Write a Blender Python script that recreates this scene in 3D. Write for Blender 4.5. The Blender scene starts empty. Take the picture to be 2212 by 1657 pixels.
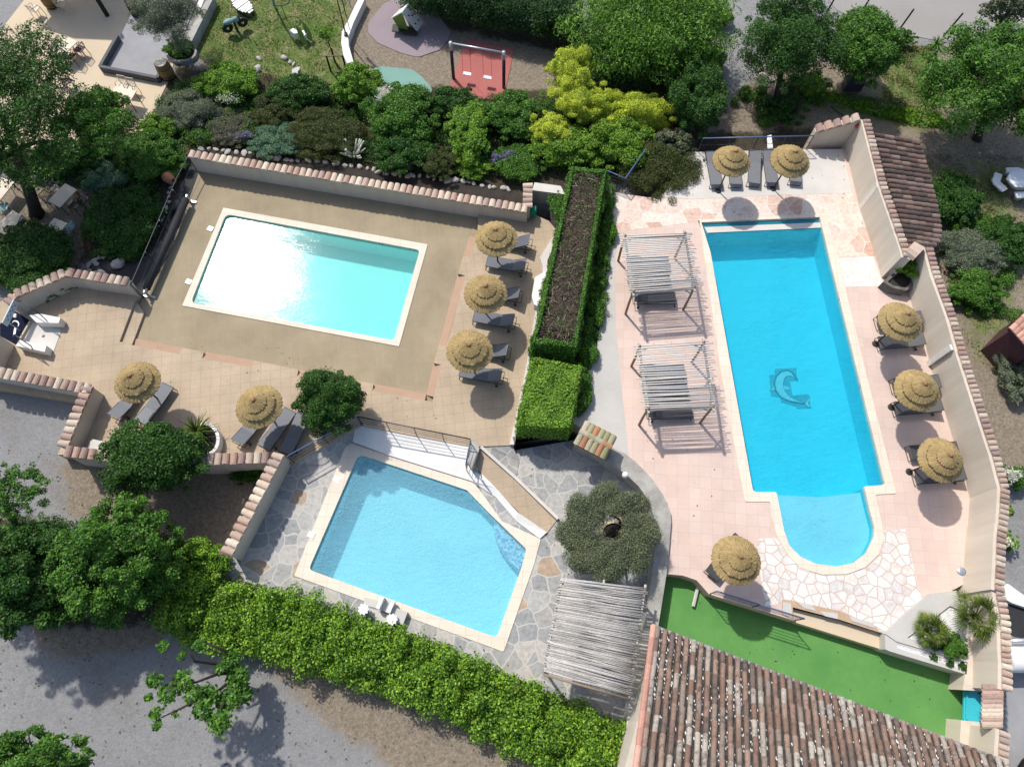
import bpy, math, random
import numpy as np
from mathutils import Vector, Matrix
from mathutils.geometry import tessellate_polygon
random.seed(7); RS = np.random.RandomState(11)
sc = bpy.context.scene; COL = sc.collection
PI = math.pi

# ------------------------------------------------------------------ camera (a drone 28 m above the lower deck)
CAMZ = 28.3; F = 1533.0; CX, CY = 1106.0, 828.5
TH, RO = math.radians(68.15), math.radians(1.5)
FW = Vector((0, math.cos(TH), -math.sin(TH))); UP0 = Vector((0, math.sin(TH), math.cos(TH))); RT0 = Vector((1, 0, 0))
RT = RT0*math.cos(RO) + UP0*math.sin(RO); UP = -RT0*math.sin(RO) + UP0*math.cos(RO)
CAM = Vector((0, 0, CAMZ))
cd = bpy.data.cameras.new('camera'); cam = bpy.data.objects.new('camera', cd); COL.objects.link(cam)
cam.matrix_world = Matrix(((RT.x, UP.x, -FW.x, 0), (RT.y, UP.y, -FW.y, 0), (RT.z, UP.z, -FW.z, CAMZ), (0, 0, 0, 1)))
cd.sensor_width = 36; cd.lens = 36*F/2212; cd.clip_end = 3000; cd.clip_start = .5
sc.camera = cam

def ray(p): return (RT*((p[0]-CX)/F) - UP*((p[1]-CY)/F) + FW)
def W(p, z=0.0):
    d = ray(p); t = (z-CAMZ)/d.z
    return Vector((d.x*t, d.y*t, z))
def mpp(p, z=0.0):                       # metres per overview pixel at that spot
    return (z-CAMZ)/ray(p).z/F
def Wl(ps, z=0.0): return [W(p, z) for p in ps]
def crop(ox, oy, k=.45269): return lambda x, y: ((ox+x*k)*.73733, (oy+y*k)*.73733)
def o(x, y): return (x, y)
a = crop(0, 0); b = crop(1000, 0); c = crop(2000, 0); d = crop(0, 750); e = crop(1000, 750); f = crop(2000, 750)
g = crop(0, 1500); h = crop(1000, 1500); i = crop(2000, 1500)
K = .22635
z5 = crop(1250, 600, K); bp = crop(1750, 650, K); pp = crop(1750, 975, K); e3 = crop(1000, 1200, K); i4 = crop(2500, 1700, K)
da = crop(0, 750, K); aa = crop(0, 0, K); ab = crop(500, 0, K); ac = crop(0, 375, K); pg = crop(1080, 0, K)
pt = crop(2700, 350, .16295); gt = crop(2750, 1900, .20938); sl = crop(1000, 1700, .13562); rt = crop(1600, 1200, .18108)
kg = crop(680, 0, .18108); nl = crop(2000, 330, .22604); rp = crop(2500, 700, .13562)

ZL, ZI, ZR, ZB, ZT, ZN = .24, 0.0, .7, -.06, 0.0, -.15     # outer left deck, pool zone, right deck, lower patio, turf, north garden

# ------------------------------------------------------------------ tagging
def tag(ob, label=None, cat=None, group=None, kind=None):
    if label: ob['label'] = label
    if cat: ob['category'] = cat
    if group: ob['group'] = group
    if kind: ob['kind'] = kind
    return ob
def empty(name, loc=(0, 0, 0), rz=0.0, label=None, cat=None, group=None):
    ob = bpy.data.objects.new(name, None); COL.objects.link(ob); ob.location = loc; ob.rotation_euler = (0, 0, rz)
    return tag(ob, label, cat, group)
def copy_tree(ob, parent=None):
    n = ob.copy(); COL.objects.link(n)
    if parent: n.parent = parent
    for ch in list(ob.children): copy_tree(ch, n)
    return n

class MB:
    def __init__(s): s.v = []; s.f = []
    def add(s, vs, fs):
        k = len(s.v); s.v += [tuple(x) for x in vs]; s.f += [tuple(q+k for q in ff) for ff in fs]; return s
    def box(s, ctr, size, ax=None, rz=0.0):
        cx_, cy_, cz_ = ctr; hx, hy, hz = size[0]/2, size[1]/2, size[2]/2
        if ax is None: ax = (Vector((math.cos(rz), math.sin(rz), 0)), Vector((-math.sin(rz), math.cos(rz), 0)), Vector((0, 0, 1)))
        C = Vector(ctr); vs = []
        for sz in (-1, 1):
            for sx, sy in ((-1, -1), (1, -1), (1, 1), (-1, 1)): vs.append(C+ax[0]*hx*sx+ax[1]*hy*sy+ax[2]*hz*sz)
        return s.add(vs, [(3, 2, 1, 0), (4, 5, 6, 7), (0, 1, 5, 4), (1, 2, 6, 5), (2, 3, 7, 6), (3, 0, 4, 7)])
    def beam(s, p, q, w, t, up=Vector((0, 0, 1))):
        p, q = Vector(p), Vector(q); x = (q-p); L = x.length; x = x/L; y = up.cross(x)
        if y.length < 1e-4: y = Vector((1, 0, 0))
        y.normalize(); return s.box((p+q)/2, (L, w, t), (x, y, x.cross(y)))
    def tube(s, pts, r, n=8, caps=True):
        pts = [Vector(p) for p in pts]; m = len(pts); rs = r if isinstance(r, (list, tuple)) else [r]*m
        vs = []; ref = None
        for k in range(m):
            t = (pts[min(k+1, m-1)]-pts[max(k-1, 0)]).normalized()
            if ref is None: ref = t.orthogonal().normalized()
            u = (ref-t*ref.dot(t))
            if u.length < 1e-5: u = t.orthogonal()
            u.normalize(); ref = u; w = t.cross(u)
            for j in range(n):
                an = 2*PI*j/n; vs.append(pts[k]+(u*math.cos(an)+w*math.sin(an))*rs[k])
        fs = [(k*n+j, k*n+(j+1) % n, (k+1)*n+(j+1) % n, (k+1)*n+j) for k in range(m-1) for j in range(n)]
        if caps: fs += [tuple(range(n))[::-1], tuple((m-1)*n+j for j in range(n))]
        return s.add(vs, fs)
    def prism(s, poly, z0, z1):          # poly: list of xy(z); z1 may be a list
        n = len(poly); zt = z1 if isinstance(z1, (list, tuple)) else [z1]*n; zb = z0 if isinstance(z0, (list, tuple)) else [z0]*n
        P = [Vector((p[0], p[1], 0)) for p in poly]
        if sum(P[k-1].x*P[k].y-P[k].x*P[k-1].y for k in range(n)) < 0: P.reverse(); zt = list(zt)[::-1]; zb = list(zb)[::-1]
        tri = tessellate_polygon([P]); vs = [(p.x, p.y, zb[k]) for k, p in enumerate(P)]+[(p.x, p.y, zt[k]) for k, p in enumerate(P)]
        fs = []
        for t in tri:
            A, B, C = (P[q] for q in t)
            if (B-A).cross(C-A).z < 0: t = t[::-1]
            fs.append(tuple(q+n for q in t)); fs.append(tuple(t[::-1]))
        fs += [(k, (k+1) % n, (k+1) % n+n, k+n) for k in range(n)]
        return s.add(vs, fs)
    def lathe(s, prof, n=24, ctr=(0, 0, 0)):
        m = len(prof); C = Vector(ctr)
        vs = [C+Vector((r*math.cos(2*PI*j/n), r*math.sin(2*PI*j/n), z)) for r, z in prof for j in range(n)]
        return s.add(vs, [(k*n+j, k*n+(j+1) % n, (k+1)*n+(j+1) % n, (k+1)*n+j) for k in range(m-1) for j in range(n)])
    def blob(s, ctr, rad, n=10, m=6, jit=.12, rnd=random):
        C = Vector(ctr); vs = []; fs = []
        for k in range(m+1):
            ph = PI*k/m
            for j in range(n):
                q = 1+rnd.uniform(-jit, jit) if 0 < k < m else 1
                an = 2*PI*j/n
                vs.append(C+Vector((rad[0]*math.sin(ph)*math.cos(an)*q, rad[1]*math.sin(ph)*math.sin(an)*q, rad[2]*math.cos(ph)*q)))
        for k in range(m):
            for j in range(n): fs.append((k*n+j, (k+1)*n+j, (k+1)*n+(j+1) % n, k*n+(j+1) % n))
        return s.add(vs, fs)
    def build(s, name, mat, parent=None, smooth=False, off=None):
        me = bpy.data.meshes.new(name)
        vs = s.v if off is None else [(x-off[0], y-off[1], z-off[2]) for x, y, z in s.v]
        me.from_pydata(vs, [], s.f); me.materials.append(mat)
        if smooth: me.polygons.foreach_set('use_smooth', [True]*len(me.polygons))
        me.update()
        ob = bpy.data.objects.new(name, me); COL.objects.link(ob)
        if parent: ob.parent = parent
        elif off is not None: ob.location = off
        return ob

# ------------------------------------------------------------------ materials
def NT(name):
    m = bpy.data.materials.new(name); m.use_nodes = True; t = m.node_tree; t.nodes.clear()
    out = t.nodes.new('ShaderNodeOutputMaterial')
    def N(ty, **kw):
        n = t.nodes.new('ShaderNode'+ty)
        for k_, v_ in kw.items(): setattr(n, k_, v_)
        return n
    return m, t, N, t.links.new, out
def ramp(N, stops, interp='LINEAR'):
    r = N('ValToRGB'); cr = r.color_ramp; cr.interpolation = interp
    while len(cr.elements) > 1: cr.elements.remove(cr.elements[-1])
    cr.elements[0].position = stops[0][0]; cr.elements[0].color = (*stops[0][1], 1)
    for p_, c_ in stops[1:]:
        el = cr.elements.new(p_); el.color = (*c_, 1)
    return r
def coords(t, N, L, rot=0.0, scale=(1, 1, 1), loc=(0, 0, 0)):
    tc = N('TexCoord'); mp = N('Mapping'); L(tc.outputs['Object'], mp.inputs['Vector'])
    mp.inputs['Rotation'].default_value = (0, 0, rot); mp.inputs['Scale'].default_value = scale; mp.inputs['Location'].default_value = loc
    return mp.outputs['Vector']
def noise(N, L, vec, scale, detail=5, rough=.6):
    n = N('TexNoise'); n.inputs['Scale'].default_value = scale; n.inputs['Detail'].default_value = detail; n.inputs['Roughness'].default_value = rough
    L(vec, n.inputs['Vector']); return n.outputs['Fac']
def mixc(N, L, fac, A, B, mode='MIX'):
    m = N('MixRGB', blend_type=mode)
    for s_, v_ in ((0, fac), (1, A), (2, B)):
        if isinstance(v_, (int, float)): m.inputs[s_].default_value = v_
        elif isinstance(v_, tuple): m.inputs[s_].default_value = (*v_, 1)
        else: L(v_, m.inputs[s_])
    return m.outputs[0]
def mth(N, L, op, A, B=0.0, C=None):
    m = N('Math', operation=op)
    for s_, v_ in enumerate((A, B) if C is None else (A, B, C)):
        if isinstance(v_, (int, float)): m.inputs[s_].default_value = v_
        else: L(v_, m.inputs[s_])
    return m.outputs[0]
def bsdf(N, L, out, col, rough=.8, bump=None, bs=.3, bd=.02, spec=.3, metal=0.0):
    p = N('BsdfPrincipled')
    if isinstance(col, tuple): p.inputs['Base Color'].default_value = (*col, 1)
    else: L(col, p.inputs['Base Color'])
    if isinstance(rough, (int, float)): p.inputs['Roughness'].default_value = rough
    else: L(rough, p.inputs['Roughness'])
    p.inputs['Specular IOR Level'].default_value = spec; p.inputs['Metallic'].default_value = metal
    if bump is not None:
        bn = N('Bump'); bn.inputs['Strength'].default_value = bs; bn.inputs['Distance'].default_value = bd
        L(bump, bn.inputs['Height']); L(bn.outputs['Normal'], p.inputs['Normal'])
    L(p.outputs[0], out.inputs['Surface']); return p
def plain(name, A, B=None, scale=3.0, rough=.75, bump=.25, fine=40.0, metal=0.0, spec=.3, stops=(.35, .65), vs=None):
    m, t, N, L, out = NT(name); v = coords(t, N, L); v1 = coords(t, N, L, 0, vs) if vs else v; B = B or tuple(x*.8 for x in A)
    n1 = noise(N, L, v1, scale, 6); n2 = noise(N, L, v, fine, 3)
    r = ramp(N, [(stops[0], B), (stops[1], A)]); L(n1, r.inputs[0])
    col = mixc(N, L, .35, r.outputs[0], mixc(N, L, n2, tuple(x*.6 for x in A), tuple(min(1, x*1.35) for x in A)))
    bsdf(N, L, out, col, rough, n2, bump, .015, spec, metal); return m
def island(name, stops, rough=.85, scale=12.0, dirt=(.08, .07, .06), dirtamt=.35, bump=.5):
    m, t, N, L, out = NT(name); v = coords(t, N, L); ge = N('NewGeometry')
    r = ramp(N, stops, 'CONSTANT'); L(ge.outputs['Random Per Island'], r.inputs[0])
    n1 = noise(N, L, v, scale, 6, .7); rr = ramp(N, [(.5, (0, 0, 0)), (.72, (1, 1, 1))]); L(n1, rr.inputs[0])
    n3 = noise(N, L, v, scale*5, 3)
    col = mixc(N, L, mth(N, L, 'MULTIPLY', rr.outputs[0], dirtamt), r.outputs[0], dirt)
    col = mixc(N, L, .4, col, mixc(N, L, n3, (.0, .0, .0), (1, 1, 1)), 'OVERLAY')
    bsdf(N, L, out, col, rough, n3, bump, .01, .2); return m
def tiles(name, A, B, grout, size, rot, rough=.7, mortar=.03, size2=None, offset=0.0, var=.35, blotch=None):
    m, t, N, L, out = NT(name); v = coords(t, N, L, rot)
    br = N('TexBrick'); br.offset = offset; br.inputs['Scale'].default_value = 1; br.inputs['Brick Width'].default_value = size; br.inputs['Row Height'].default_value = size2 or size
    br.inputs['Mortar Size'].default_value = mortar*.5; br.inputs['Mortar Smooth'].default_value = .6; br.inputs['Bias'].default_value = 0
    br.inputs['Color1'].default_value = (*A, 1); br.inputs['Color2'].default_value = (*B, 1); br.inputs['Mortar'].default_value = (*grout, 1); L(v, br.inputs['Vector'])
    n1 = noise(N, L, v, .5, 6, .65); n2 = noise(N, L, v, 30, 3)
    r = ramp(N, [(.3, tuple(x*(1-var*.5) for x in (1, 1, 1))), (.7, tuple(1+var*.15 for _ in range(3)))]); L(n1, r.inputs[0])
    col = mixc(N, L, 1.0, br.outputs['Color'], r.outputs[0], 'MULTIPLY')
    if blotch:
        n3 = noise(N, L, v, .9, 5, .7); r3 = ramp(N, [(.55, (0, 0, 0)), (.7, (1, 1, 1))]); L(n3, r3.inputs[0])
        col = mixc(N, L, mth(N, L, 'MULTIPLY', r3.outputs[0], .6), col, blotch)
    col = mixc(N, L, .3, col, n2, 'OVERLAY')
    bsdf(N, L, out, col, rough, br.outputs['Fac'], -.25, .01, .25); return m
def crazy(name, stops, grout, scale, gw=.045, rough=.7, rnd=1.0, dist=.0):
    m, t, N, L, out = NT(name); v = coords(t, N, L)
    if dist:
        nn = N('TexNoise'); nn.inputs['Scale'].default_value = 1.2; L(v, nn.inputs['Vector'])
        va = N('VectorMath', operation='SCALE'); va.inputs['Scale'].default_value = dist; L(nn.outputs['Color'], va.inputs[0])
        vb = N('VectorMath', operation='ADD'); L(v, vb.inputs[0]); L(va.outputs[0], vb.inputs[1]); v = vb.outputs[0]
    fl = N('VectorMath', operation='MULTIPLY'); fl.inputs[1].default_value = (1, 1, 0); L(v, fl.inputs[0]); v2 = fl.outputs[0]
    vo = N('TexVoronoi', voronoi_dimensions='2D'); vo.inputs['Scale'].default_value = scale; vo.inputs['Randomness'].default_value = rnd; L(v2, vo.inputs['Vector'])
    ve = N('TexVoronoi', voronoi_dimensions='2D', feature='DISTANCE_TO_EDGE'); ve.inputs['Scale'].default_value = scale; ve.inputs['Randomness'].default_value = rnd; L(v2, ve.inputs['Vector'])
    sx = N('SeparateColor'); L(vo.outputs['Color'], sx.inputs[0])
    r = ramp(N, stops, 'CONSTANT'); L(sx.outputs[0], r.inputs[0])
    n1 = noise(N, L, v, 6, 5); n2 = noise(N, L, v, 35, 3)
    col = mixc(N, L, .5, r.outputs[0], n1, 'OVERLAY'); col = mixc(N, L, .25, col, n2, 'OVERLAY')
    e_ = ramp(N, [(gw*.6, (1, 1, 1)), (gw*1.4, (0, 0, 0))]); L(ve.outputs['Distance'], e_.inputs[0])
    col = mixc(N, L, e_.outputs[0], col, grout)
    bsdf(N, L, out, col, rough, e_.outputs[0], -.25, .01, .3); return m
def leafmat(name, A, B, C=None, trans=.2, rough=.5):
    m, t, N, L, out = NT(name); ge = N('NewGeometry'); tc = N('TexCoord')
    C = C or tuple(x*.7 for x in A)
    r = ramp(N, [(0, C), (.35, A), (.75, B), (1, tuple(min(1, x*1.25) for x in B))]); L(ge.outputs['Random Per Island'], r.inputs[0])
    n1 = noise(N, L, tc.outputs['Object'], 1.1, 5, .7); r2 = ramp(N, [(.3, (.55, .62, .6)), (.5, (.95, .95, .95)), (.7, (1.22, 1.15, 1.0))]); L(n1, r2.inputs[0])
    col = mixc(N, L, 1.0, r.outputs[0], r2.outputs[0], 'MULTIPLY')
    p = bsdf(N, L, out, col, rough, spec=.25)
    tr = N('BsdfTranslucent'); cc = mixc(N, L, 1.0, col, (1.2, 1.25, .5), 'MULTIPLY'); L(cc, tr.inputs['Color'])
    ms = N('MixShader'); ms.inputs[0].default_value = trans; L(p.outputs[0], ms.inputs[1]); L(tr.outputs[0], ms.inputs[2]); L(ms.outputs[0], out.inputs['Surface'])
    return m
def liner(name, A, B, tilesize=None, tile=None, rot=0.0):
    m, t, N, L, out = NT(name); v = coords(t, N, L, rot)
    n1 = noise(N, L, v, 1.1, 5, .6); nf = noise(N, L, v, 14, 2)
    r = ramp(N, [(.3, B), (.7, A)]); L(n1, r.inputs[0]); col = r.outputs[0]
    if tilesize:
        br = N('TexBrick'); br.offset = 0; br.inputs['Scale'].default_value = 1; br.inputs['Brick Width'].default_value = tilesize; br.inputs['Row Height'].default_value = tilesize
        br.inputs['Mortar Size'].default_value = .004; br.inputs['Color1'].default_value = (.9, .9, .9, 1); br.inputs['Color2'].default_value = (1.05, 1.05, 1.05, 1); br.inputs['Mortar'].default_value = (1.1, 1.1, 1.1, 1); L(v, br.inputs['Vector'])
        col = mixc(N, L, 1.0, col, br.outputs['Color'], 'MULTIPLY')
    bsdf(N, L, out, col, .6, spec=.1); return m
def watermat(name, tint, scat, amt=.25, rough=.08, bscale=3.0, bstr=.25, rot=0.0, bd=.03):
    m, t, N, L, out = NT(name); v = coords(t, N, L, rot, (1, 2.2, 1)); vw = coords(t, N, L, rot+.6, (1, 1.5, 1))
    n1 = noise(N, L, v, bscale, 4, .65); n2 = noise(N, L, v, bscale*3.6, 3, .6); n3 = noise(N, L, vw, .45, 3); gate = ramp(N, [(.38, (.15, .15, .15)), (.62, (1, 1, 1))]); L(n3, gate.inputs[0])
    hgt = mth(N, L, 'ADD', n1, mth(N, L, 'MULTIPLY', mth(N, L, 'MULTIPLY', n2, .8), gate.outputs[0]))
    bn = N('Bump'); bn.inputs['Strength'].default_value = bstr; bn.inputs['Distance'].default_value = bd; L(hgt, bn.inputs['Height'])
    b2 = N('Bump'); b2.inputs['Strength'].default_value = min(1, bstr*2.2); b2.inputs['Distance'].default_value = bd*2.5; L(hgt, b2.inputs['Height'])
    tr = N('BsdfTransparent'); tr.inputs['Color'].default_value = (*tint, 1)
    df = N('BsdfDiffuse'); df.inputs['Color'].default_value = (*scat, 1); L(b2.outputs['Normal'], df.inputs['Normal'])
    m0 = N('MixShader'); rr = ramp(N, [(.3, (amt*.72,)*3), (.7, (min(1, amt*1.22),)*3)]); L(n2, rr.inputs[0]); L(mixc(N, L, gate.outputs[0], (amt, amt, amt), rr.outputs[0]), m0.inputs[0]); L(tr.outputs[0], m0.inputs[1]); L(df.outputs[0], m0.inputs[2])
    gl = N('BsdfGlossy'); gl.inputs['Roughness'].default_value = rough; L(bn.outputs['Normal'], gl.inputs['Normal'])
    fr = N('Fresnel'); fr.inputs['IOR'].default_value = 1.34; L(bn.outputs['Normal'], fr.inputs['Normal'])
    ms = N('MixShader'); L(fr.outputs[0], ms.inputs[0]); L(m0.outputs[0], ms.inputs[1]); L(gl.outputs[0], ms.inputs[2]); L(ms.outputs[0], out.inputs['Surface'])
    return m
def strawmat(name):
    m, t, N, L, out = NT(name); tc = N('TexCoord'); sp = N('SeparateXYZ'); L(tc.outputs['Object'], sp.inputs[0])
    an = mth(N, L, 'ARCTAN2', sp.outputs[1], sp.outputs[0]); ln = N('VectorMath', operation='LENGTH'); L(tc.outputs['Object'], ln.inputs[0])
    cb = N('CombineXYZ'); L(mth(N, L, 'MULTIPLY', an, 14.0), cb.inputs[0]); L(mth(N, L, 'MULTIPLY', ln.outputs['Value'], 2.2), cb.inputs[1]); oi = N('ObjectInfo'); L(mth(N, L, 'MULTIPLY', oi.outputs['Random'], 30.0), cb.inputs[2])
    n1 = noise(N, L, cb.outputs[0], 1.6, 7, .75); n2 = noise(N, L, tc.outputs['Object'], 3, 4)
    r = ramp(N, [(.22, (.10, .068, .03)), (.4, (.255, .18, .08)), (.58, (.355, .262, .122)), (.8, (.47, .36, .19))]); L(n1, r.inputs[0])
    col = mixc(N, L, .45, r.outputs[0], n2, 'OVERLAY'); bsdf(N, L, out, col, .85, n1, .6, .02, .15); return m
def fabric(name, col):
    m, t, N, L, out = NT(name); v = coords(t, N, L); n1 = noise(N, L, v, 6, 4); n2 = noise(N, L, v, 120, 2)
    cc = mixc(N, L, n1, tuple(x*.8 for x in col), tuple(x*1.2 for x in col)); bsdf(N, L, out, cc, .55, n2, .15, .004, .5); return m
def wood(name, A, B, sc_=(1, 12, 12)):
    m, t, N, L, out = NT(name); v = coords(t, N, L, 0, sc_); n1 = noise(N, L, v, 3, 6, .7)
    r = ramp(N, [(.3, B), (.7, A)]); L(n1, r.inputs[0]); bsdf(N, L, out, r.outputs[0], .8, n1, .3, .01, .2); return m

M = {}
M['plaster'] = plain('warm_plaster', (.60, .53, .44), (.49, .425, .345), 2.2, .9, .2, 50, vs=(1, 1, .1))
M['plaster_grey'] = plain('grey_plaster', (.55, .51, .45), (.44, .40, .345), 2.2, .9, .2, 50, vs=(1, 1, .1))
M['white'] = plain('white_render', (.76, .74, .705), (.62, .60, .56), 1.1, .85, .2, 30)
M['white_plastic'] = plain('white_plastic', (.8, .8, .8), (.74, .74, .73), 2, .4, .03, 20, spec=.5)
M['capping'] = island('capping_tiles', [(0, (.44, .32, .25)), (.2, (.56, .45, .35)), (.45, (.50, .39, .31)), (.6, (.40, .27, .21)), (.75, (.62, .53, .42)), (.9, (.36, .27, .23))], dirt=(.22, .18, .15), dirtamt=.5)
M['capping_pink'] = island('pink_capping_tiles', [(0, (.36, .25, .2)), (.2, (.46, .36, .29)), (.5, (.30, .21, .18)), (.7, (.52, .44, .35)), (.88, (.42, .28, .22))], dirt=(.12, .1, .09), dirtamt=.6)
M['rooftile'] = island('roof_tiles', [(0, (.185, .125, .098)), (.14, (.235, .155, .12)), (.28, (.33, .285, .24)), (.37, (.19, .12, .09)), (.5, (.22, .175, .145)), (.62, (.38, .335, .285)), (.69, (.145, .108, .09)), (.8, (.27, .19, .148)), (.91, (.30, .26, .23))], dirt=(.04, .036, .032), dirtamt=.9, scale=4)
M['roofchannel'] = plain('mortar_channels', (.07, .06, .052), (.02, .018, .016), 5, .95, .6, 30, stops=(.42, .6))
M['darktile'] = island('dark_roof_tiles', [(0, (.13, .085, .07)), (.25, (.19, .13, .105)), (.5, (.10, .075, .065)), (.75, (.24, .17, .14))], dirt=(.03, .027, .025), dirtamt=.8, scale=5)
M['redtile'] = island('red_roof_tiles', [(0, (.46, .25, .19)), (.4, (.53, .31, .24)), (.75, (.42, .22, .17))])
M['mosstile'] = island('mossy_tiles', [(0, (.30, .28, .17)), (.25, (.38, .18, .10)), (.42, (.36, .33, .23)), (.62, (.25, .24, .13)), (.78, (.44, .38, .28)), (.9, (.35, .16, .09))], dirt=(.14, .16, .07), dirtamt=.6)
M['deckinner'] = tiles('aggregate_slabs', (.335, .275, .18), (.32, .262, .171), (.275, .225, .147), .13, math.radians(-9), .85, .014, .9, .5, .45)
M['deckouter'] = tiles('tan_slabs', (.45, .355, .25), (.43, .335, .235), (.33, .26, .18), .42, math.radians(-9), .8, .022, None, 0, .45)
M['pinkstrip'] = plain('pinkish_step', (.38, .25, .175), (.33, .225, .15), 2, .85, .3, 40)
M['riser'] = plain('step_riser', (.17, .1, .07), (.13, .08, .055), 4, .9)
M['pinktile'] = tiles('pink_tiles', (.635, .50, .43), (.595, .455, .385), (.50, .385, .33), .45, math.radians(3), .7, .016, None, 0, .25, (.64, .46, .36))
M['coping'] = tiles('cream_coping', (.70, .62, .51), (.66, .58, .47), (.5, .43, .35), .5, math.radians(3), .7, .02, None, 0, .2)
M['concrete'] = plain('pale_concrete', (.50, .485, .45), (.42, .405, .38), .8, .9, .3, 25)
M['whitecon'] = plain('white_concrete', (.60, .565, .52), (.48, .455, .42), .7, .85, .2, 30)
M['stone'] = plain('rough_stone', (.40, .39, .355), (.20, .19, .17), 1.8, .95, .8, 14)
M['darkstone'] = plain('dark_stone', (.17, .16, .145), (.07, .065, .06), 3, .95, 1.0, 12)
M['pebble'] = plain('pale_rock', (.46, .44, .41), (.28, .265, .24), 6, .9, .6, 25)
M['flag'] = crazy('grey_flagstones', [(0, (.30, .30, .29)), (.2, (.36, .355, .335)), (.4, (.265, .27, .268)), (.55, (.40, .38, .345)), (.7, (.32, .31, .29)), (.86, (.37, .28, .2)), (.92, (.28, .285, .285))], (.45, .43, .39), 1.6, .035, dist=.4)
M['flagpink'] = crazy('pink_flagstones', [(0, (.62, .5, .42)), (.25, (.66, .55, .47)), (.45, (.58, .42, .34)), (.6, (.64, .57, .49)), (.8, (.52, .34, .26)), (.88, (.66, .55, .45))], (.66, .58, .5), 1.5, .03, dist=.3)
M['flagwhite'] = crazy('white_flagstones', [(0, (.62, .575, .53)), (.3, (.66, .63, .6)), (.5, (.58, .54, .51)), (.7, (.68, .64, .59)), (.85, (.55, .52, .5))], (.48, .36, .29), 2.7, .045, dist=.1)
M['flagcream'] = crazy('cream_flagstones', [(0, (.68, .64, .57)), (.5, (.72, .68, .62)), (.8, (.66, .63, .58))], (.56, .5, .43), 2.0, .03, dist=.1)
M['turf'] = plain('green_turf', (.115, .285, .075), (.055, .19, .045), .55, .9, .8, 38, stops=(.32, .66))
M['membrane'] = plain('dark_membrane', (.035, .036, .04), (.02, .02, .022), 1.5, .8, .3, 40)
M['soilbed'] = plain('dark_soil', (.045, .037, .03), (.02, .017, .014), 2, .95, .8, 18)
M['straw'] = strawmat('straw_thatch')
M['knob'] = plain('terracotta_cap', (.30, .15, .08), (.22, .11, .06), 8, .7)
M['pole'] = wood('dark_pole', (.06, .04, .028), (.03, .02, .015))
M['sling'] = fabric('charcoal_sling', (.085, .093, .112)); M['slinggrey'] = fabric('grey_sling', (.15, .152, .16))
M['slingblack'] = fabric('black_sling', (.045, .046, .05))
M['frame'] = plain('dark_frame', (.035, .034, .033), (.025, .025, .025), 5, .45, .05, 40, spec=.5)
M['stick'] = wood('weathered_stick', (.66, .63, .58), (.48, .45, .41))
M['reed'] = island('weathered_reeds', [(0, (.36, .34, .31)), (.3, (.44, .42, .39)), (.6, (.30, .285, .26)), (.8, (.50, .48, .45))], scale=3, dirt=(.12, .11, .1), dirtamt=.4, bump=.3)
M['post'] = wood('round_post', (.32, .235, .16), (.2, .145, .1))
M['beamw'] = wood('grey_beam', (.52, .48, .43), (.36, .33, .29))
M['bluerail'] = plain('blue_rail', (.10, .16, .30), (.08, .13, .25), 3, .35, .05, 30, spec=.5)
M['darkrail'] = plain('dark_rail', (.03, .035, .05), (.02, .022, .03), 3, .4, .05, 30, spec=.5)
M['steel'] = plain('grey_steel', (.55, .56, .58), (.45, .46, .48), 3, .35, .05, 30, metal=.6)
M['bark'] = wood('tree_bark', (.055, .042, .032), (.02, .015, .012), (3, 3, 1))
M['barkgrey'] = wood('grey_bark', (.14, .12, .1), (.06, .05, .042), (3, 3, 1))
M['twig'] = island('dead_twigs', [(0, (.055, .038, .03)), (.45, (.09, .065, .05)), (.75, (.035, .026, .022)), (.92, (.25, .21, .17))], scale=10)
M['terracotta'] = plain('terracotta', (.45, .2, .11), (.36, .15, .08), 5, .75)
M['rubberpurple'] = plain('lavender_rubber', (.285, .235, .25), (.25, .205, .22), .8, .95, .5, 60)
M['rubberred'] = plain('red_rubber', (.40, .135, .118), (.36, .115, .10), .8, .95, .5, 60)
M['rubberteal'] = plain('teal_rubber', (.19, .34, .29), (.165, .3, .255), .8, .95, .5, 60)
M['playwhite'] = plain('pale_play_panel', (.78, .78, .73), (.72, .72, .68), 2, .5, .05, 20)
M['playgreen'] = plain('green_play_panel', (.16, .26, .045), (.13, .22, .04), 2, .5, .05, 20)
M['maroon'] = plain('maroon_plastic', (.075, .03, .04), (.05, .02, .027), 3, .5, .05, 20)
M['chairblue'] = plain('pale_blue_plastic', (.22, .36, .36), (.18, .3, .3), 3, .5, .05, 20)
M['tabletop'] = plain('cream_tabletop', (.60, .53, .41), (.55, .48, .37), 3, .55, .08, 30)
M['barrel'] = wood('barrel_wood', (.30, .19, .07), (.19, .115, .04), (2, 2, 9))
M['navy'] = plain('navy_panel', (.012, .016, .034), (.01, .012, .024), 3, .95, .05, 20, spec=.05)
M['turq'] = plain('turquoise_paint', (.045, .44, .50), (.04, .40, .46), 2, .45, .05, 20)
M['greenplastic'] = plain('green_plastic', (.01, .25, .15), (.01, .2, .12), 4, .4, .1, 60)
M['blackrubber'] = plain('black_rubber', (.012, .012, .013), (.01, .01, .01), 4, .5, .2, 40, spec=.5)
M['red'] = plain('red_paint', (.5, .04, .03), (.4, .03, .025), 4, .5)
M['yellow'] = plain('mustard_panel', (.45, .27, .03), (.38, .22, .03), 4, .5)
M['hose'] = plain('green_hose', (.04, .1, .05), (.03, .08, .04), 4, .5)
M['patio_tan'] = plain('tan_resin_paving', (.56, .46, .33), (.52, .425, .30), .9, .9, .2, 50)
M['petanque'] = plain('grey_fine_gravel', (.31, .31, .32), (.25, .25, .26), 1.5, .95, .6, 50)
M['slate'] = plain('slate_edge', (.09, .095, .105), (.06, .063, .07), 3, .7)
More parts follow.
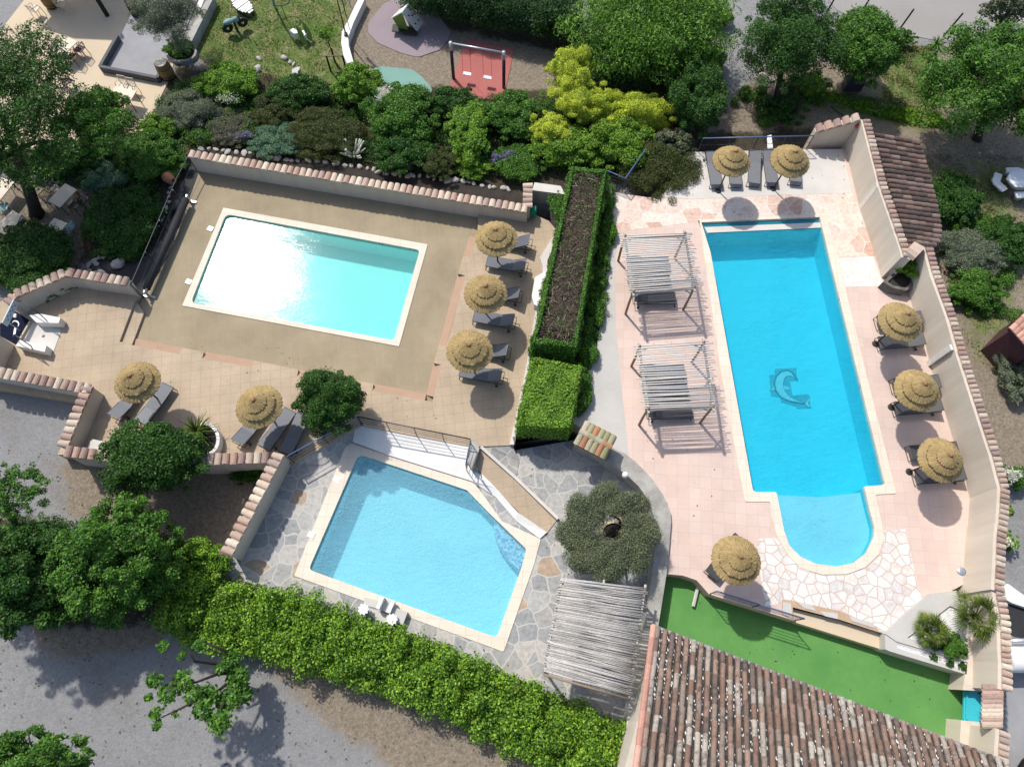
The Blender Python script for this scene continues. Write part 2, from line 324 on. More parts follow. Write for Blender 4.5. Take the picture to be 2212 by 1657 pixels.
M['darkwood'] = wood('black_wood', (.03, .027, .025), (.015, .013, .012))
M['road'] = plain('pale_asphalt', (.30, .285, .265), (.26, .245, .23), .35, .95, .3, 45)
M['whitegravel'] = plain('white_pebbles', (.75, .74, .72), (.4, .39, .38), 14, .9, 1.0, 40)
M['grout'] = plain('tan_mortar', (.46, .33, .22), (.38, .27, .18), 3, .9)
M['silver'] = plain('silver_foliage', (.58, .60, .50), (.42, .45, .36), 6, .8)
M['glass_white'] = plain('white_globe', (.8, .8, .78), (.75, .75, .74), 2, .3, .02, 10, spec=.5)

def groundmat():
    m, t, N, L, out = NT('mixed_ground'); v = coords(t, N, L)
    n0 = noise(N, L, v, .22, 6, .6); n1 = noise(N, L, v, 1.3, 6, .65); n2 = noise(N, L, v, 9, 4, .7); n3 = noise(N, L, v, 45, 3)
    r = ramp(N, [(.24, (.19, .165, .135)), (.36, (.235, .222, .205)), (.46, (.26, .257, .254)), (.75, (.32, .32, .322))])
    L(mth(N, L, 'ADD', mth(N, L, 'MULTIPLY', n0, .7), mth(N, L, 'MULTIPLY', n1, .3)), r.inputs[0]); grav = r.outputs[0]
    at = N('Attribute', attribute_name='zone'); sp = N('SeparateColor'); L(at.outputs['Color'], sp.inputs[0])
    def mask(ch, w=.5):
        s_ = mth(N, L, 'ADD', sp.outputs[ch], mth(N, L, 'MULTIPLY', mth(N, L, 'SUBTRACT', mth(N, L, 'ADD', mth(N, L, 'MULTIPLY', n1, .6), mth(N, L, 'MULTIPLY', n2, .4)), .5), 1.6))
        q = ramp(N, [(.42, (0, 0, 0)), (.58, (1, 1, 1))]); L(s_, q.inputs[0]); return q.outputs[0]
    soil = ramp(N, [(.3, (.20, .16, .115)), (.6, (.275, .23, .175)), (.8, (.34, .295, .235))]); L(n2, soil.inputs[0])
    n4 = noise(N, L, v, 22, 2, .5); gr = ramp(N, [(.3, (.055, .095, .022)), (.5, (.11, .16, .04)), (.56, (.20, .20, .08)), (.66, (.29, .245, .15))])
    L(mth(N, L, 'ADD', mth(N, L, 'MULTIPLY', n1, .5), mth(N, L, 'MULTIPLY', n2, .5)), gr.inputs[0])
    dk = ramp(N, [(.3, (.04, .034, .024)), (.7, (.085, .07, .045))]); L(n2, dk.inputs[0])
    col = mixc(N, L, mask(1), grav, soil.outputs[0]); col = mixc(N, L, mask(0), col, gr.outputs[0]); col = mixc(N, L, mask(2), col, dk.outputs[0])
    peb = ramp(N, [(.66, (0, 0, 0)), (.72, (1, 1, 1))]); L(n4, peb.inputs[0]); col = mixc(N, L, mth(N, L, 'MULTIPLY', peb.outputs[0], .35), col, (.46, .44, .42)); dkp = ramp(N, [(.28, (1, 1, 1)), (.34, (0, 0, 0))]); L(n4, dkp.inputs[0]); col = mixc(N, L, mth(N, L, 'MULTIPLY', dkp.outputs[0], .4), col, (.1, .085, .07))
    col = mixc(N, L, .35, col, n2, 'OVERLAY'); col = mixc(N, L, .5, col, n3, 'OVERLAY')
    bsdf(N, L, out, col, .95, mth(N, L, 'ADD', n2, n3), .9, .04, .15); return m
M['ground'] = groundmat()
def lm(n, *a_, **k_): M[n] = leafmat(n, *a_, **k_)
lm('leaf_deep', (0.026, 0.078, 0.011), (0.054, 0.142, 0.019))
lm('leaf_mid', (0.049, 0.133, 0.016), (0.106, 0.242, 0.029))
lm('leaf_bright', (0.105, 0.226, 0.021), (0.211, 0.377, 0.038))
lm('leaf_lime', (.085, .19, .014), (.23, .39, .035), (.03, .09, .01))
lm('leaf_yellow', (.40, .47, .03), (.64, .72, .10), (.2, .28, .03), .3)
lm('leaf_willow', (0.071, 0.175, 0.018), (0.172, 0.333, 0.041))
lm('leaf_grey', (0.108, 0.134, 0.088), (0.208, 0.247, 0.166))
lm('leaf_olive', (.10, .122, .068), (.19, .215, .125))
lm('leaf_blue', (0.084, 0.173, 0.105), (0.168, 0.300, 0.184))
lm('leaf_brown', (.05, .07, .018), (.10, .12, .03))
lm('leaf_dry', (.13, .13, .09), (.2, .19, .14))
lm('leaf_purple', (0.160, 0.130, 0.300), (0.300, 0.260, 0.460))
lm('leaf_white', (0.600, 0.600, 0.560), (0.720, 0.720, 0.660))
lm('leaf_silver', (0.360, 0.390, 0.310), (0.500, 0.520, 0.430))
lm('leaf_hedge', (0.039, 0.113, 0.012), (0.097, 0.239, 0.023))
lm('leaf_grass', (0.090, 0.120, 0.030), (0.180, 0.200, 0.060))
lm('leaf_conifer', (0.020, 0.063, 0.016), (0.043, 0.109, 0.023))
lm('leaf_palm', (0.071, 0.115, 0.020), (0.153, 0.204, 0.034))

# ------------------------------------------------------------------ foliage helpers
def leafmesh(name, P, Nn, T, ln, wd, mat, parent=None, fold=.0):
    n = len(P); Nn = Nn/np.linalg.norm(Nn, axis=1, keepdims=True)
    T = T-Nn*(T*Nn).sum(1, keepdims=True); T /= (np.linalg.norm(T, axis=1, keepdims=True)+1e-9); S = np.cross(Nn, T)
    ln = np.asarray(ln).reshape(-1, 1); wd = np.asarray(wd).reshape(-1, 1)
    V = np.empty((n, 4, 3)); V[:, 0] = P-T*ln*.5; V[:, 1] = P+S*wd*.5+T*ln*.05+Nn*wd*fold; V[:, 2] = P+T*ln*.5; V[:, 3] = P-S*wd*.5+T*ln*.05+Nn*wd*fold
    me = bpy.data.meshes.new(name); me.vertices.add(4*n); me.vertices.foreach_set('co', V.astype(np.float32).ravel())
    me.loops.add(4*n); me.loops.foreach_set('vertex_index', np.arange(4*n, dtype=np.int32)); me.polygons.add(n)
    me.polygons.foreach_set('loop_start', np.arange(0, 4*n, 4, dtype=np.int32)); me.polygons.foreach_set('loop_total', np.full(n, 4, dtype=np.int32))
    me.materials.append(mat); me.update(calc_edges=True)
    ob = bpy.data.objects.new(name, me); COL.objects.link(ob)
    if parent: ob.parent = parent
    return ob
def unit(n):
    v = RS.normal(size=(n, 3)); return v/np.linalg.norm(v, axis=1, keepdims=True)
LEAVES = [0]
def cloud(name, clumps, size, mat, parent=None, cover=1.6, droop=0.0, aspect=.55, low=-.35, shell=.16, zmin=None, n=None, upb=.45):
    size = size*.82; cl = np.array(clumps, float); ar = (cl[:, 3]*cl[:, 4]+cl[:, 4]*cl[:, 5]+cl[:, 3]*cl[:, 5])/3*4*PI*.7
    tot = ar.sum()*cover/(size*size*aspect*.5*.75); n = int(min(n or 1e9, tot*1.1, 60000)); LEAVES[0] += n
    idx = RS.choice(len(cl), n, p=ar/ar.sum()); q = cl[idx]; u = unit(n)
    u[:, 2] = np.where(u[:, 2] < low, -u[:, 2], u[:, 2])
    r = 1-np.abs(RS.normal(0, shell*1.25, n)); r = np.clip(r+RS.normal(0, .06, n), .15, 1.3); r += np.where(RS.rand(n) < .10, RS.uniform(.05, .38, n), 0)
    P = q[:, :3]+u*q[:, 3:6]*r[:, None]
    if zmin is not None: P[:, 2] = np.maximum(P[:, 2], zmin+RS.uniform(0, .12, n))
    Nn = u*.55+unit(n)*.75+np.array([0, 0, upb]); T = unit(n)+u*.5+np.array([0, 0, -droop])
    s = size*RS.uniform(.6, 1.35, n)
    return leafmesh(name, P, Nn, T, s, s*aspect, mat, parent)
def blobs(ctr, R, k=30, cr=.34, rnd=None, up=.0, flat=1.0):
    rnd = rnd or random; out = [(ctr[0], ctr[1], ctr[2]-R[2]*.2, R[0]*.55, R[1]*.55, R[2]*.55)]; tw = rnd.uniform(0, 6.28); ph1, ph2 = rnd.uniform(0, 6), rnd.uniform(0, 6)
    for j in range(k):
        ph = j*2.399963+tw+rnd.uniform(-.3, .3); zz = 1-2*(j+.5)/k
        if zz < -.55: zz = -zz*.5
        rr = math.sqrt(max(0, 1-zz*zz)); sc_ = rnd.choice((.55, .75, .95, 1.1, 1.3))*rnd.uniform(.85, 1.15); w = rnd.uniform(.58, 1.1)*(1+.17*math.sin(3*ph+ph1)+.10*math.sin(5*ph+ph2))
        out.append((ctr[0]+R[0]*(1-cr*.75)*w*rr*math.cos(ph), ctr[1]+R[1]*(1-cr*.75)*w*rr*math.sin(ph), ctr[2]+R[2]*(1-cr*.75)*w*zz, R[0]*cr*sc_, R[1]*cr*sc_, R[2]*cr*sc_*flat))
    for j in range(int(k*.8)):                                            # thin outlying sprays
        ph = rnd.uniform(0, 6.28); zz = rnd.uniform(-.3, .9); rr = math.sqrt(1-zz*zz); w = rnd.uniform(.88, 1.16); q = rnd.uniform(.08, .17)
        out.append((ctr[0]+R[0]*w*rr*math.cos(ph), ctr[1]+R[1]*w*rr*math.sin(ph), ctr[2]+R[2]*w*zz*.9, R[0]*q, R[1]*q, R[2]*q*.8))
    return out
def shrub(name, p, rx, ry, hgt, mat, label, cat='shrub', zb=ZN, size=.11, k=None, cover=1.7, group=None, cr=.36, zc=None, aspect=.55, upb=.45, droop=0.0, shell=.16):
    """p, rx, ry in overview pixels of the crown as seen; hgt metres"""
    zc = zb+hgt*.5 if zc is None else zc
    C = W(p, zc); m_ = mpp(p, zc); R = (max(.15, rx*m_), max(.15, ry*m_*1.02), hgt*.5)
    k = k or int(10+R[0]*R[1]*7)
    ob = cloud(name, blobs(C, R, min(k, 70), cr), size, mat, cover=cover, zmin=zb, aspect=aspect, upb=upb, droop=droop, shell=shell)
    return tag(ob, label, cat, group)
def limbs(mb, base, top, r0, k=5, spread=1.6, rise=1.2, rnd=random):
    base = Vector(base); top = Vector(top); mid = base.lerp(top, .55)+Vector((rnd.uniform(-.1, .1), rnd.uniform(-.1, .1), 0))
    mb.tube([base+Vector((0, 0, -.1)), base+(mid-base)*.1, mid, top], [r0*1.5, r0*1.1, r0*.8, r0*.4], 9)
    for j in range(k):
        an = j*2*PI/k+rnd.uniform(-.4, .4); st = mid.lerp(top, rnd.uniform(0, .7))
        en = st+Vector((math.cos(an)*spread*rnd.uniform(.6, 1), math.sin(an)*spread*rnd.uniform(.6, 1), rise*rnd.uniform(.3, 1)))
        mb.tube([st, st.lerp(en, .5)+Vector((0, 0, .15)), en], [r0*.5, r0*.3, r0*.1], 6)
def tree(name, p, rx, ry, zc, rz, mat, label, base=None, zb=ZN, size=.13, k=40, cover=1.7, r0=.14, cr=.32, bark='bark', droop=0.0, aspect=.55, group=None, nl=6, cat='tree', shell=.16, upb=.45):
    C = W(p, zc); m_ = mpp(p, zc); R = (rx*m_, ry*m_, rz); B = W(base, zb) if base else Vector((C.x, C.y, zb))
    root = empty(name, B, 0, label, cat, group); inv = Vector(B)
    t_ = MB(); limbs(t_, (0, 0, 0), C-inv+Vector((0, 0, rz*.1)), r0, nl, max(R[0], R[1])*.75, rz*.6); t_.build('trunk', M[bark], root, True)
    cl = blobs(C-inv, R, k, cr); cloud('crown', cl, size, mat, root, cover, droop, aspect, zmin=.25, shell=shell, upb=upb)
    return root

# ------------------------------------------------------------------ slabs, walls
def poly_area(P): return sum(P[k-1][0]*P[k][1]-P[k][0]*P[k-1][1] for k in range(len(P)))/2
def slab(name, outer, z, mat, depth=3.0, holes=(), kind='structure', parent=None, top_only=False):
    """outer / holes: lists of world xy.  z: number or list for the outer ring"""
    O = [Vector((p[0], p[1], 0)) for p in outer]
    if poly_area(O) < 0: O.reverse(); z = z[::-1] if isinstance(z, list) else z
    H = []
    for hh in holes:
        Q = [Vector((p[0], p[1], 0)) for p in hh]
        if poly_area(Q) > 0: Q.reverse()
        H.append(Q)
    allp = O+[q for hh in H for q in hh]; zz = (list(z)+[z[0]]*(len(allp)-len(O))) if isinstance(z, list) else [z]*len(allp)
    tri = tessellate_polygon([O]+H); mb = MB(); n = len(allp)
    vs = [(p.x, p.y, zz[k]) for k, p in enumerate(allp)]; fs = []
    for t in tri:
        A, B, C = (allp[q] for q in t)
        fs.append(tuple(t) if (B-A).cross(C-A).z > 0 else tuple(t[::-1]))
    if not top_only:
        vs += [(p.x, p.y, zz[k]-depth) for k, p in enumerate(allp)]; st = 0
        for ring in [O]+H:
            m_ = len(ring); fs += [(st+k+n, st+(k+1) % m_+n, st+(k+1) % m_, st+k) for k in range(m_)]; st += m_
    mb.add(vs, fs); ob = mb.build(name, mat, parent)
    if kind and not parent: ob['kind'] = kind
    return ob
def offset(P, dist, closed=False):
    """offset an xy polyline to its left by dist"""
    n = len(P); out = []
    for k in range(n):
        p = Vector((P[k][0], P[k][1])); ns = []
        for (q, r) in ((k-1, k), (k, k+1)):
            if closed: q %= n; r %= n
            if q < 0 or r >= n: continue
            dd = Vector((P[r][0]-P[q][0], P[r][1]-P[q][1])).normalized(); ns.append(Vector((-dd.y, dd.x)))
        if len(ns) == 2:
            s_ = (ns[0]+ns[1]); s_ = s_/max(.35, s_.length_squared)*2*dist
        else: s_ = ns[0]*dist
        out.append(Vector((p.x+s_.x, p.y+s_.y)))
    return out
def halftile(mb, ctr, x, y, L, r0, r1, hz, n=6, rise=0.0):
    """barrel tile: axis along x (length L), width along y, tapering"""
    x = Vector(x).normalized(); y = Vector(y).normalized(); C = Vector(ctr); up = Vector((0, 0, 1)); up = (up-x*up.dot(x)).normalized(); vs = []
    for s_, r in ((-.5, r0), (.5, r1)):
        for j in range(n+1):
            an = PI*j/n; vs.append(C+x*(L*s_)+y*(math.cos(an)*r)+up*(math.sin(an)*r*hz+rise*s_))
    m_ = n+1; fs = [(j, j+1, m_+j+1, m_+j) for j in range(n)]
    k = len(vs); vs += [vs[0], vs[n], vs[m_], vs[m_+n]]
    fs += [tuple(range(m_))[::-1], tuple(m_+j for j in range(m_))]
    mb.add(vs[:2*m_], fs)
def wall(label, pts, z0, z1, th=.26, side=1, mat='plaster', cap='capping', pitch=.30, over=.09, name='tile_capped_wall', shift=0.0, tl=1.0, captaper=1.0, endcap=True):
    """pts: world xy of the inner top edge; z1 number or list"""
    pts = [Vector((p[0], p[1])) for p in pts]; n = len(pts); Z1 = z1 if isinstance(z1, (list, tuple)) else [z1]*n; Z0 = z0 if isinstance(z0, (list, tuple)) else [z0]*n
    out = offset(pts, th*side); root = empty(name, (pts[0].x, pts[0].y, Z0[0]), 0, label, 'wall'); inv = Vector((pts[0].x, pts[0].y, Z0[0]))
    mb = MB(); vs = []
    for k in range(n): vs += [(pts[k].x, pts[k].y, Z0[k]), (out[k].x, out[k].y, Z0[k]), (out[k].x, out[k].y, Z1[k]), (pts[k].x, pts[k].y, Z1[k])]
    fs = []
    for k in range(n-1):
        q = 4*k
        for j in range(4): fs.append((q+j, q+(j+1) % 4, q+4+(j+1) % 4, q+4+j))
    fs += [(0, 1, 2, 3), (4*n-4, 4*n-3, 4*n-2, 4*n-1)]
    mb.add([Vector(v)-inv for v in vs], fs); mb.build('masonry', M[mat], root)
    if cap:
        mid = offset(pts, th*(.5+shift)*side); tb = MB(); rnd = random.Random(len(label))
        for k in range(n-1):
            A, B = mid[k], mid[k+1]; L = (B-A).length; m_ = max(1, round(L/pitch)); dd = (B-A)/L; nr = Vector((-dd.y, dd.x))*side
            for j in range(m_):
                s_ = (j+.5)/m_; P = A.lerp(B, s_); z = Z1[k]*(1-s_)+Z1[k+1]*s_
                ax = Vector((-nr.x, -nr.y, rnd.uniform(-.04, .04))); yy = Vector((dd.x, dd.y, (Z1[k+1]-Z1[k])/L))
                r = L/m_*.5*rnd.uniform(.94, 1.04)
                halftile(tb, Vector((P.x, P.y, z+.004+rnd.uniform(0, .015)))-inv, ax+Vector((dd.x, dd.y, 0))*rnd.uniform(-.06, .06), yy, (th+over*2*rnd.uniform(.85, 1.15))*tl, r*.9, r*1.0, .85)
            for q_ in ((A, k),): pass
        tb.build('coping', M[cap], root)
    return root

# ------------------------------------------------------------------ sun, sky
gp = o(516, 566); rd = ray(gp).normalized(); SUN = Vector((rd.x, rd.y, -rd.z)).normalized()       # the sun stands where the left pool mirrors it
el = math.asin(SUN.z); az = math.atan2(SUN.x, SUN.y)
sd = bpy.data.lights.new('sun', 'SUN'); so = bpy.data.objects.new('sun', sd); COL.objects.link(so)
sd.energy = 3.75; sd.angle = math.radians(1.4); sd.color = (1, .955, .89); so.rotation_euler = SUN.to_track_quat('Z', 'Y').to_euler(); so.location = (0, 0, 60)
wd = bpy.data.worlds.new('World'); sc.world = wd; wd.use_nodes = True; wt = wd.node_tree
sk = wt.nodes.new('ShaderNodeTexSky'); sk.sky_type = 'NISHITA'; sk.sun_disc = False; sk.sun_elevation = el; sk.sun_rotation = az; sk.air_density = 1.0; sk.dust_density = 2.0
wt.links.new(sk.outputs[0], wt.nodes['Background'].inputs[0]); wt.nodes['Background'].inputs[1].default_value = .145
sc.view_settings.view_transform = 'Standard'; sc.view_settings.look = 'None'; sc.view_settings.exposure = 0.22; sc.view_settings.gamma = 1
sc.render.engine = 'CYCLES'; cy = sc.cycles; cy.max_bounces = 6; cy.diffuse_bounces = 3; cy.glossy_bounces = 2; cy.transparent_max_bounces = 12; cy.transmission_bounces = 3; cy.caustics_reflective = False; cy.caustics_refractive = False; cy.use_denoising = True

# ------------------------------------------------------------------ terrain
def lot(x, y):                                                      # south-west car park falls towards the lower hedge
    w_ = 1-np.clip((x-5)/4, 0, 1); s_ = np.clip((15.5-y)/10.5, 0, 1); return ZN-.35*w_*s_*s_*(3-2*s_)
foot = [W(p, z) for p, z in ((o(400, 350), 0), (o(1143, 430), 0), (o(1320, 410), ZR), (o(1500, 330), ZR), (o(1840, 315), ZR), (o(1930, 560), ZR), (o(2020, 690), ZR), (o(2070, 860), ZR), (o(2120, 1050), ZR), (o(2120, 1500), 0), (o(2100, 1657), 0),
    (o(1450, 1800), 0), (o(1360, 1590), ZB), (o(1130, 1455), ZB), (o(800, 1330), ZB), (o(490, 1245), ZB), (o(590, 1020), ZB), (o(600, 985), ZL), (o(140, 970), ZL), (o(190, 850), ZL), (o(-60, 800), ZL), (o(-40, 640), ZL), (o(140, 600), ZL), (o(290, 610), ZL))]
def inside(P, X, Y):
    r = np.zeros(X.shape, bool); n = len(P)
    for k in range(n):
        x1, y1, x2, y2 = P[k-1][0], P[k-1][1], P[k][0], P[k][1]
        r ^= ((y1 > Y) != (y2 > Y)) & (X < (x2-x1)*(Y-y1)/((y2-y1) if abs(y2-y1) > 1e-9 else 1e-9)+x1)
    return r
def dist(P, X, Y):
    D = np.full(X.shape, 1e9); n = len(P)
    for k in range(n):
        ax_, ay, bx, by = P[k-1][0], P[k-1][1], P[k][0], P[k][1]; dx, dy = bx-ax_, by-ay; L2 = dx*dx+dy*dy+1e-9
        t_ = np.clip(((X-ax_)*dx+(Y-ay)*dy)/L2, 0, 1); D = np.minimum(D, np.hypot(X-ax_-t_*dx, Y-ay-t_*dy))
    return D
gx = np.concatenate([[-600, -200, -80, -45], np.arange(-32, 33, .3), [45, 80, 200, 600]]); gy = np.concatenate([[-600, -200, -60, -20], np.arange(-9, 42, .3), [55, 80, 200, 600]])
GX, GY = np.meshgrid(gx, gy); GZ = lot(GX, GY); ins = inside(foot, GX, GY); df = dist(foot, GX, GY)
GZ = GZ+RS.normal(0, .008, GZ.shape); GZ[ins & (df > .45)] = -5.0
def zone(polys, soft=.5):
    r = np.zeros(GX.shape)
    for ps in polys:
        P = [W(p, ZN) for p in ps]; q = inside(P, GX, GY); dd = dist(P, GX, GY); r = np.maximum(r, np.clip(.5+np.where(q, dd, -dd)/soft*.5, 0, 1))
    return r
zg = zone([[o(440, -60), o(760, -60), o(740, 150), o(800, 190), o(560, 190), o(420, 130)], [c(820, 560), c(1300, 640), c(1650, 720), c(1750, 830), c(1550, 840), c(1180, 760), c(800, 660)], [c(1250, 300), c(1640, 300), c(1640, 700), c(1300, 640)],
   ], 1.4)
zg = np.maximum(zg, .56*zone([[o(1960, 320), o(2230, 330), o(2230, 900), o(2060, 760), o(2010, 500)]], 1.4))
zs = zone([[o(430, -80), o(1230, -80), o(1230, 240), o(420, 250)], [o(1640, 150), o(2300, 60), o(2300, 330), o(1500, 320)], [o(1950, 280), o(2320, 280), o(2320, 1040), o(2130, 1030), o(2085, 930)],
   [o(-60, 400), o(240, 380), o(210, 560), o(-60, 640)], [o(130, 960), o(620, 1000), o(520, 1240), o(380, 1200), o(130, 1100)], [o(620, 1400), o(1000, 1480), o(1300, 1620), o(1350, 1780), o(900, 1700), o(700, 1560), o(540, 1430)], [o(0, 1310), o(330, 1330), o(360, 1400), o(100, 1420)]], .9)
zs = np.maximum(zs, 0)
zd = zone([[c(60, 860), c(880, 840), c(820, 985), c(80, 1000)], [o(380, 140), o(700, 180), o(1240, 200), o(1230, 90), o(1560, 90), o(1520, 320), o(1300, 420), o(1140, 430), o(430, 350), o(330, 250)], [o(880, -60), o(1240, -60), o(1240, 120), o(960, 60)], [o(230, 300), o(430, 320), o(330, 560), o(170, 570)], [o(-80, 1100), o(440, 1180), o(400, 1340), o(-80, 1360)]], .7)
mb = MB(); nx, ny = len(gx), len(gy)
me = bpy.data.meshes.new('ground'); V = np.stack([GX, GY, GZ], -1).reshape(-1, 3)
ii = np.arange(nx*ny).reshape(ny, nx); Fq = np.stack([ii[:-1, :-1], ii[:-1, 1:], ii[1:, 1:], ii[1:, :-1]], -1).reshape(-1, 4)
me.from_pydata(V.tolist(), [], Fq.tolist()); at = me.color_attributes.new('zone', 'FLOAT_COLOR', 'POINT')
at.data.foreach_set('color', np.stack([zg, zs, zd, np.ones_like(zg)], -1).reshape(-1).astype(np.float32)); me.materials.append(M['ground'])
me.polygons.foreach_set('use_smooth', [True]*len(me.polygons)); me.update()
ground = bpy.data.objects.new('ground', me); COL.objects.link(ground); ground['kind'] = 'structure'

# ------------------------------------------------------------------ left deck: a sunk pool zone inside a slightly higher tiled deck
S0 = [o(284, 745), o(437, 775), o(547, 794), o(642.5, 813.4), o(725, 829), o(807, 845), o(934, 868)]
E0 = [o(934, 868), o(952.5, 789), o(971, 725), o(1006, 591), o(1031, 510), o(1033, 462)]
inner_pts = [o(425, 352), o(1060, 445), o(1060, 510), o(1030, 600), o(985, 760), o(955, 885), o(640, 832), o(270, 762), o(300, 655), o(316, 637), o(364, 553), o(428, 378)]
Lc_out = [(483, 450), (924, 529), (862, 749), (394, 661)]
def rounded(P, r, n=5):
    """round the corners of an xy polygon; r number or list"""
    out = []; m_ = len(P)
    for k in range(m_):
        p0, p1, p2 = (Vector((P[q % m_][0], P[q % m_][1])) for q in (k-1, k, k+1)); rr = r[k] if isinstance(r, (list, tuple)) else r
        if rr <= 0: out.append(p1); continue
        u_, v_ = (p0-p1).normalized(), (p2-p1).normalized(); ang = u_.angle(v_); tl = min(rr/math.tan(ang/2), .45*(p0-p1).length, .45*(p2-p1).length)
        A, B = p1+u_*tl, p1+v_*tl
        for j in range(n+1):
            t = j/n; out.append(A*(1-t)**2+p1*2*t*(1-t)+B*t*t)
    return out
def pool(label, outer, inner, z, dep, lin, wat, extra=None, cop='coping', ztop=None, hole_grow=.12, bandmat=None):
    zt = z+.03; ctr = sum((Vector((p[0], p[1])) for p in inner), Vector((0, 0)))/len(inner)
    root = empty('swimming_pool', (ctr.x, ctr.y, z), 0, label, 'swimming pool'); sh = Vector((ctr.x, ctr.y))
    rel = lambda P: [Vector((p[0], p[1]))-sh for p in P]
    ob = slab('coping', rel(outer), .03, M[cop], .25, [rel(inner)], None, root)
    I = rel(inner)
    if poly_area(I) < 0: I.reverse()
    big = offset(I, -.012, True); n = len(big); mb = MB()
    vs = [(p.x, p.y, -.01) for p in big]+[(p.x, p.y, -dep) for p in big]
    tri = tessellate_polygon([[Vector((p.x, p.y, 0)) for p in big]]); fs = [(k, (k+1) % n, (k+1) % n+n, k+n) for k in range(n)]
    for t in tri:
        A, B, C = (big[q] for q in t); q = (B-A).cross(C-A)
        fs.append(tuple(x+n for x in (t if q > 0 else t[::-1])))
    mb.add(vs, fs); mb.build('basin', M[lin], root)
    slab('water', big, -.09, M[wat], .0, (), None, root, True)
    return root, sh
# --- water and liners
M['liner_aqua'] = liner('aqua_liner', (.36, .80, .79), (.32, .75, .735), .0)
M['liner_blue'] = liner('blue_liner', (.045, .62, .80), (.038, .58, .77))
M['liner_sky'] = liner('sky_liner', (.29, .70, .83), (.26, .67, .80))
M['liner_pale'] = liner('pale_blue_liner', (.42, .78, .89), (.39, .75, .87))
M['mosaic'] = tiles('blue_mosaic', (.02, .16, .46), (.42, .70, .86), (.5, .7, .8), .09, .3, .4, .008)
M['dolphin_dark'] = tiles('dark_teal_mosaic', (.03, .27, .36), (.025, .24, .33), (.04, .3, .4), .05, .1, .4, .006)
M['dolphin_light'] = plain('pale_teal_mosaic', (.17, .57, .67), (.10, .43, .53), 4, .4, .1, 40)
M['dolphin_line'] = plain('navy_mosaic', (.012, .09, .15), (.01, .07, .12), 4, .4, .1, 40)
M['water_aqua'] = watermat('aqua_water', (.76, .985, .97), (.20, .74, .70), .22, .105, 3.2, .10, math.radians(20), .03)
M['water_blue'] = watermat('blue_water', (.80, .97, .99), (.03, .55, .77), .30, .10, 2.2, .7, math.radians(8), .03)
M['water_sky'] = watermat('sky_water', (.86, .975, .985), (.30, .70, .84), .33, .07, 2.6, .36, math.radians(-30), .03)
lp_out = Wl(Lc_out, 0); lp_in = rounded(Wl([(488.5, 463.5), (907, 541), (851, 736), (412.5, 655)], 0), [.28, .2, .2, .28])
pool('rectangular aqua pool with bright sun glare and cream coping', lp_out, lp_in, 0, 1.2, 'liner_aqua', 'water_aqua')
def grow(P, dd):
    P = [Vector((p[0], p[1])) for p in P]
    if poly_area(P) < 0: P.reverse()
    return offset(P, -dd, True)
slab('pool_terrace', Wl(inner_pts, 0), ZI, M['deckinner'], 3, [grow(lp_in, .1)])
outer_deck = [o(258, 738), o(291, 651), o(300, 640), o(284, 606), o(138, 592), o(18, 642), o(-90, 700), o(-90, 830), o(0, 838), o(180, 868), o(124, 982), o(240, 985), o(425, 1000), o(600, 1000), o(632, 1003), o(781, 920), o(1017, 965), o(1101, 962), o(1134, 807), o(1158, 667), o(1197, 535), o(1204, 500), o(1186, 478), o(1150, 462), o(1034, 452)] + E0[::-1][1:] + S0[::-1][1:]
slab('tiled_terrace', Wl(outer_deck, ZL), ZL, M['deckouter'], 3.2)
slab('step', Wl([o(262, 739), o(285, 745), o(311, 676), o(294, 650)], .12), .12, M['deckouter'], .6)
def strip(line, sh, segs):
    """step pieces and sloped pinkish pieces along the edge of the pool zone"""
    P = [Vector(p) for p in line]; Ls = [0]
    for k in range(1, len(P)): Ls.append(Ls[-1]+(P[k]-P[k-1]).length)
    def at_(s_):
        s_ = max(0, min(1, s_))*Ls[-1]
        for k in range(1, len(P)):
            if s_ <= Ls[k]+1e-6: return P[k-1].lerp(P[k], (s_-Ls[k-1])/(Ls[k]-Ls[k-1]))
    for (s0, s1, ty) in segs:
        A, B = at_(s0), at_(s1); q = [A, B, B+Vector(sh), A+Vector(sh)]
        if ty == 't': slab('step', [W(A, ZL), W(B, ZL), W(q[2], ZL), W(q[3], ZL)], ZL-.006, M['deckouter'], .5)
        else: slab('ramp_edge', [W(A, ZL), W(B, ZL), W(q[2], .01), W(q[3], .01)], [ZL-.01, ZL-.01, .012, .012], M['pinkstrip'], .5)
strip(S0, (3, -15), [(.01, .16, 'p'), (.16, .235, 't'), (.235, .4, 'p'), (.4, .55, 't'), (.55, .69, 'p'), (.69, .80, 't'), (.80, .975, 'p')])
strip(E0[:-1], (-16, -4), [(.03, .222, 'p'), (.222, .33, 't'), (.33, .76, 'p'), (.76, .87, 't'), (.87, .99, 'p')])
slab('curb', [W(p, ZL) for p in (o(1101, 962), o(1134, 807), o(1158, 667), o(1172, 610), o(1172, 580), o(1166, 560), o(1200, 505), o(1208, 507), o(1182, 566), o(1184, 612), o(1166, 670), o(1142, 810), o(1110, 962))], ZL+.12, M['whitecon'], .4)
slab('garden_bed', Wl([o(408, 331), o(440, 320), o(520, 328), o(614, 343), o(695, 350), o(845, 373), o(930, 390), o(1025, 398), o(1105, 413), o(1148, 432), o(1143, 470), o(430, 385)], -.06), -.06, M['soilbed'], .4)
slab('weed_membrane', Wl([o(402, 332), o(396, 420), o(346, 545), o(302, 562), o(246, 556), o(190, 574), o(188, 592), o(285, 606), o(303, 645), o(319, 632), o(364, 551), o(429, 377)], -.02), -.02, M['membrane'], .5)

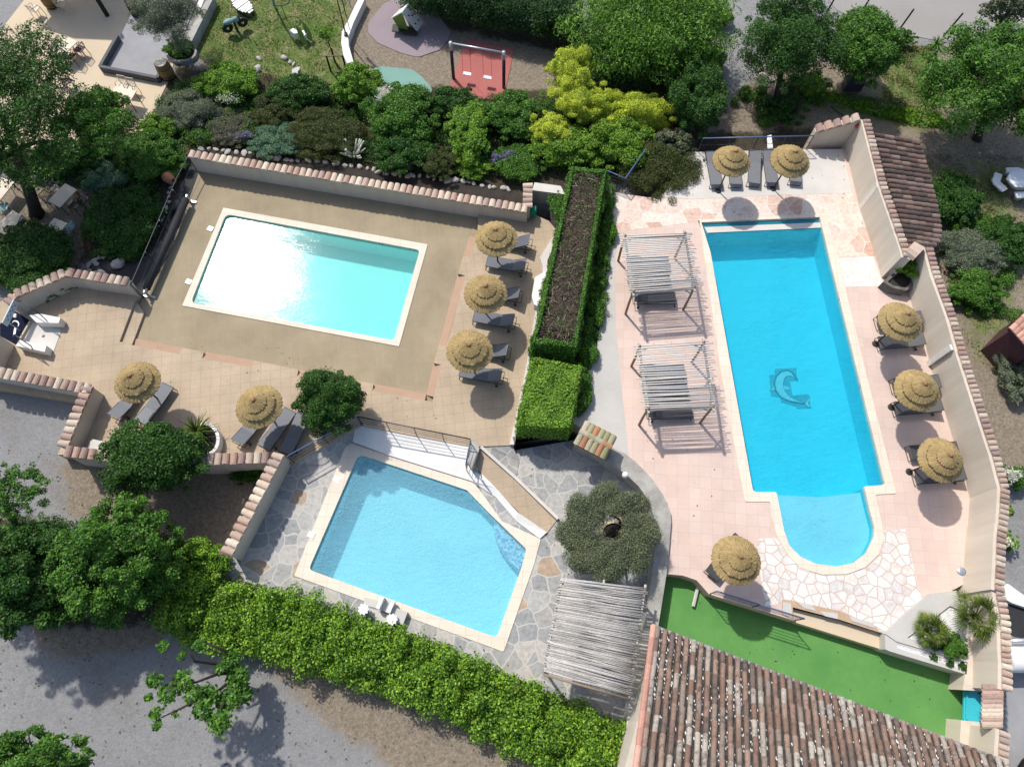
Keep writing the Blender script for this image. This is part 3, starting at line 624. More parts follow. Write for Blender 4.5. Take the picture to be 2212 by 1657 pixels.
# ------------------------------------------------------------------ right deck
rin = [c(120, 1442), c(885, 1408), f(1308, 1482), f(1172, 1491), i(1212, 0), i(1240, 100), i(1236, 165), i(1190, 262), i(1105, 328), i(1000, 352), i(862, 335), i(762, 290), i(690, 218), i(655, 120), i(632, 0), f(605, 1527), f(455, 1527), f(180, -20)]
rin_w = rounded(Wl(rin, ZR), [0, 0, .12, .1, .2, .3, .3, .3, .3, .3, .3, .3, .3, .3, .2, .1, .15, 0], 4)
rout = [c(108, 1425), c(922, 1385), c(1000, 1657), f(1190, 780), f(1382, 1538), f(1242, 1545), i(1285, 60), i(1300, 170), i(1270, 272), i(1180, 358), i(1060, 402), i(900, 405), i(762, 362), i(682, 282), i(612, 165), i(578, 40), f(568, 1590), f(402, 1590), f(250, 780), f(138, 0)]
rout_w = rounded(Wl(rout, ZR), .1, 3)
R, rsh = pool('long blue pool with dolphin mosaic and rounded shallow end', rout_w, rin_w, ZR, 1.3, 'liner_blue', 'water_blue')
rel = lambda P, z0: [(p.x-rsh.x, p.y-rsh.y) for p in P]
def zpts(ps, dz): return rel(Wl(ps, ZR+dz), 0)
# raised shallow floor at the rounded end, a white overflow beam at the far end, the dolphin on the floor
mb = MB(); mb.prism(zpts([f(590, 1545), f(880, 1560), f(1150, 1532), f(1235, 1500), i(1290, 200), i(1200, 330), i(1000, 400), i(760, 340), i(640, 180)], -.42), -1.29, -.42)
sh_ = mb.build('shallow_shelf', M['liner_pale'], R)
mb = MB(); mb.prism(zpts([c(140, 1471), c(908, 1441), c(902, 1474), c(160, 1508)], -.05), -1.28, -.05); mb.build('overflow_beam', M['whitecon'], R)
def floorplate(name, ps, dz, mat, th=.012):
    mb = MB(); mb.prism(zpts(ps, dz), dz, dz+th); return mb.build(name, M[mat], R)
floorplate('mosaic_panel', [f(x, y) for x, y in ((595, 732), (735, 725), (738, 806), (692, 812), (712, 905), (815, 895), (828, 985), (742, 990), (730, 975), (636, 946), (630, 916), (572, 907), (560, 772), (597, 767))], -1.298, 'dolphin_dark', .014)
SPN = [(742, 806, 1), (730, 790, 4), (716, 776, 7), (700, 765, 13), (676, 758, 19), (650, 766, 24), (630, 790, 28), (622, 825, 30), (628, 862, 28), (650, 897, 23), (685, 922, 16), (725, 937, 10), (765, 947, 6), (792, 953, 4)]
lft, rgt = [], []
for k, (x, y, w_) in enumerate(SPN):
    x0, y0 = SPN[max(0, k-1)][:2]; x1, y1 = SPN[min(len(SPN)-1, k+1)][:2]; l_ = math.hypot(x1-x0, y1-y0); nx_, ny_ = (y1-y0)/l_, -(x1-x0)/l_
    lft.append((x+nx_*w_, y+ny_*w_)); rgt.append((x-nx_*w_, y-ny_*w_))
tail = [(800, 940), (822, 908), (818, 940), (812, 952), (832, 984), (806, 972)]
body = lft+tail+rgt[::-1]
floorplate('dolphin', [f(x, y) for x, y in body], -1.282, 'dolphin_light', .01)
for q in ([(600, 818), (566, 872), (606, 868)], [(648, 838), (700, 858), (656, 868)]): floorplate('dolphin_fin', [f(x, y) for x, y in q], -1.279, 'dolphin_light', .012)
mb = MB(); tp_ = lambda P, r_: mb.tube([W(f(x, y), ZR-1.265)-Vector((rsh.x, rsh.y, ZR)) for x, y in P], r_, 5)
tp_(lft+tail+rgt[::-1], .013); tp_(rgt if rgt[7][0] < lft[7][0] else lft, .04); tp_([(600, 818), (566, 872), (606, 868)], .016); mb.build('dolphin_outline', M['dolphin_line'], R)
rdeck = [o(1311, 410), o(1370, 430), o(1420, 425), o(1480, 400), c(60, 983), c(100, 985), c(800, 968), c(1033, 966), o(1845, 315), o(1905, 540), o(1975, 630), o(2030, 790), o(2060, 900), o(2105, 1050), o(2115, 1160), o(2095, 1240), o(2085, 1260), i(1720, 520), i(1550, 575), i(1322, 790), i(1310, 782), i(1020, 650), i(700, 600), i(735, 705), i(170, 530), i(90, 440), i(0, 410), h(2105, 400), h(2135, 50), e(2110, 1600), e(1960, 1400), e(1730, 1230), e(1500, 1080), e(1560, 850), e(1650, 600), e(1700, 300), e(1730, 0), b(1735, 1500), b(1700, 1400)]
slab('pink_tiled_terrace', Wl(rdeck, ZR), ZR, M['pinktile'], 3.6, [grow(rin_w, .12)])
def sheet(name, ps, mat, z=ZR+.005): return slab(name, Wl(ps, z), z, M[mat], .02)
sheet('concrete_path', [b(1735, 1500), b(1815, 1500), e(1772, 0), e(1775, 450), e(1800, 720), e(1860, 1290), e(1880, 1325), e(1720, 1232), e(1505, 1080), e(1560, 850), e(1650, 600), e(1700, 300)], 'concrete')
sheet('pink_flagstone_paving', [o(1311, 414), b(2060, 1290), c(60, 1292), c(300, 1282), c(600, 1266), c(1098, 1252), c(1160, 1380), c(1250, 1657), f(1238, 0), f(1004, 10), c(990, 1640), c(924, 1392), c(108, 1428), c(70, 1440), b(1830, 1495), b(1735, 1497), b(1710, 1410)], 'flagpink')
sheet('white_concrete_paving', [o(1430, 425), c(60, 984), c(100, 986), c(800, 969), c(1033, 967), c(1098, 1251), c(600, 1264), c(300, 1280), c(60, 1290)], 'whitecon')
sheet('cream_flagstone_paving', [f(1006, 14), f(1232, 4), f(1290, 165), f(1332, 196), f(1056, 200)], 'flagcream')
sheet('white_flagstone_paving', [i(480, 170), i(612, 168), i(690, 290), i(880, 408), i(1060, 408), i(1200, 362), i(1285, 272), i(1300, 120), i(1440, 110), i(1546, 565), i(1335, 778), i(1030, 640), i(660, 568), i(600, 600), i(525, 610)], 'flagwhite')
sheet('stone_edging', [i(645, 565), i(700, 570), i(1020, 640), i(1315, 770), i(1310, 790), i(1000, 690), i(712, 615), i(720, 700), i(640, 665)], 'grout', ZR+.01)
for k, q in enumerate(([i(735, 580), i(835, 600), i(865, 640), i(790, 622)], [i(885, 640), i(1005, 655), i(1005, 692), i(920, 672)], [i(1075, 672), i(1230, 715), i(1235, 748), i(1100, 705)], [i(1250, 735), i(1305, 765), i(1305, 780), i(1270, 775)], [i(650, 580), i(700, 590), i(712, 690), i(645, 655)])):
    slab('edging_stone', Wl(q, ZR+.03), ZR+.03, M['concrete'], .04)
slab('tan_tiled_step', Wl([i(710, 625), i(1010, 700), i(1312, 795), i(1312, 895), i(735, 715)], .45), .45, M['patio_tan'], 1.2)
slab('artificial_turf', Wl([h(2090, 330), i(0, 410), i(90, 440), i(240, 520), i(760, 680), i(1330, 880), i(1830, 1060), i(1900, 1400), i(1780, 1510), i(1850, 1620), i(900, 1300), i(0, 830), h(2050, 780), h(2080, 550)], ZT), ZT, M['turf'], 2)
# planter between the two decks, with its dark stone end
PZ = .55
slab('hedge_planter_bed', Wl([o(1112, 958), o(1143, 807), o(1167, 667), o(1186, 560), o(1208, 505), o(1190, 440), o(1312, 420), e(1728, 0), e(1705, 300), e(1655, 600), e(1575, 850), e(1500, 1082), e(1480, 1150), e(1110, 1170)], PZ), PZ, M['darkstone'], 2.8)

# ------------------------------------------------------------------ lower patio, ramp, white landing
bin_ = [e(112, 1283), e(812, 1515), e(950, 1657), h(1197, 240), h(1165, 360), h(1005, 812), g(1998, 372)]
bin_w = rounded(Wl(bin_, ZB), [.3, .3, 0, .15, 0, .2, .2], 4)
bout = [e(38, 1205), e(300, 1290), e(830, 1455), e(870, 1480), h(1040, 60), h(1290, 175), h(1250, 330), h(1050, 905), h(960, 870), g(1905, 412)]
bout_w = rounded(Wl(bout, ZB), .08, 3)
B_, bsh = pool('five sided pale blue pool in grey flagstone patio', bout_w, bin_w, ZB, 1.15, 'liner_sky', 'water_sky')
zb_ = lambda ps, dz: [(p.x-bsh.x, p.y-bsh.y) for p in Wl(ps, ZB+dz)]
mb = MB(); mb.prism(zb_([h(1010, 40), h(985, 90), h(1000, 170), h(1030, 250), h(1090, 320), h(1150, 372), h(1210, 250)], -.3), -1.14, -.3); mb.build('corner_step', M['mosaic'], B_)
slab('flagstone_patio', Wl([o(570, 1050), o(625, 990), o(790, 945), o(1100, 975), o(1300, 940), o(1400, 1010), o(1440, 1080), o(1455, 1250), o(1430, 1500), o(1370, 1600), o(1130, 1470), o(800, 1350), o(470, 1255)], ZB), ZB, M['flag'], 1.6, [grow(bin_w, .12)])
def ptz(*q): return [W(p, z) for p, z in q], [z for p, z in q]
P_, Z_ = ptz((e(72, 1200), ZB+.1), (e(95, 1085), ZL-.03), (e(830, 1235), ZL-.03), (e(850, 1330), .17), (e(890, 1390), ZB+.22), (e(1000, 1500), ZB+.2), (e(1140, 1657), ZB+.2), (h(1330, 130), ZB+.12), (h(1285, 172), ZB+.05), (h(1130, 55), ZB+.05), (e(1000, 1560), ZB+.05), (e(875, 1478), ZB+.05), (e(832, 1452), ZB+.1), (e(300, 1287), ZB+.1))
slab('white_landing', P_, Z_, M['white'], .8)
P_, Z_ = ptz((o(614, 1010), ZB+.012), (o(640, 997), ZL-.04), (o(780, 916), ZL-.04), (o(762, 955), ZB+.03), (o(700, 1005), ZB+.012), (o(655, 1040), ZB+.012))
slab('flagstone_slope', P_, Z_, M['flag'], .8)
P_, Z_ = ptz((e(860, 1365), .12), (e(897, 1235), ZL-.03), (e(920, 1258), ZL-.03), (h(1400, 45), ZB+.04), (h(1312, 160), ZB+.04), (h(1212, 65), ZB+.06))
slab('ramp', P_, Z_, M['deckouter'], 1)
mb = MB(); A = [W(e(903, 1238), ZL+.05), W(e(1130, 1440), .1), W(h(1402, 45), ZB+.12)]
for k in range(2): mb.beam(A[k], A[k+1], .12, .2)
tag(mb.build('curb', M['whitecon']), kind='structure')
P_, Z_ = ptz((e(905, 1228), ZL-.04), (e(1108, 1228), ZL-.04), (e(1150, 1330), ZB+.03), (e(1130, 1440), ZB+.02), (e(1060, 1390), -.02))
slab('sloped_flagstones', P_, Z_, M['flag'], .8)
pw = slab('stone_pillar', Wl([e(838, 1200), e(872, 1196), e(893, 1245), e(850, 1385), e(815, 1330)], .62), .62, M['stone'], 1, (), None); tag(pw, 'pale stone pillar at the top of the tan ramp', 'pillar')
# curved retaining wall of the right deck and the wide rendered wall that follows it
cw_r = [e(1745, 1235), e(1830, 1275), e(1910, 1335), e(2010, 1440), e(2085, 1550), e(2130, 1657), h(2135, 60), h(2120, 250), h(2105, 400), h(2080, 560), h(2050, 745)]
cw_l = [h(1975, 745), h(1985, 560), h(2010, 400), h(2030, 250), h(2040, 100), e(2000, 1600), e(1925, 1490), e(1850, 1420), e(1785, 1370), e(1710, 1325)]
tag(slab('stone_retaining_wall', Wl(cw_r+cw_l, ZR+.18), ZR+.18, M['stone'], 3, (), None), 'curved grey stone retaining wall beside pink tiled terrace', 'wall')
tag(slab('rendered_retaining_wall', Wl([h(2048, 748), h(2020, 790), h(1985, 1200), h(1955, 1500), h(1840, 1440), h(1870, 1180), h(1935, 800), h(1972, 748)], ZR+.16), ZR+.16, M['plaster_grey'], 3, (), None), 'wide beige rendered wall top between reed pergola and tiled roof', 'wall')
mb = MB(); tb = MB()
A, B = W(h(1800, 1470), -.5), W(h(1950, 1530), -.5)
for k in range(5): halftile(tb, A.lerp(B, (k+.5)/5)-A, Vector((.25, .97, 0)), Vector((.97, -.25, 0)), .55, .13, .14, .9)
capw = empty('tile_capped_wall', A, 0, 'short tile capped wall end by the bright hedge', 'wall'); tb.build('coping', M['capping_pink'], capw)
mb.prism([(q.x-A.x, q.y-A.y) for q in (W(h(1800, 1445), -.5), W(h(1945, 1505), -.5), W(h(1945, 1560), -.5), W(h(1795, 1500), -.5))], -1.2, -.01); mb.build('masonry', M['plaster'], capw)

# ------------------------------------------------------------------ tile capped garden walls
wall('long rendered wall with curved tile capping behind the aqua pool', Wl([a(1218, 1016), b(0, 1168), b(1203, 1375)], 1.05)[0::2], -.3, 1.05, .26, 1)
wall('short tile capped return wall at the green hose reel', Wl([b(1222, 1350), b(1225, 1190)], 1.05), -.3, 1.05, .26, 1, cap='capping')
wall('angled tile capped wall sheltering the terrace foot bath', Wl([da(120, 640), da(215, 540), da(850, 262), da(960, 275), da(1650, 378)], 1.25), -.4, 1.25, .26, 1, 'plaster_grey', 'capping_pink')
wall('low tile capped wall along the car park gravel', Wl([d(-160, 705), d(0, 738), d(594, 846)], ZL+.95), -.8, ZL+.95, .27, -1, 'plaster_grey', 'capping_pink')
wall('plain wall end left of the navy entrance mat', Wl([da(-20, 1022), da(-190, 1400)], ZL+1.05), -.4, ZL+1.05, .26, -1, 'plaster', None, name='rendered_wall')
wall('tile capped wall between gravel and the first south parasol', Wl([d(596, 848), d(432, 1242)], ZL+.95), -.8, ZL+.95, .27, -1, 'plaster', 'capping_pink')
wall('tile capped wall partly hidden under the round dark tree', Wl([d(430, 1244), d(730, 1277), d(1290, 1300), d(1745, 1286)], ZL+.95), -1.0, ZL+.95, .27, -1, 'plaster_grey', 'capping_pink')
wall('tall tile capped wall stepping down beside the grey flagstones', Wl([d(1832, 1285), g(1488, 285)], ZL+1.0), ZB-.4, ZL+1.0, .28, -1, 'plaster', 'capping')
# walls of the right deck
WT = ZR+1.7
tops = [c(1150, 775), c(1262, 1210), c(1270, 1240), c(1390, 1530), c(1425, 1657), f(1290, 0)]
root = wall('corner wall with sloping top at the far end of right terrace', [W(c(860, 857), ZR+.95), W(c(1150, 777), WT)], ZR-.8, [ZR+.95, WT], .26, 1, 'plaster', 'capping_pink', .35)
wall('tall rendered wall carrying the dark lean-to roof', [W(p, WT) for p in (c(1152, 776), c(1262, 1210), c(1400, 1610), rp(1035, 400))], ZR-.8, WT, .3, 1, 'plaster', 'capping_pink', .24, shift=.28, tl=.66)
wall('short tile capped wall beside the planted corner niche', [W(rp(1225, 460), WT), W(rp(1478, 190), WT)], ZR-.8, WT, .28, 1, 'plaster', 'capping', .9)
wall('long rendered boundary wall behind the east parasols', [W(p, WT) for p in (rp(1490, 200), f(1600, 130), f(1700, 400), f(1770, 650), f(1890, 1020), f(1982, 1300), f(2035, 1500), i(2028, 0), i(2010, 150), i(1995, 500))], ZR-.8, WT, .32, 1, 'plaster', 'capping_pink', .21, shift=.32, tl=.62)
wall('lower rendered boundary wall between palm planter and turquoise gate', [W(p, WT-.1) for p in (i(1995, 500), i(2030, 690), i(2035, 900), i4(1870, 1050), gt(825, 560))], ZT-.8, WT-.1, .34, 1, 'plaster', 'capping', .21, shift=.32, tl=.62)
wall('rendered wall end below the turquoise gate', [W(p, WT-.1) for p in (gt(795, 1110), gt(765, 1560), gt(740, 1800))], ZT-.8, WT-.1, .34, 1, 'plaster', 'capping', .21, shift=.32, tl=.62)
# flat rendered ledges seen beside the gate
tag(slab('rendered_ledge', Wl([i(1822, 700), i(2040, 900), i(2040, 1165), i(1812, 1150), i(1840, 960)], .9), .9, M['plaster'], 1.3, (), None), 'broad cream rendered ledge above the green turf', 'ledge')
tag(slab('rendered_ledge', Wl([gt(312, 1000), gt(790, 1045), gt(775, 1620), gt(290, 1420)], .9), .9, M['plaster'], 1.3, (), None), 'broad cream rendered ledge next to the tiled roof eave', 'ledge')
GR = empty('garden_gate', W(i(1905, 1260), .1), 0, 'turquoise painted gate below a small tiled canopy', 'gate'); gi = GR.location.copy()
mb = MB(); mb.prism([p-gi for p in Wl([gt(362, 600), gt(695, 608), gt(690, 1040), gt(352, 1000)], .5)], .3, .38); mb.build('panel', M['turq'], GR)
mb = MB()
for A, B in ((gt(395, 610), gt(385, 1000)), (gt(600, 608), gt(595, 1030)), (gt(362, 605), gt(692, 612)), (gt(352, 995), gt(690, 1035))): mb.beam(W(A, .52)-gi, W(B, .52)-gi, .05, .06)
mb.build('frame', M['turq'], GR)
mb = MB(); mb.box(W(gt(580, 618), .56)-gi, (.1, .08, .06)); mb.build('latch', M['frame'], GR)
CR = empty('tiled_canopy', W(gt(745, 800), 1.9), 0, 'small row of pinkish tiles overhanging the turquoise gate', 'canopy'); ci = CR.location.copy(); mb = MB()
for k in range(9):
    p = W(gt(752-k*1.5, 560+k*62), 2.12); halftile(mb, p-ci, (-1, -.05, -.35), (0, 1, 0), .62, .13, .15, .8)
mb.build('tiles', M['capping_pink'], CR)
mb = MB(); mb.prism([p-ci for p in Wl([gt(702, 535), gt(800, 545), gt(790, 1110), gt(680, 1080)], 1.98)], -.02, .06); mb.build('board', M['plaster'], CR)
# lean-to roof
LT = empty('lean_to_roof', W(c(1450, 1250), ZR), 0, 'dark weathered lean-to roof of barrel tiles outside tall wall', 'roof'); li = LT.location.copy()
def pl(P, s_):
    L = [0]
    for k in range(1, len(P)): L.append(L[-1]+math.hypot(P[k][0]-P[k-1][0], P[k][1]-P[k-1][1]))
    s_ *= L[-1]
    for k in range(1, len(P)):
        if s_ <= L[k]+1e-6: t = (s_-L[k-1])/(L[k]-L[k-1]); return (P[k-1][0]*(1-t)+P[k][0]*t, P[k-1][1]*(1-t)+P[k][1]*t)
ST = [c(1235, 880), c(1330, 1210), c(1455, 1600)]; EN = [c(1522, 935), c(1580, 1130), c(1632, 1330), c(1660, 1490), c(1655, 1560), c(1600, 1615)]
mb = MB(); NR = 23; rnd = random.Random(4)
for k in range(NR):
    A, B = W(pl(ST, k/(NR-1)), ZR+1.55), W(pl(EN, k/(NR-1)), ZR+.95); L = (B-A).length; m_ = max(2, round(L/.48)); D = (B-A)/L; yy = Vector((-D.y, D.x, 0))
    for j in range(m_): halftile(mb, A.lerp(B, (j+.5)/m_)-li+Vector((0, 0, .05)), D+Vector((0, 0, .03)), yy, L/m_*1.1, .118*rnd.uniform(.95, 1.05), .135*rnd.uniform(.95, 1.05), .9)
mb.build('tiles', M['darktile'], LT)
A = [W(p, ZR+1.56) for p in (ST[0], ST[1], ST[2])]; Bp = [W(p, ZR+.96) for p in (EN[5], EN[3], EN[2], EN[1], EN[0])]
ring = A+Bp; mb = MB(); mb.add([p-li for p in ring]+[p-li-Vector((0, 0, .06)) for p in ring], [tuple(range(8)), tuple(range(15, 7, -1))]+[(k, k+8, (k+1) % 8+8, (k+1) % 8) for k in range(8)]); mb.build('roof_boards', M['soilbed'], LT)
for p in (Bp[4], Bp[2], Bp[1]): mb = MB(); mb.beam(p-li-Vector((.15, 0, .1)), Vector((p.x-.15, p.y, ZN))-li, .1, .1, Vector((1, 0, 0))); mb.build('post', M['darkwood'], LT)
# ------------------------------------------------------------------ tiled roof building, lower right
EZ = 2.5; P0, P1 = W(h(2025, 748), EZ), W(i(2110, 1632), EZ); ex = (P1-P0); LE = ex.length; ex /= LE; ey = Vector((ex.y, -ex.x, 0)); VZ = min((abs((W(h(1962, 1580), EZ+k*.02)-P0).dot(ex)), EZ+k*.02) for k in range(160))[1]; up_ = (W(h(1962, 1580), VZ)-P0); up_ = (up_-ex*up_.dot(ex)).normalized()
BR = empty('pool_house', P0, 0, 'pool house with mottled terracotta barrel tile roof', 'building')
mb = MB(); ncol = 47; RL = 6.6; rnd = random.Random(9)
for k in range(ncol):
    x = (k+.5)/ncol*LE; w_ = LE/ncol; off_ = rnd.uniform(0, .12)
    for j in range(11):
        y = .3+j*.6-off_*(j > 0); t_ = .02+rnd.uniform(-.006, .01)
        halftile(mb, ex*(x+rnd.uniform(-.012, .012))+up_*y+Vector((0, 0, .05+rnd.uniform(0, .015))), up_*-1+Vector((rnd.uniform(-.02, .02), rnd.uniform(-.02, .02), .045)), ex, .70, w_*.30, w_*.36, 1.0, 5)
mb.build('roof_tiles', M['rooftile'], BR)
mb = MB(); q = [Vector((0, 0, 0)), ex*LE, ex*LE+up_*RL, up_*RL]; mb.add([p+Vector((0, 0, .045)) for p in q]+[p-Vector((0, 0, .1)) for p in q], [(3, 2, 1, 0), (4, 5, 6, 7), (0, 1, 5, 4), (1, 2, 6, 5), (2, 3, 7, 6), (3, 0, 4, 7)]); mb.build('roof_deck', M['roofchannel'], BR)
mb = MB()
for k in range(ncol):
    for sd_ in (-1, 1):
        for j in range(34):
            y = j*.19+rnd.uniform(0, .15); dens = .35+.5*math.sin(k*.37+1.3)*math.sin(y*.9+k*.21)
            if rnd.random() < dens*.65: mb.blob(ex*((k+.5+sd_*.42+rnd.uniform(-.04, .04))*LE/ncol)+up_*y+Vector((0, 0, .055)), (.022*rnd.uniform(.4, 1.2), .05*rnd.uniform(.4, 1.8), .022), 5, 3, .35, rnd)
mb.build('mortar', M['white'], BR)['kind'] = 'stuff'
mb = MB(); mb.beam(ex*-.02-ey*.05+Vector((0, 0, -.02)), ex*LE-ey*.05+Vector((0, 0, -.02)), .09, .07); mb.build('gutter', M['steel'], BR)
mb = MB(); mb.prism([q_+ey*.35 for q_ in (ex*.3, ex*(LE-.3), ex*(LE-.3)+ey*4.8, ex*.3+ey*4.8)], -EZ-1.6, -.02); mb.build('wall', M['plaster'], BR)
mb = MB(); 
for j in range(11): halftile(mb, ex*-.04+up_*(.3+j*.6)+Vector((0, 0, .04)), up_*-1+Vector((0, 0, .04)), ex, .68, .095, .11, 1.0, 5)
mb.build('verge_tiles', M['redtile'], BR)

for (b0, t0, lab) in ((c(1150, 1352), c(1262, 1195), 'pale stone pilaster on tall wall below the lean-to roof'), (f(1590, 700), f(1740, 590), 'pale stone pilaster on boundary wall between first and middle parasols'), (f(1812, 1262), f(1932, 1190), 'pale stone pilaster on boundary wall between middle and shallow end parasols')):
    A, B = W(b0, ZR), W(t0, WT); dv = Vector((A.x, A.y, 0)); T2 = Vector((B.x, B.y, 0)); 
    wdv = Vector((.16, -.98, 0)).normalized(); mid_ = (dv+T2)/2; mb = MB(); mb.box((mid_.x+.0, mid_.y, (ZR+WT)/2), (.24, .10, WT-ZR-.02), (wdv, Vector((-wdv.y, wdv.x, 0)), Vector((0, 0, 1)))); tag(mb.build('stone_pilaster', M['flagcream']), lab, 'pilaster')
mb = MB(); q = W(i(1800, 385), ZR+1.3); mb.lathe([(.0, -.12), (.09, -.1), (.16, .06), (.15, .08), (0, .06)], 14, q); tag(mb.build('wall_light', M['steel'], None, True), 'small grey uplight on the boundary wall above the palms', 'lamp')
mb = MB(); mb.tube([W(q, ZT+.12) for q in (i(100, 475), i(85, 540), i(68, 610))], .07, 6); mb.tube([W(i(100, 475), ZT+.12), W(i(165, 510), ZT+.12)], .06, 6); tag(mb.build('kerb_piece', M['concrete']), 'pale crooked kerb piece at the edge of green turf', 'kerb')
# ------------------------------------------------------------------ straw parasols
def thatch(rt, zt, rb, zb, thick, n=120, seed=1, bot=True):
    rnd = random.Random(seed); mb = MB(); rings = 7; vs = []
    lens = [rnd.uniform(-.025, .03) for _ in range(n)]
    for k in range(rings):
        t = k/(rings-1)
        for j in range(n):
            r = rt+(rb-rt)*t+(lens[j] if k == rings-1 else 0)+rnd.uniform(-.004, .004); z = zt+(zb-zt)*t+.03*math.sin(t*PI)+rnd.uniform(-.007, .007)*(.4+t)+(.005 if j % 2 else -.005)
            an = 2*PI*j/n; vs.append((r*math.cos(an), r*math.sin(an), z))
    fs = [(k*n+j, k*n+(j+1) % n, (k+1)*n+(j+1) % n, (k+1)*n+j) for k in range(rings-1) for j in range(n)]
    q = len(vs)
    for j in range(n):
        an = 2*PI*j/n; vs.append(((rb-.02+lens[j])*math.cos(an), (rb-.02+lens[j])*math.sin(an), zb-thick+rnd.uniform(-.02, .01)))
    fs += [((rings-1)*n+j, (rings-1)*n+(j+1) % n, q+(j+1) % n, q+j) for j in range(n)]
    mb.add(vs, fs); return mb
def make_parasol():
    r = empty('straw_parasol')
    thatch(.55, 2.30, .94, 2.08, .07, 132, 1).build('lower_thatch', M['straw'], r, False)
    thatch(.33, 2.51, .71, 2.335, .07, 110, 2).build('middle_thatch', M['straw'], r, False)
    thatch(.03, 2.72, .45, 2.535, .06, 80, 3).build('upper_thatch', M['straw'], r, False)
    MB().blob((0, 0, 2.73), (.075, .075, .055), 12, 6, .03).build('finial', M['knob'], r, True)
    mb = MB(); mb.tube([(0, 0, 0), (0, 0, 2.6)], .035, 10); mb.build('pole', M['pole'], r, True)
    mb = MB(); mb.lathe([(.0, .06), (.12, .06), (.155, .03), (.16, 0)], 20); mb.build('base', M['frame'], r)
    mb = MB()
    for k in range(8):
        an = k*PI/4; mb.beam((.05*math.cos(an), .05*math.sin(an), 2.42), (.9*math.cos(an), .9*math.sin(an), 2.06), .02, .02)
    mb.build('ribs', M['pole'], r); return r
par0 = make_parasol(); first = [True]
G_L, G_R = 'straw parasols around the left deck', 'straw parasols on the pink terrace'
PAR = [(z5(915, 340), ZL, G_L, 'straw parasol closest to the long tile capped wall of the aqua pool'), (z5(738, 1045), ZL, G_L, 'middle straw parasol between aqua pool and tall clipped hedge'), (e(818, 560), ZL, G_L, 'straw parasol nearest the bright green box hedge'),
    (d(828, 775), ZL, G_L, 'pale straw parasol beside the gravel side wall'), (d(1655, 940), ZL, G_L, 'straw parasol standing between yucca planter and round leafy tree'),
    (c(343, 985), ZR, G_R, 'golden straw parasol above the three loungers near black railing'), (c(727, 970), ZR, G_R, 'golden straw parasol closest to the sloping corner wall'),
    (f(1465, 380), ZR, G_R, 'straw parasol next to planted wall niche by long blue pool'), (f(1585, 820), ZR, G_R, 'middle straw parasol of the row along east boundary wall'), (f(1722, 1272), ZR, G_R, 'straw parasol nearest the shallow end along the boundary wall'),
    (i(392, 310), ZR, G_R, 'lone straw parasol on white flagstones above green turf')]
for (p, z, gr, lab) in PAR:
    q = par0 if first[0] else copy_tree(par0); first[0] = False; w_ = W(p, z+2.74); q.location = (w_.x, w_.y, z); q.rotation_euler = (math.radians(random.uniform(-2.5, 2.5)), math.radians(random.uniform(-2.5, 2.5)), random.uniform(0, 6.28)); k_ = random.uniform(.975, 1.025)*(.96 if z < .5 else .92); q.scale = (k_, k_*random.uniform(.98, 1.02), 1); tag(q, lab, 'parasol', gr)

# ------------------------------------------------------------------ sun loungers
def make_lounger(mat, rise):
    r = empty('sun_lounger'); L, Wd, H = 1.92, .62, .31; hx = -.30                 # head towards -x
    bl = L/2+hx; tip = Vector((hx-bl*math.cos(rise), 0, H+bl*math.sin(rise)))
    mb = MB(); mb.box(((hx+L/2-.06)/2, 0, H), (L/2-hx-.06, Wd-.05, .02)); mb.tube([(L/2-.06, -Wd/2+.03, H-.015), (L/2-.06, Wd/2-.03, H-.015)], .03, 8); mb.build('seat', M[mat], r)
    mb = MB(); A = Vector((hx, 0, H)); mb.beam(A, tip, Wd-.05, .02, Vector((0, 0, 1))); mb.build('backrest', M[mat], r)
    mb = MB()
    for s in (-1, 1):
        y = s*(Wd/2-.02); mb.tube([(-L/2, y, H-.02), (L/2-.08, y, H-.02)], .017, 6); mb.tube([(hx, y, H+.01), (tip.x, y, tip.z)], .014, 6)
    mb.tube([(-L/2, -Wd/2+.02, H-.02), (-L/2, Wd/2-.02, H-.02)], .016, 6); mb.tube([(tip.x, -Wd/2+.02, tip.z), (tip.x, Wd/2-.02, tip.z)], .014, 6)
    mb.tube([(hx, -Wd/2, H-.02), (hx, Wd/2, H-.02)], .014, 6); mb.build('frame', M['frame'], r)
    mb = MB(); mb.tube([(hx-.4, 0, H-.02), (hx-.32, 0, H+.32*math.tan(rise)*.9)], .013, 6); mb.tube([(-.7, -.2, H-.02), (-.7, .2, H-.02)], .012, 6); mb.build('back_stay', M['frame'], r)
    for x, dx in ((L/2-.12, .07), (-L/2+.34, -.10)):
        mb = MB(); mb.tube([(x, -Wd/2+.02, H-.02), (x+dx, -Wd/2+.01, .03), (x+dx, -Wd/2+.03, .015), (x+dx, Wd/2-.03, .015), (x+dx, Wd/2-.01, .03), (x, Wd/2-.02, H-.02)], .015, 6); mb.build('leg', M['frame'], r)
    for s in (-1, 1):
        mb = MB(); mb.tube([(-L/2+.24, s*(Wd/2+.0), .055), (-L/2+.24, s*(Wd/2+.035), .055)], .055, 14); mb.build('wheel', M['blackrubber'], r)
    return r
PROTO = {}
def lounger(head, foot, z, mat, rise, label, group):
    key = (mat, rise); H = W(head, z+.3); Fp = W(foot, z+.3); m_ = (H+Fp)/2; dd = Fp-H
    if key not in PROTO: PROTO[key] = q = make_lounger(mat, rise)
    else: q = copy_tree(PROTO[key])
    q.location = (m_.x, m_.y, z); q.rotation_euler = (0, 0, math.atan2(dd.y, dd.x)); tag(q, label, 'sun lounger', group)
GL, GRR, GN, GE = 'loungers beside the aqua pool', 'loungers by the long blue pool', 'loungers by the black railing', 'loungers under stick pergolas'
r30, r12, r20, r35 = math.radians(30), math.radians(10), math.radians(20), math.radians(38)
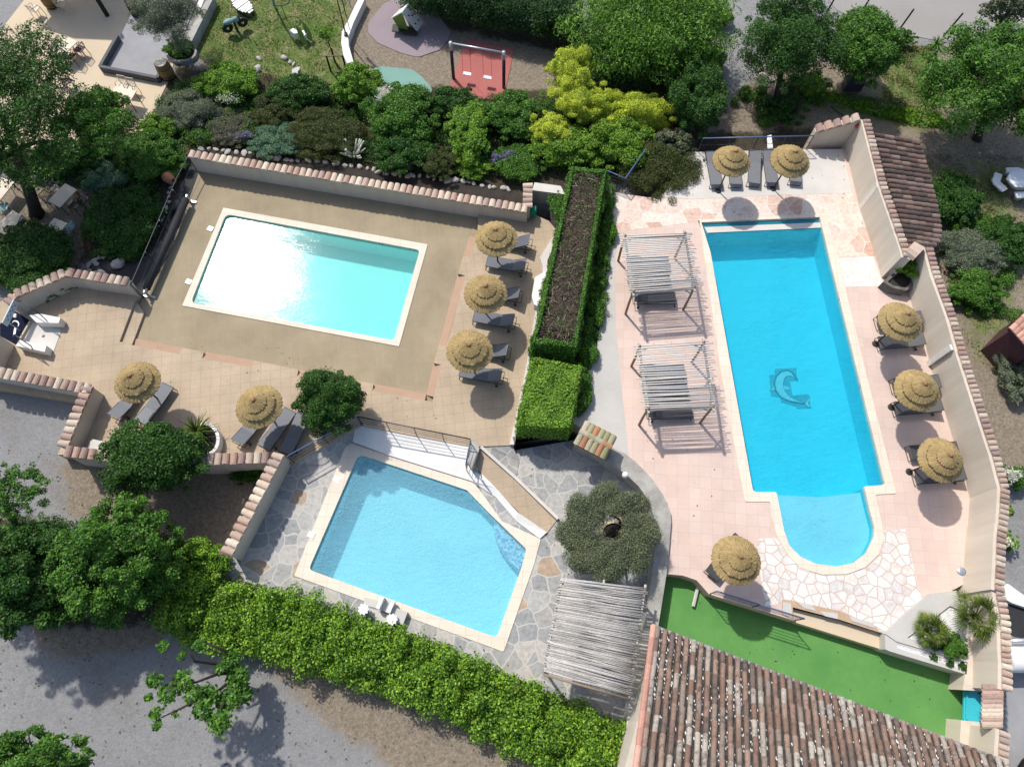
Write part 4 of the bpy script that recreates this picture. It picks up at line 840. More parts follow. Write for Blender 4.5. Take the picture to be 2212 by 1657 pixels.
for (hd, ft, z, mt, rs, lab, gr) in [
    (z5(1352, 520), z5(835, 430), ZL, 'sling', r35, 'lounger half under the parasol nearest the tile capped wall, pale raised back', GL),
    (z5(1295, 822), z5(772, 725), ZL, 'sling', r30, 'fully visible lounger between first and middle parasols by the tall hedge', GL),
    (z5(1222, 1195), z5(700, 1095), ZL, 'sling', r35, 'lounger whose raised back pokes out of the middle hedge side parasol', GL),
    (z5(1135, 1535), z5(610, 1432), ZL, 'sling', r30, 'fully visible lounger below the middle hedge side parasol', GL),
    (e(1082, 632), e(822, 582), ZL, 'sling', r35, 'lounger whose back shows beside the parasol nearest the box hedge', GL),
    (e(1036, 790), e(775, 740), ZL, 'sling', r30, 'lounger with round parasol shadow under it near the box hedge', GL),
    (d(765, 1028), d(905, 822), ZL, 'sling', r20, 'lounger half hidden by the parasol next to the gravel side wall', GL),
    (d(930, 1058), d(1075, 852), ZL, 'sling', r12, 'fully visible lounger beside the parasol next to the gravel side wall', GL),
    (d(1560, 1195), d(1700, 988), ZL, 'sling', r20, 'lounger half hidden by the parasol nearest the yucca planter', GL),
    (d(1725, 1222), d(1868, 1012), ZL, 'sling', r12, 'lounger between the yucca side parasol and another lounger', GL),
    (d(1862, 1246), d(1958, 1040), ZL, 'sling', r12, 'lounger tucked against the round leafy tree and blue rail', GL),
    (c(183, 985), c(224, 1205), ZR, 'slinggrey', r12, 'lounger at the shrub end of the row by black railing', GN), (c(322, 985), c(347, 1200), ZR, 'slinggrey', r12, 'lounger mostly covered by the golden parasol near the shrub', GN),
    (c(468, 978), c(462, 1195), ZR, 'slinggrey', r12, 'lounger between the two golden parasols with curved shade on its foot', GN), (c(552, 975), c(582, 1190), ZR, 'slinggrey', r12, 'lounger left of the second golden parasol pole', GN), (c(722, 970), c(732, 1182), ZR, 'slinggrey', r12, 'lounger mostly covered by the golden parasol near sloping wall', GN),
    (f(1526, 410), f(1270, 428), ZR, 'slingblack', r20, 'black lounger behind the niche side parasol pole', GRR), (f(1535, 546), f(1282, 562), ZR, 'slingblack', r20, 'black lounger in front of the niche side parasol pole', GRR),
    (f(1632, 822), f(1377, 836), ZR, 'slingblack', r20, 'black lounger behind the middle boundary wall parasol', GRR), (f(1648, 968), f(1385, 986), ZR, 'slingblack', r20, 'black lounger in front of the middle boundary wall parasol', GRR),
    (f(1745, 1256), f(1488, 1272), ZR, 'slingblack', r20, 'black lounger behind the parasol nearest the shallow end', GRR), (f(1785, 1410), f(1530, 1428), ZR, 'slingblack', r20, 'black lounger in front of the parasol nearest the shallow end', GRR),
    (i(345, 210), i(215, 380), ZR, 'slingblack', r12, 'black lounger turned diagonally under the lone parasol', GRR),
    (bp(420, 535), bp(905, 520), ZR, 'sling', r12, 'far lounger under the stick pergola nearest pink flagstones', GE), (bp(430, 745), bp(915, 730), ZR, 'sling', r12, 'middle lounger under the stick pergola nearest pink flagstones', GE), (bp(500, 990), bp(985, 985), ZR, 'slingblack', r20, 'near lounger sticking out of the pergola nearest pink flagstones', GE),
    (pp(600, 505), pp(1100, 485), ZR, 'sling', r12, 'far lounger under the stick pergola near the mossy tiles', GE), (pp(630, 745), pp(1140, 725), ZR, 'sling', r12, 'middle lounger under the stick pergola near the mossy tiles', GE), (pp(690, 1030), pp(1188, 1022), ZR, 'slingblack', r20, 'near lounger sticking out of the pergola near mossy tiles', GE)]:
    lounger(hd, ft, z, mt, rs, lab, gr)

# ------------------------------------------------------------------ pergolas of sticks
def pergola(bl, br, fr, fl, z, H, nst, label, seed):
    rnd = random.Random(seed); P = [W(p, z) for p in (bl, br, fr, fl)]; c0 = sum(P, Vector())/4; root = empty('stick_pergola', c0, 0, label, 'pergola', 'stick pergolas beside the long pool'); Q = [p-c0 for p in P]; T = [q+Vector((0, 0, H)) for q in Q]
    for q, t in zip(Q, T):
        mb = MB(); mb.tube([q, q.lerp(t, .5)+Vector((rnd.uniform(-.02, .02), 0, 0)), t+Vector((0, 0, .14))], [.055, .05, .048], 9); mb.build('post', M['post'], root, True)
    for A, B in ((T[0], T[3]), (T[1], T[2])):
        dd = (B-A).normalized()*.18; mb = MB(); mb.beam(A-dd, B+dd, .08, .1); mb.build('side_beam', M['beamw'], root)
    for A, B in ((T[0], T[1]), (T[3], T[2])):
        mb = MB(); mb.beam(A-Vector((0, 0, .1)), B-Vector((0, 0, .1)), .06, .1); mb.build('cross_beam', M['beamw'], root)
    for k in range(4):
        for n_ in ((k+1) % 4, (k-1) % 4):
            dd = (T[n_]-T[k]).normalized(); mb = MB(); mb.beam(T[k]-Vector((0, 0, .5)), T[k]+dd*.42-Vector((0, 0, .08)), .045, .05); mb.build('brace', M['beamw'], root)
    for k in range(nst):
        s = k/(nst-1); A, B = T[0].lerp(T[3], s), T[1].lerp(T[2], s); dd = (B-A).normalized(); j = lambda: Vector((0, rnd.uniform(-.02, .02), .07+rnd.uniform(-.008, .012)))
        A2, B2 = A-dd*rnd.uniform(.12, .3)+j(), B+dd*rnd.uniform(.12, .36)+j(); mb = MB(); m1 = A2.lerp(B2, .5)+Vector((0, rnd.uniform(-.03, .03), rnd.uniform(-.01, .02)))
        mb.tube([A2, m1, B2], [.027, .024, .020], 6); mb.build('stick', M['stick'], root, True)
    return root
pergola(bp(270, 510), bp(1000, 478), bp(1110, 1140), bp(365, 1195), ZR, 1.95, 30, 'grey stick pergola over loungers nearest the pink flagstones', 1)
pergola(pp(440, 435), pp(1222, 382), pp(1330, 1168), pp(540, 1195), ZR, 1.95, 28, 'grey stick pergola over loungers near the mossy tiled canopy', 2)
# reed covered shelter on the lower patio
HZ = ZB+2.3; q = [W(h(1432, 425), HZ), W(h(1968, 490), HZ), W(h(1868, 1190), HZ), W(h(1312, 1030), HZ)]; c0 = sum(q, Vector())/4; c0.z = ZB
RP = empty('reed_pergola', c0, 0, 'reed covered pergola next to the olive tree', 'pergola'); T = [p-c0 for p in q]; rnd = random.Random(3)
mb = MB(); n_ = 112
for k in range(n_):
    s = (k+.5)/n_; A, B = T[0].lerp(T[3], s), T[1].lerp(T[2], s); dd = (B-A).normalized(); A2 = A-dd*rnd.uniform(-.1, .12)+Vector((0, rnd.uniform(-.025, .025), rnd.uniform(-.015, .02))); B2 = B+dd*rnd.uniform(-.14, .14)+Vector((0, rnd.uniform(-.03, .03), rnd.uniform(-.015, .02)))
    mb.tube([A2, A2.lerp(B2, .35)+Vector((0, rnd.uniform(-.03, .03), rnd.uniform(-.01, .02))), A2.lerp(B2, .7)+Vector((0, rnd.uniform(-.03, .03), 0)), B2], [rnd.uniform(.018, .026), .024, .022, rnd.uniform(.014, .022)], 6)
mb.build('reed_roof', M['reed'], RP, True)
for A, B in ((T[0], T[3]), (T[1], T[2]), (T[0].lerp(T[1], .5), T[3].lerp(T[2], .5))):
    mb = MB(); dd = (B-A).normalized()*.12; mb.tube([A-dd-Vector((0, 0, .07)), B+dd-Vector((0, 0, .07))], .045, 8); mb.build('beam', M['beamw'], RP, True)
mb = MB(); mb.tube([T[3]+Vector((0, -.1, -.05)), T[2]+Vector((0, -.1, -.05))], .04, 8); mb.build('front_beam', M['post'], RP, True)
for t in T:
    mb = MB(); mb.tube([(t.x*.95, t.y*.93, 0), (t.x*.95, t.y*.93, t.z-.1)], .05, 8); mb.build('post', M['post'], RP, True)

# ------------------------------------------------------------------ railings
def railing(name, pts, z, H, label, mat='darkrail', top='bluerail', bars=3, post=1.3, pickets=0.0, zs=None, cat='railing'):
    """pts: world points of the rail foot"""
    P = [Vector((p.x, p.y, (zs[k] if zs else z))) for k, p in enumerate(pts)]; c0 = P[0].copy(); root = empty(name, c0, 0, label, cat); P = [p-c0 for p in P]; up = Vector((0, 0, 1))
    mb = MB(); mb.tube([p+up*H for p in P], .026, 8); mb.build('top_rail', M[top], root, True)
    for b_ in range(bars):
        mb = MB(); mb.tube([p+up*H*(b_+1)/(bars+1) for p in P], .010, 6); mb.build('bar', M[mat], root, True)
    for k in range(len(P)-1):
        A, B = P[k], P[k+1]; m_ = max(1, round((B-A).length/post))
        for j in range(m_+(k == len(P)-2)):
            q = A.lerp(B, j/m_); mb = MB(); mb.tube([q, q+up*H], .02, 6); mb.build('post', M[mat], root)
        if pickets:
            mb = MB(); np_ = int((B-A).length/pickets)
            for j in range(np_): q = A.lerp(B, (j+.5)/np_); mb.tube([q, q+up*H], .007, 4)
            pk = mb.build('pickets', M[mat], root); pk['kind'] = 'stuff'
    return root
railing('steel_railing', Wl([o(636, 1000), o(781, 918)], ZL), ZL, 1.0, 'blue topped railing from the tile capped wall to the round leafy tree')
railing('steel_railing', Wl([o(783, 917), e(842, 1232)], ZL), ZL, 1.0, 'dark railing along the white landing above five sided pool', top='darkrail')
railing('steel_railing', Wl([e(842, 1232), e(812, 1385)], ZL), ZL, 1.0, 'short blue handrail turning down at the stone pillar', zs=[ZL, ZB+.1])
railing('wire_railing', Wl([e(868, 1395), e(908, 1440)], ZB+.25), ZB+.25, .75, 'small dark wire hoop rail at the ramp', top='darkrail', bars=2, post=.4)
railing('steel_railing', Wl([c(98, 985), c(800, 968)], ZR), ZR, .95, 'black picket railing with thin blue top behind the golden parasols', bars=1, post=1.5, pickets=.12)
railing('steel_railing', Wl([i(178, 528), i(725, 700)], ZR), ZR, .95, 'blue topped railing casting a shadow on green turf')
railing('steel_railing', Wl([b(1702, 1200), b(1815, 1248), b(1945, 1060)], PZ), PZ, 1.05, 'angled dark railing beside the golden shrub and brownish shrub', bars=4, post=1.0, pickets=.1)
tag(slab('leaning_board', Wl([nl(1095, 305), nl(1150, 290), nl(1170, 465), nl(1100, 470)], ZR+.3), ZR+.3, M['white_plastic'], .04, (), None), 'narrow white panel leaning against the black picket railing', 'panel')
mb = MB(); tp = [W(a(1217, 1012), 1.1), W(a(1140, 1160), 1.1), W(da(1690, 372), 1.1)]; fr = empty('pool_fence', (tp[0].x, tp[0].y, 0), 0, 'dark mesh fence between weed membrane and aqua pool', 'fence'); c0 = fr.location.copy()
for A, B in zip(tp, tp[1:]): mb.tube([A-c0, B-c0], .022, 6); mb.tube([A-c0-Vector((0, 0, .55)), B-c0-Vector((0, 0, .55))], .01, 5)
mb.build('top_rail', M['darkrail'], fr)
for s in (0, .28, .52, .76, 1):
    p = tp[0].lerp(tp[2], s)-c0; mb = MB(); mb.tube([(p.x, p.y, -.1), p], .022, 6); mb.build('post', M['darkrail'], fr)
# pool cover roller
A, B = W(a(1202, 1290), .42), W(da(1895, 425), .42); rl = empty('pool_cover_roller', (A+B)/2-Vector((0, 0, .42)), 0, 'long dark pool cover rolled up beside aqua pool', 'cover roller'); c0 = rl.location.copy(); dd = (B-A).normalized()
mb = MB(); mb.tube([A-c0, B-c0], .17, 16); mb.build('cover_roll', M['membrane'], rl, True)
mb = MB(); mb.tube([A-c0-dd*.25, B-c0+dd*.3], .05, 10); mb.build('axle', M['steel'], rl, True)
for p in (A-dd*.15, B+dd*.18):
    mb = MB(); pr = Vector((-dd.y, dd.x, 0)); mb.beam(p-c0+pr*.3-Vector((0, 0, .38)), p-c0-pr*.3-Vector((0, 0, .38)), .1, .06); mb.beam(p-c0-Vector((0, 0, .4)), p-c0+Vector((0, 0, .08)), .1, .06, Vector((1, 0, 0))); mb.build('stand', M['steel'], rl)
# ------------------------------------------------------------------ foot bath at the entrance
fb = empty('foot_bath', W(da(530, 1010), ZL), 0, 'pale foot bath basin with small drain between two low walls', 'foot bath'); c0 = fb.location.copy()
P = Wl([da(405, 858), da(795, 955), da(695, 1235), da(275, 1085)], ZL+.02); mb = MB(); mb.prism([p-c0 for p in P], -.05, .02); mb.build('basin', M['whitecon'], fb)
mb = MB(); mb.lathe([(.0, .032), (.06, .032), (.07, .02)], 16, W(da(565, 1042), ZL)-c0); mb.build('drain', M['frame'], fb)
mb = MB(); mb.beam(P[0]-c0+Vector((0, 0, .06)), P[3]-c0+Vector((0, 0, .06)), .07, .1); mb.build('sill', M['patio_tan'], fb)
for q, lab in (([da(520, 748), da(782, 800), da(757, 870), da(470, 862), da(380, 770)], 'low white wall on the far side of the foot bath'), ([da(262, 1092), da(602, 1160), da(577, 1242), da(203, 1162)], 'low white wall on the near side of the foot bath')):
    tag(slab('low_wall', Wl(q, ZL+.45), ZL+.45, M['white'], .6, (), None), lab, 'wall')
for q, lab in (([(da(258, 588), ZL+.45), (da(250, 583), 1.25), (da(300, 600), 1.28), (da(530, 765), 1.2), (da(598, 832), ZL+.45)], 'arched dark handrail over the far foot bath wall'), ([(da(180, 1060), ZL+.2), (da(165, 1022), 1.15), (da(210, 1035), 1.2), (da(400, 1165), 1.1), (da(422, 1205), ZL+.45)], 'arched dark handrail over the near foot bath wall')):
    mb = MB(); mb.tube([W(p, z) for p, z in q], .022, 8); tag(mb.build('handrail', M['darkrail'], None, True), lab, 'handrail')
nm = empty('entrance_mat', W(da(200, 920), ZL), 0, 'navy entrance mat with white crescent and disc emblem', 'mat'); c0 = nm.location.copy()
mb = MB(); mb.prism([p-c0 for p in Wl([da(0, 885), da(185, 705), da(408, 850), da(205, 1150), da(0, 1035)], ZL)], -.3, .012); mb.build('mat', M['navy'], nm)
mb = MB()
def arc(cx_, cy_, r0, r1, a0, a1, th, n=16):
    pts = [];
    for k in range(n+1):
        t = a0+(a1-a0)*k/n; pts.append((cx_+r0*math.cos(t), cy_+r0*.95*math.sin(t)))
    for k in range(n, -1, -1):
        t = a0+(a1-a0)*k/n; w_ = th*math.sin(PI*k/n); pts.append((cx_+(r0-w_)*math.cos(t), cy_+(r0-w_)*.95*math.sin(t)))
    return pts
for ps in (arc(200, 880, 48, 0, -PI*.95, PI*.35, 18), arc(192, 772, 27, 0, 0, 2*PI, 8, 20), [(185, 930), (212, 935), (200, 1010), (170, 1020)], [(180, 758), (210, 752), (196, 790), (178, 792)]):
    mb.prism([p-c0 for p in Wl([da(*q) for q in ps], ZL+.016)], .012, .016)
mb.build('emblem', M['white_plastic'], nm)
A, B = W(da(175, 560), 1.36), W(da(25, 865), 1.36); sg = empty('information_sign', ((A+B)/2).xy.to_3d(), 0, 'pale blue information board on posts beside the navy mat', 'sign'); c0 = sg.location.copy()
M['signblue'] = plain('pale_blue_print', (.30, .48, .62), (.52, .55, .48), 1.2, .4, .02, 8); u_ = (B-A).normalized(); nrm = Vector((-u_.y, u_.x, 0)); nrm = nrm if nrm.x > 0 else -nrm
mb = MB(); mb.box((A+B)/2-c0-Vector((0, 0, .17)), ((B-A).length, .05, .34), (u_, nrm, Vector((0, 0, 1)))); mb.build('board', M['signblue'], sg)
mb = MB()
for k in range(7): mb.box(A.lerp(B, .18+.1*k)-c0+nrm*.028-Vector((0, 0, .10 if k % 2 else .2)), (.09, .004, .05), (u_, nrm, Vector((0, 0, 1))))
mb.build('lettering', M['bluerail'], sg)
for s in (.15, .85):
    p = A.lerp(B, s)-c0; mb = MB(); mb.tube([(p.x, p.y, -.3), (p.x, p.y, 1.05)], .025, 8); mb.build('post', M['steel'], sg)
# ------------------------------------------------------------------ rocks in rows
def rock(name, p, z, r, label, group=None, mat='pebble', protos={}):
    k = random.randrange(4)
    key = (mat, k)
    if key not in protos:
        ob = MB().blob((0, 0, .25), (1, .8, .6), 9, 6, .22, random.Random(k+5)).build(name, M[mat], None, True); protos[key] = ob
    else: ob = protos[key].copy(); COL.objects.link(ob)
    w_ = W(p, z); ob.location = w_; ob.rotation_euler = (0, 0, random.uniform(0, 6.28)); ob.scale = (r*random.uniform(.8, 1.25), r*random.uniform(.7, 1.1), r*random.uniform(.6, 1)); return tag(ob, label, 'stone', group)
def rockrow(line, n, z, r, label, group):
    for k in range(n):
        p = pl(line, (k+random.uniform(.2, .8))/n); rock('edging_rock', (p[0]+random.uniform(-2, 2), p[1]+random.uniform(-2, 2)), z, r*random.uniform(.7, 1.25), label, group)
rockrow([a(1290, 965), a(1560, 988), a(1840, 1035), a(2080, 1050), b(110, 1083), b(330, 1130), b(600, 1152), b(860, 1193), b(1110, 1232)], 46, -.06, .17, 'pale rock edging the flower bed behind the tile capped wall', 'pale rocks along the flower bed')
rockrow([d(735, 0), d(640, 15), d(570, 55), d(580, 110)], 12, -.05, .14, 'pale rock edging the dark membrane corner', 'pale rocks around the membrane corner')
rockrow([a(1205, 1000), a(1150, 1090), a(1090, 1230), a(1090, 1320), a(1040, 1440), a(950, 1540), a(860, 1600), a(740, 1655)], 26, -.06, .12, 'small pale rock between shrub border and pool fence', 'pale rocks along the shrub border')
rockrow([ac(410, 690), ac(560, 670), ac(720, 690)], 5, ZN, .16, 'pale rock under the big shade tree', 'pale rocks under the shade tree')
rock('boulder', da(1545, 110), 0, .36, 'smooth pale boulder lying on the dark membrane')
for q, r_ in ((da(1250, 105), .16), (da(1330, 235), .3), (da(1240, 240), .22)): rock('boulder', q, -.02, r_, 'grey boulder at the membrane corner behind the angled wall', 'grey boulders at the membrane corner')
for q, r_ in ((c(520, 500), .34), (c(560, 520), .28), (c(545, 555), .2)): rock('boulder', q, ZN, r_, 'white boulder at the edge of the dirt path', 'white boulders by the dirt path')
# amphora
am = empty('terracotta_jar', W(a(1105, 1175), 0), 0, 'terracotta jar lying on its side near the pool fence', 'jar'); mb = MB(); mb.lathe([(.0, -.42), (.1, -.42), (.2, -.3), (.27, -.05), (.25, .15), (.15, .33), (.11, .37), (.14, .42), (.15, .44), (.09, .42), (.08, .3)], 20); ob = mb.build('body', M['terracotta'], am, True); ob.rotation_euler = (math.radians(78), 0, math.radians(55)); ob.location = (0, 0, .26)
# hose reel, skimmer lids, wall lamp, stools, ladder platform
hr = empty('hose_reel', W(b(1240, 1365), .6), 0, 'green hose reel on the end of the tile capped wall', 'hose reel'); mb = MB()
for k in range(5): mb.tube([(-.12+.06*k, .2*math.cos(t*PI/8), .2*math.sin(t*PI/8)) for t in range(17)], .034, 6)
mb.build('hose', M['greenplastic'], hr, True); mb = MB(); mb.tube([(-.2, 0, 0), (.18, 0, 0)], .12, 12); mb.build('drum', M['greenplastic'], hr, True)
for q, z, lab in ((d(1222, 168), .012, 'white skimmer lid at the coping of the aqua pool near boulder'), (a(1362, 1482), .012, 'white skimmer lid at the coping of the aqua pool near fence'), (g(2015, 148), ZB+.03, 'white skimmer lid on grey flagstones'), (sl(505, 600), ZB, None)):
    if lab: ob = MB().box((0, 0, .012), (.27, .24, .03)).build('skimmer_lid', M['white_plastic']); ob.location = W(q, z); ob.rotation_euler = (0, 0, math.radians(-20)); tag(ob, lab, 'skimmer lid')
ob = MB().box((0, 0, .012), (.27, .24, .03)).build('skimmer_lid', M['white_plastic']); ob.location = W(d(2180, 1445), ZB+.01); ob.rotation_euler = (0, 0, math.radians(-22)); tag(ob, 'white skimmer lid near the tall wall of the flagstone patio', 'skimmer lid')
wl = empty('globe_lamp', W(e(1832, 1425), ZR+.2), 0, 'white globe lamp on top of the curved stone wall', 'lamp'); MB().blob((0, 0, .2), (.13, .13, .13), 16, 10, 0).build('globe', M['glass_white'], wl, True); mb = MB(); mb.tube([(0, 0, -.1), (0, 0, .1)], .05, 10); mb.build('stem', M['frame'], wl)
P0_ = empty('slide_base', W(sl(950, 620), ZB), 0, 'grey pool side platform with two white side rails', 'platform'); c0 = P0_.location.copy()
mb = MB(); mb.prism([p-c0 for p in Wl([sl(515, 360), sl(830, 450), sl(765, 605), sl(610, 560), sl(480, 480)], ZB+.04)], 0, .045); mb.prism([p-c0 for p in Wl([sl(1130, 570), sl(1430, 685), sl(1325, 960), sl(1060, 860), sl(1060, 730)], ZB+.3)], 0, .3); mb.prism([p-c0 for p in Wl([sl(610, 600), sl(1060, 730), sl(1060, 860), sl(980, 1000), sl(780, 880), sl(600, 740)], ZB+.05)], 0, .05); mb.build('deck', M['concrete'], P0_)
mb = MB(); mb.prism([p-c0 for p in Wl([sl(925, 380), sl(1130, 460), sl(1010, 700), sl(845, 640)], ZB+.2)], .0, .2); mb.build('slope', M['concrete'], P0_)
for A, B in ((sl(905, 365), sl(795, 615)), (sl(1135, 455), sl(1025, 705))):
    mb = MB(); mb.beam(W(A, ZB+.35)-c0, W(B, ZB+.35)-c0, .13, .34); mb.build('side_rail', M['white_plastic'], P0_)
for q, lab in ((sl(525, 640), 'white scalloped stool at the left of the pool platform'), (sl(1130, 858), 'white scalloped stool on the grey pool platform')):
    st = empty('flower_stool', W(q, ZB+.05), 0, lab, 'stool', 'white scalloped stools'); mb = MB(); prof = [];
    pts = [((.19+.025*math.cos(9*t)) * math.cos(t), (.19+.025*math.cos(9*t))*math.sin(t)) for t in np.linspace(0, 2*PI, 73)[:-1]]
    mb.prism(pts, .38, .46); mb.build('top', M['white_plastic'], st); mb = MB(); mb.lathe([(.06, .4), (.05, .2), (.12, .02), (.12, 0)], 14); mb.build('foot', M['white_plastic'], st)
# mossy tiled canopy over the shower corner
mc = empty('tiled_canopy', W(rt(780, 520), ZR+1.0), 0, 'small canopy of mossy terracotta tiles beside box hedge', 'canopy'); c0 = mc.location.copy()
R0, R1 = W(rt(560, 360), ZR+1.15)-c0, W(rt(1060, 620), ZR+1.15)-c0; dd = (R1-R0).normalized(); pr = Vector((dd.y, -dd.x, 0)); mb = MB(); rnd = random.Random(8)
for sd_, n_ in ((1, 6), (-1, 6)):
    for k in range(n_):
        p = R0.lerp(R1, (k+.35)/n_); halftile(mb, p+pr*sd_*.27-Vector((0, 0, .06)), pr*-sd_+Vector((0, 0, .35)), dd, .5, .145*rnd.uniform(.95, 1.05), .115, .9)
for k in range(4): p = R0.lerp(R1, (k+.4)/4); halftile(mb, p+Vector((0, 0, .04)), dd, pr, (R1-R0).length/4*1.12, .14, .12, .75)
mb.build('tiles', M['mosstile'], mc); mb = MB(); pp_ = [R0+pr*.5, R1+pr*.5, R1-pr*.5, R0-pr*.5]; mb.prism(pp_, -.16, -.12); mb.build('board', M['terracotta'], mc)
mb = MB(); mb.prism([R0+pr*.25-dd*.05, R1+pr*.25, R1-pr*.25, R0-pr*.25-dd*.05], -1.9, -.17); mb.build('support_wall', M['stone'], mc)
# planters
def planter(label, ps, z, mat, inner=None, depth=.5, soil='soilbed', zs=None, cat='planter', name='planter', shrink=.13, low=.08):
    P = Wl(ps, z); c0 = Vector((P[0].x, P[0].y, z-depth)); root = empty(name, c0, 0, label, cat); Q = [Vector((p.x-c0.x, p.y-c0.y)) for p in P]
    if poly_area(Q) < 0: Q.reverse()
    I = offset(Q, shrink, True) if inner is None else [Vector((p.x-c0.x, p.y-c0.y)) for p in Wl(inner, z)]
    slab('curb', Q, depth, M[mat], depth, [I], None, root); slab('soil', offset(I, -.01, True) if poly_area(I) > 0 else offset(I, .01, True), depth-low, M[soil], .2, (), None, root); return root
def ring(p, r, n=28, sy=1.0): return [(p[0]+r*math.cos(2*PI*k/n), p[1]+r*sy*math.sin(2*PI*k/n)) for k in range(n)]
planter('curved white planter wall around the spiky yucca', [*[d(1322+100*math.cos(t*PI/10), 1185+112*math.sin(t*PI/10)) for t in range(20)]], ZL+.42, 'white', depth=.5)
planter('round stone planter curb at the foot of the clipped olive', ring(o(390, 112), 35, 28, .62), ZN+.2, 'stone', depth=.3)
planter('round pale curb around the olive trunk on the flagstone patio', ring(h(1760, 130), 30, 28, .9), ZB+.2, 'patio_tan', depth=.3)
planter('triangular concrete planter holding two spiky palms', [i4(415, 690), i4(700, 420), i4(1000, 170), i4(1330, 130), i4(1500, 330), i4(1480, 1060), i4(560, 790)], ZR+.25, 'concrete', [i4(700, 740), i4(1000, 520), i4(1250, 330), i4(1440, 400), i4(1420, 980)], .9, 'whitegravel')
planter('long concrete trough of white pebbles above the turf', [i4(410, 690), i4(560, 765), i4(1475, 1065), i4(1465, 1215), i4(470, 915), i4(415, 890)], ZR+.2, 'concrete', [i4(565, 822), i4(1470, 1100), i4(1460, 1168), i4(560, 872)], 1.0, 'whitegravel', low=.015)
planter('stone faced corner planter niche below the tiled wall', [rp(640, 930), rp(780, 800), rp(1180, 560), rp(1400, 560), rp(1290, 1000), rp(1150, 1120), rp(850, 1060)], ZR+.5, 'darkstone', depth=.6)
for q, lab in ((i4(1250, 1070), 'larger leafy weed growing in the white pebble trough'), (i4(1410, 1110), 'leafy weed at the gate end of the white pebble trough'), (i4(1050, 990), 'small leafy weed in the middle of the white pebble trough')):
    shrub('weed', q, 5, 4, .22, M['leaf_deep'], lab, 'weed', ZR+.15, .07, 8)
tag(slab('low_bench', Wl([d(585, 1190), d(600, 1185), d(790, 1225), d(900, 1250), d(880, 1300), d(560, 1255)], ZL+.35), ZL+.35, M['whitecon'], .4, (), None), 'low whitish masonry bench in the corner beside round dark tree', 'bench')
tag(slab('stone_slab', Wl([b(1250, 1182), b(1420, 1205), b(1450, 1260), b(1235, 1232)], .75), .75, M['whitecon'], .9, (), None), 'pale stone slab wall between tile capping and tall hedge', 'wall')
tag(slab('curved_stone_seat', Wl([z5(1535, 860), z5(1400, 940), z5(1360, 1180), z5(1390, 1290), z5(1480, 1330), z5(1560, 1000)], ZL+.4), ZL+.4, M['white'], .5, (), None), 'curved white stone seat built into the hedge edge', 'seat')

rl_ = MB().blob((0, 0, 0), (.11, .09, .13), 12, 8, .02).build('wall_lantern', M['red'], None, True); rl_.location = W(c(1132, 818), ZR+1.35); tag(rl_, 'small red lantern fixed inside the corner of sloping wall', 'lantern')
gl_ = MB(); gl_.tube([W(a(1340, 972), 0), W(a(1292, 888), 1.3)], .03, 8); gl_.blob(W(a(1292, 888), 1.35), (.08, .08, .06), 10, 6, 0); tag(gl_.build('garden_lamp', M['frame'], None, True), 'thin black garden lamp behind the corner of the tile capped wall', 'lamp')
# ------------------------------------------------------------------ hedges
def boxhedge(name, top, z0, z1, mat, size, label, sides_only=False, cover=2.2, rough=.1, zs=None):
    T = Wl(top, z1); c0 = sum(T, Vector())/4; c0.z = z0; root = empty(name, c0, 0, label, 'hedge'); T = [t-c0 for t in T]; Hh = z1-z0
    B = [Vector((t.x*1.04, t.y*1.02, 0)) for t in T]; Ps, Ns = [], []
    def quad(A, B_, C, D, cov):
        nrm = (B_-A).cross(D-A).normalized(); ar = (B_-A).length*(D-A).length; n = int(ar*cov/(size*size*.55*.5*.75)); u, v = RS.rand(n, 1), RS.rand(n, 1)
        P = (np.array(A)*(1-u)+np.array(B_)*u)*(1-v)+(np.array(D)*(1-u)+np.array(C)*u)*v
        lump = np.sin(P[:, 0]*5.1+1)*np.sin(P[:, 1]*4.3)*np.sin(P[:, 2]*6+2)*rough; P = P+np.array(nrm)*(lump[:, None]+RS.normal(0, .045, (n, 1))-np.abs(RS.normal(0, .06, (n, 1))))
        Ps.append(P); Ns.append(np.tile(np.array(nrm), (n, 1)))
    if poly_area(T) < 0: T.reverse(); B.reverse()
    for k in range(4): q = (k+1) % 4; quad(B[k], B[q], T[q], T[k], cover)
    if not sides_only: quad(T[0], T[1], T[2], T[3], cover)
    else:
        for k in range(4):
            q = (k+1) % 4; ce = Vector((0, 0, Hh)); w_ = .15 if (T[q]-T[k]).length > 2 else .05
            quad(T[k], T[q], T[q].lerp(T[q].lerp(ce, 1), w_), T[k].lerp(ce, w_), cover*1.0)
    if sides_only: quad(T[0], T[1], T[2], T[3], .09)
    P = np.concatenate(Ps); Nn = np.concatenate(Ns); n = len(P); LEAVES[0] += n; s = size*RS.uniform(.6, 1.4, n)
    leafmesh('foliage', P, Nn*.9+unit(n)*.7+np.array([0, 0, .3]), unit(n), s, s*.55, M[mat], root)
    return root, T, Hh
hg, T, Hh = boxhedge('clipped_hedge', [b(1492, 1082), b(1715, 1098), e(1518, 590), e(1240, 562)], PZ, 2.35, 'leaf_hedge', .075, 'tall clipped hedge with bare brown top between the two terraces', True, rough=.2)
mb = MB(); rnd = random.Random(5); n = 2600
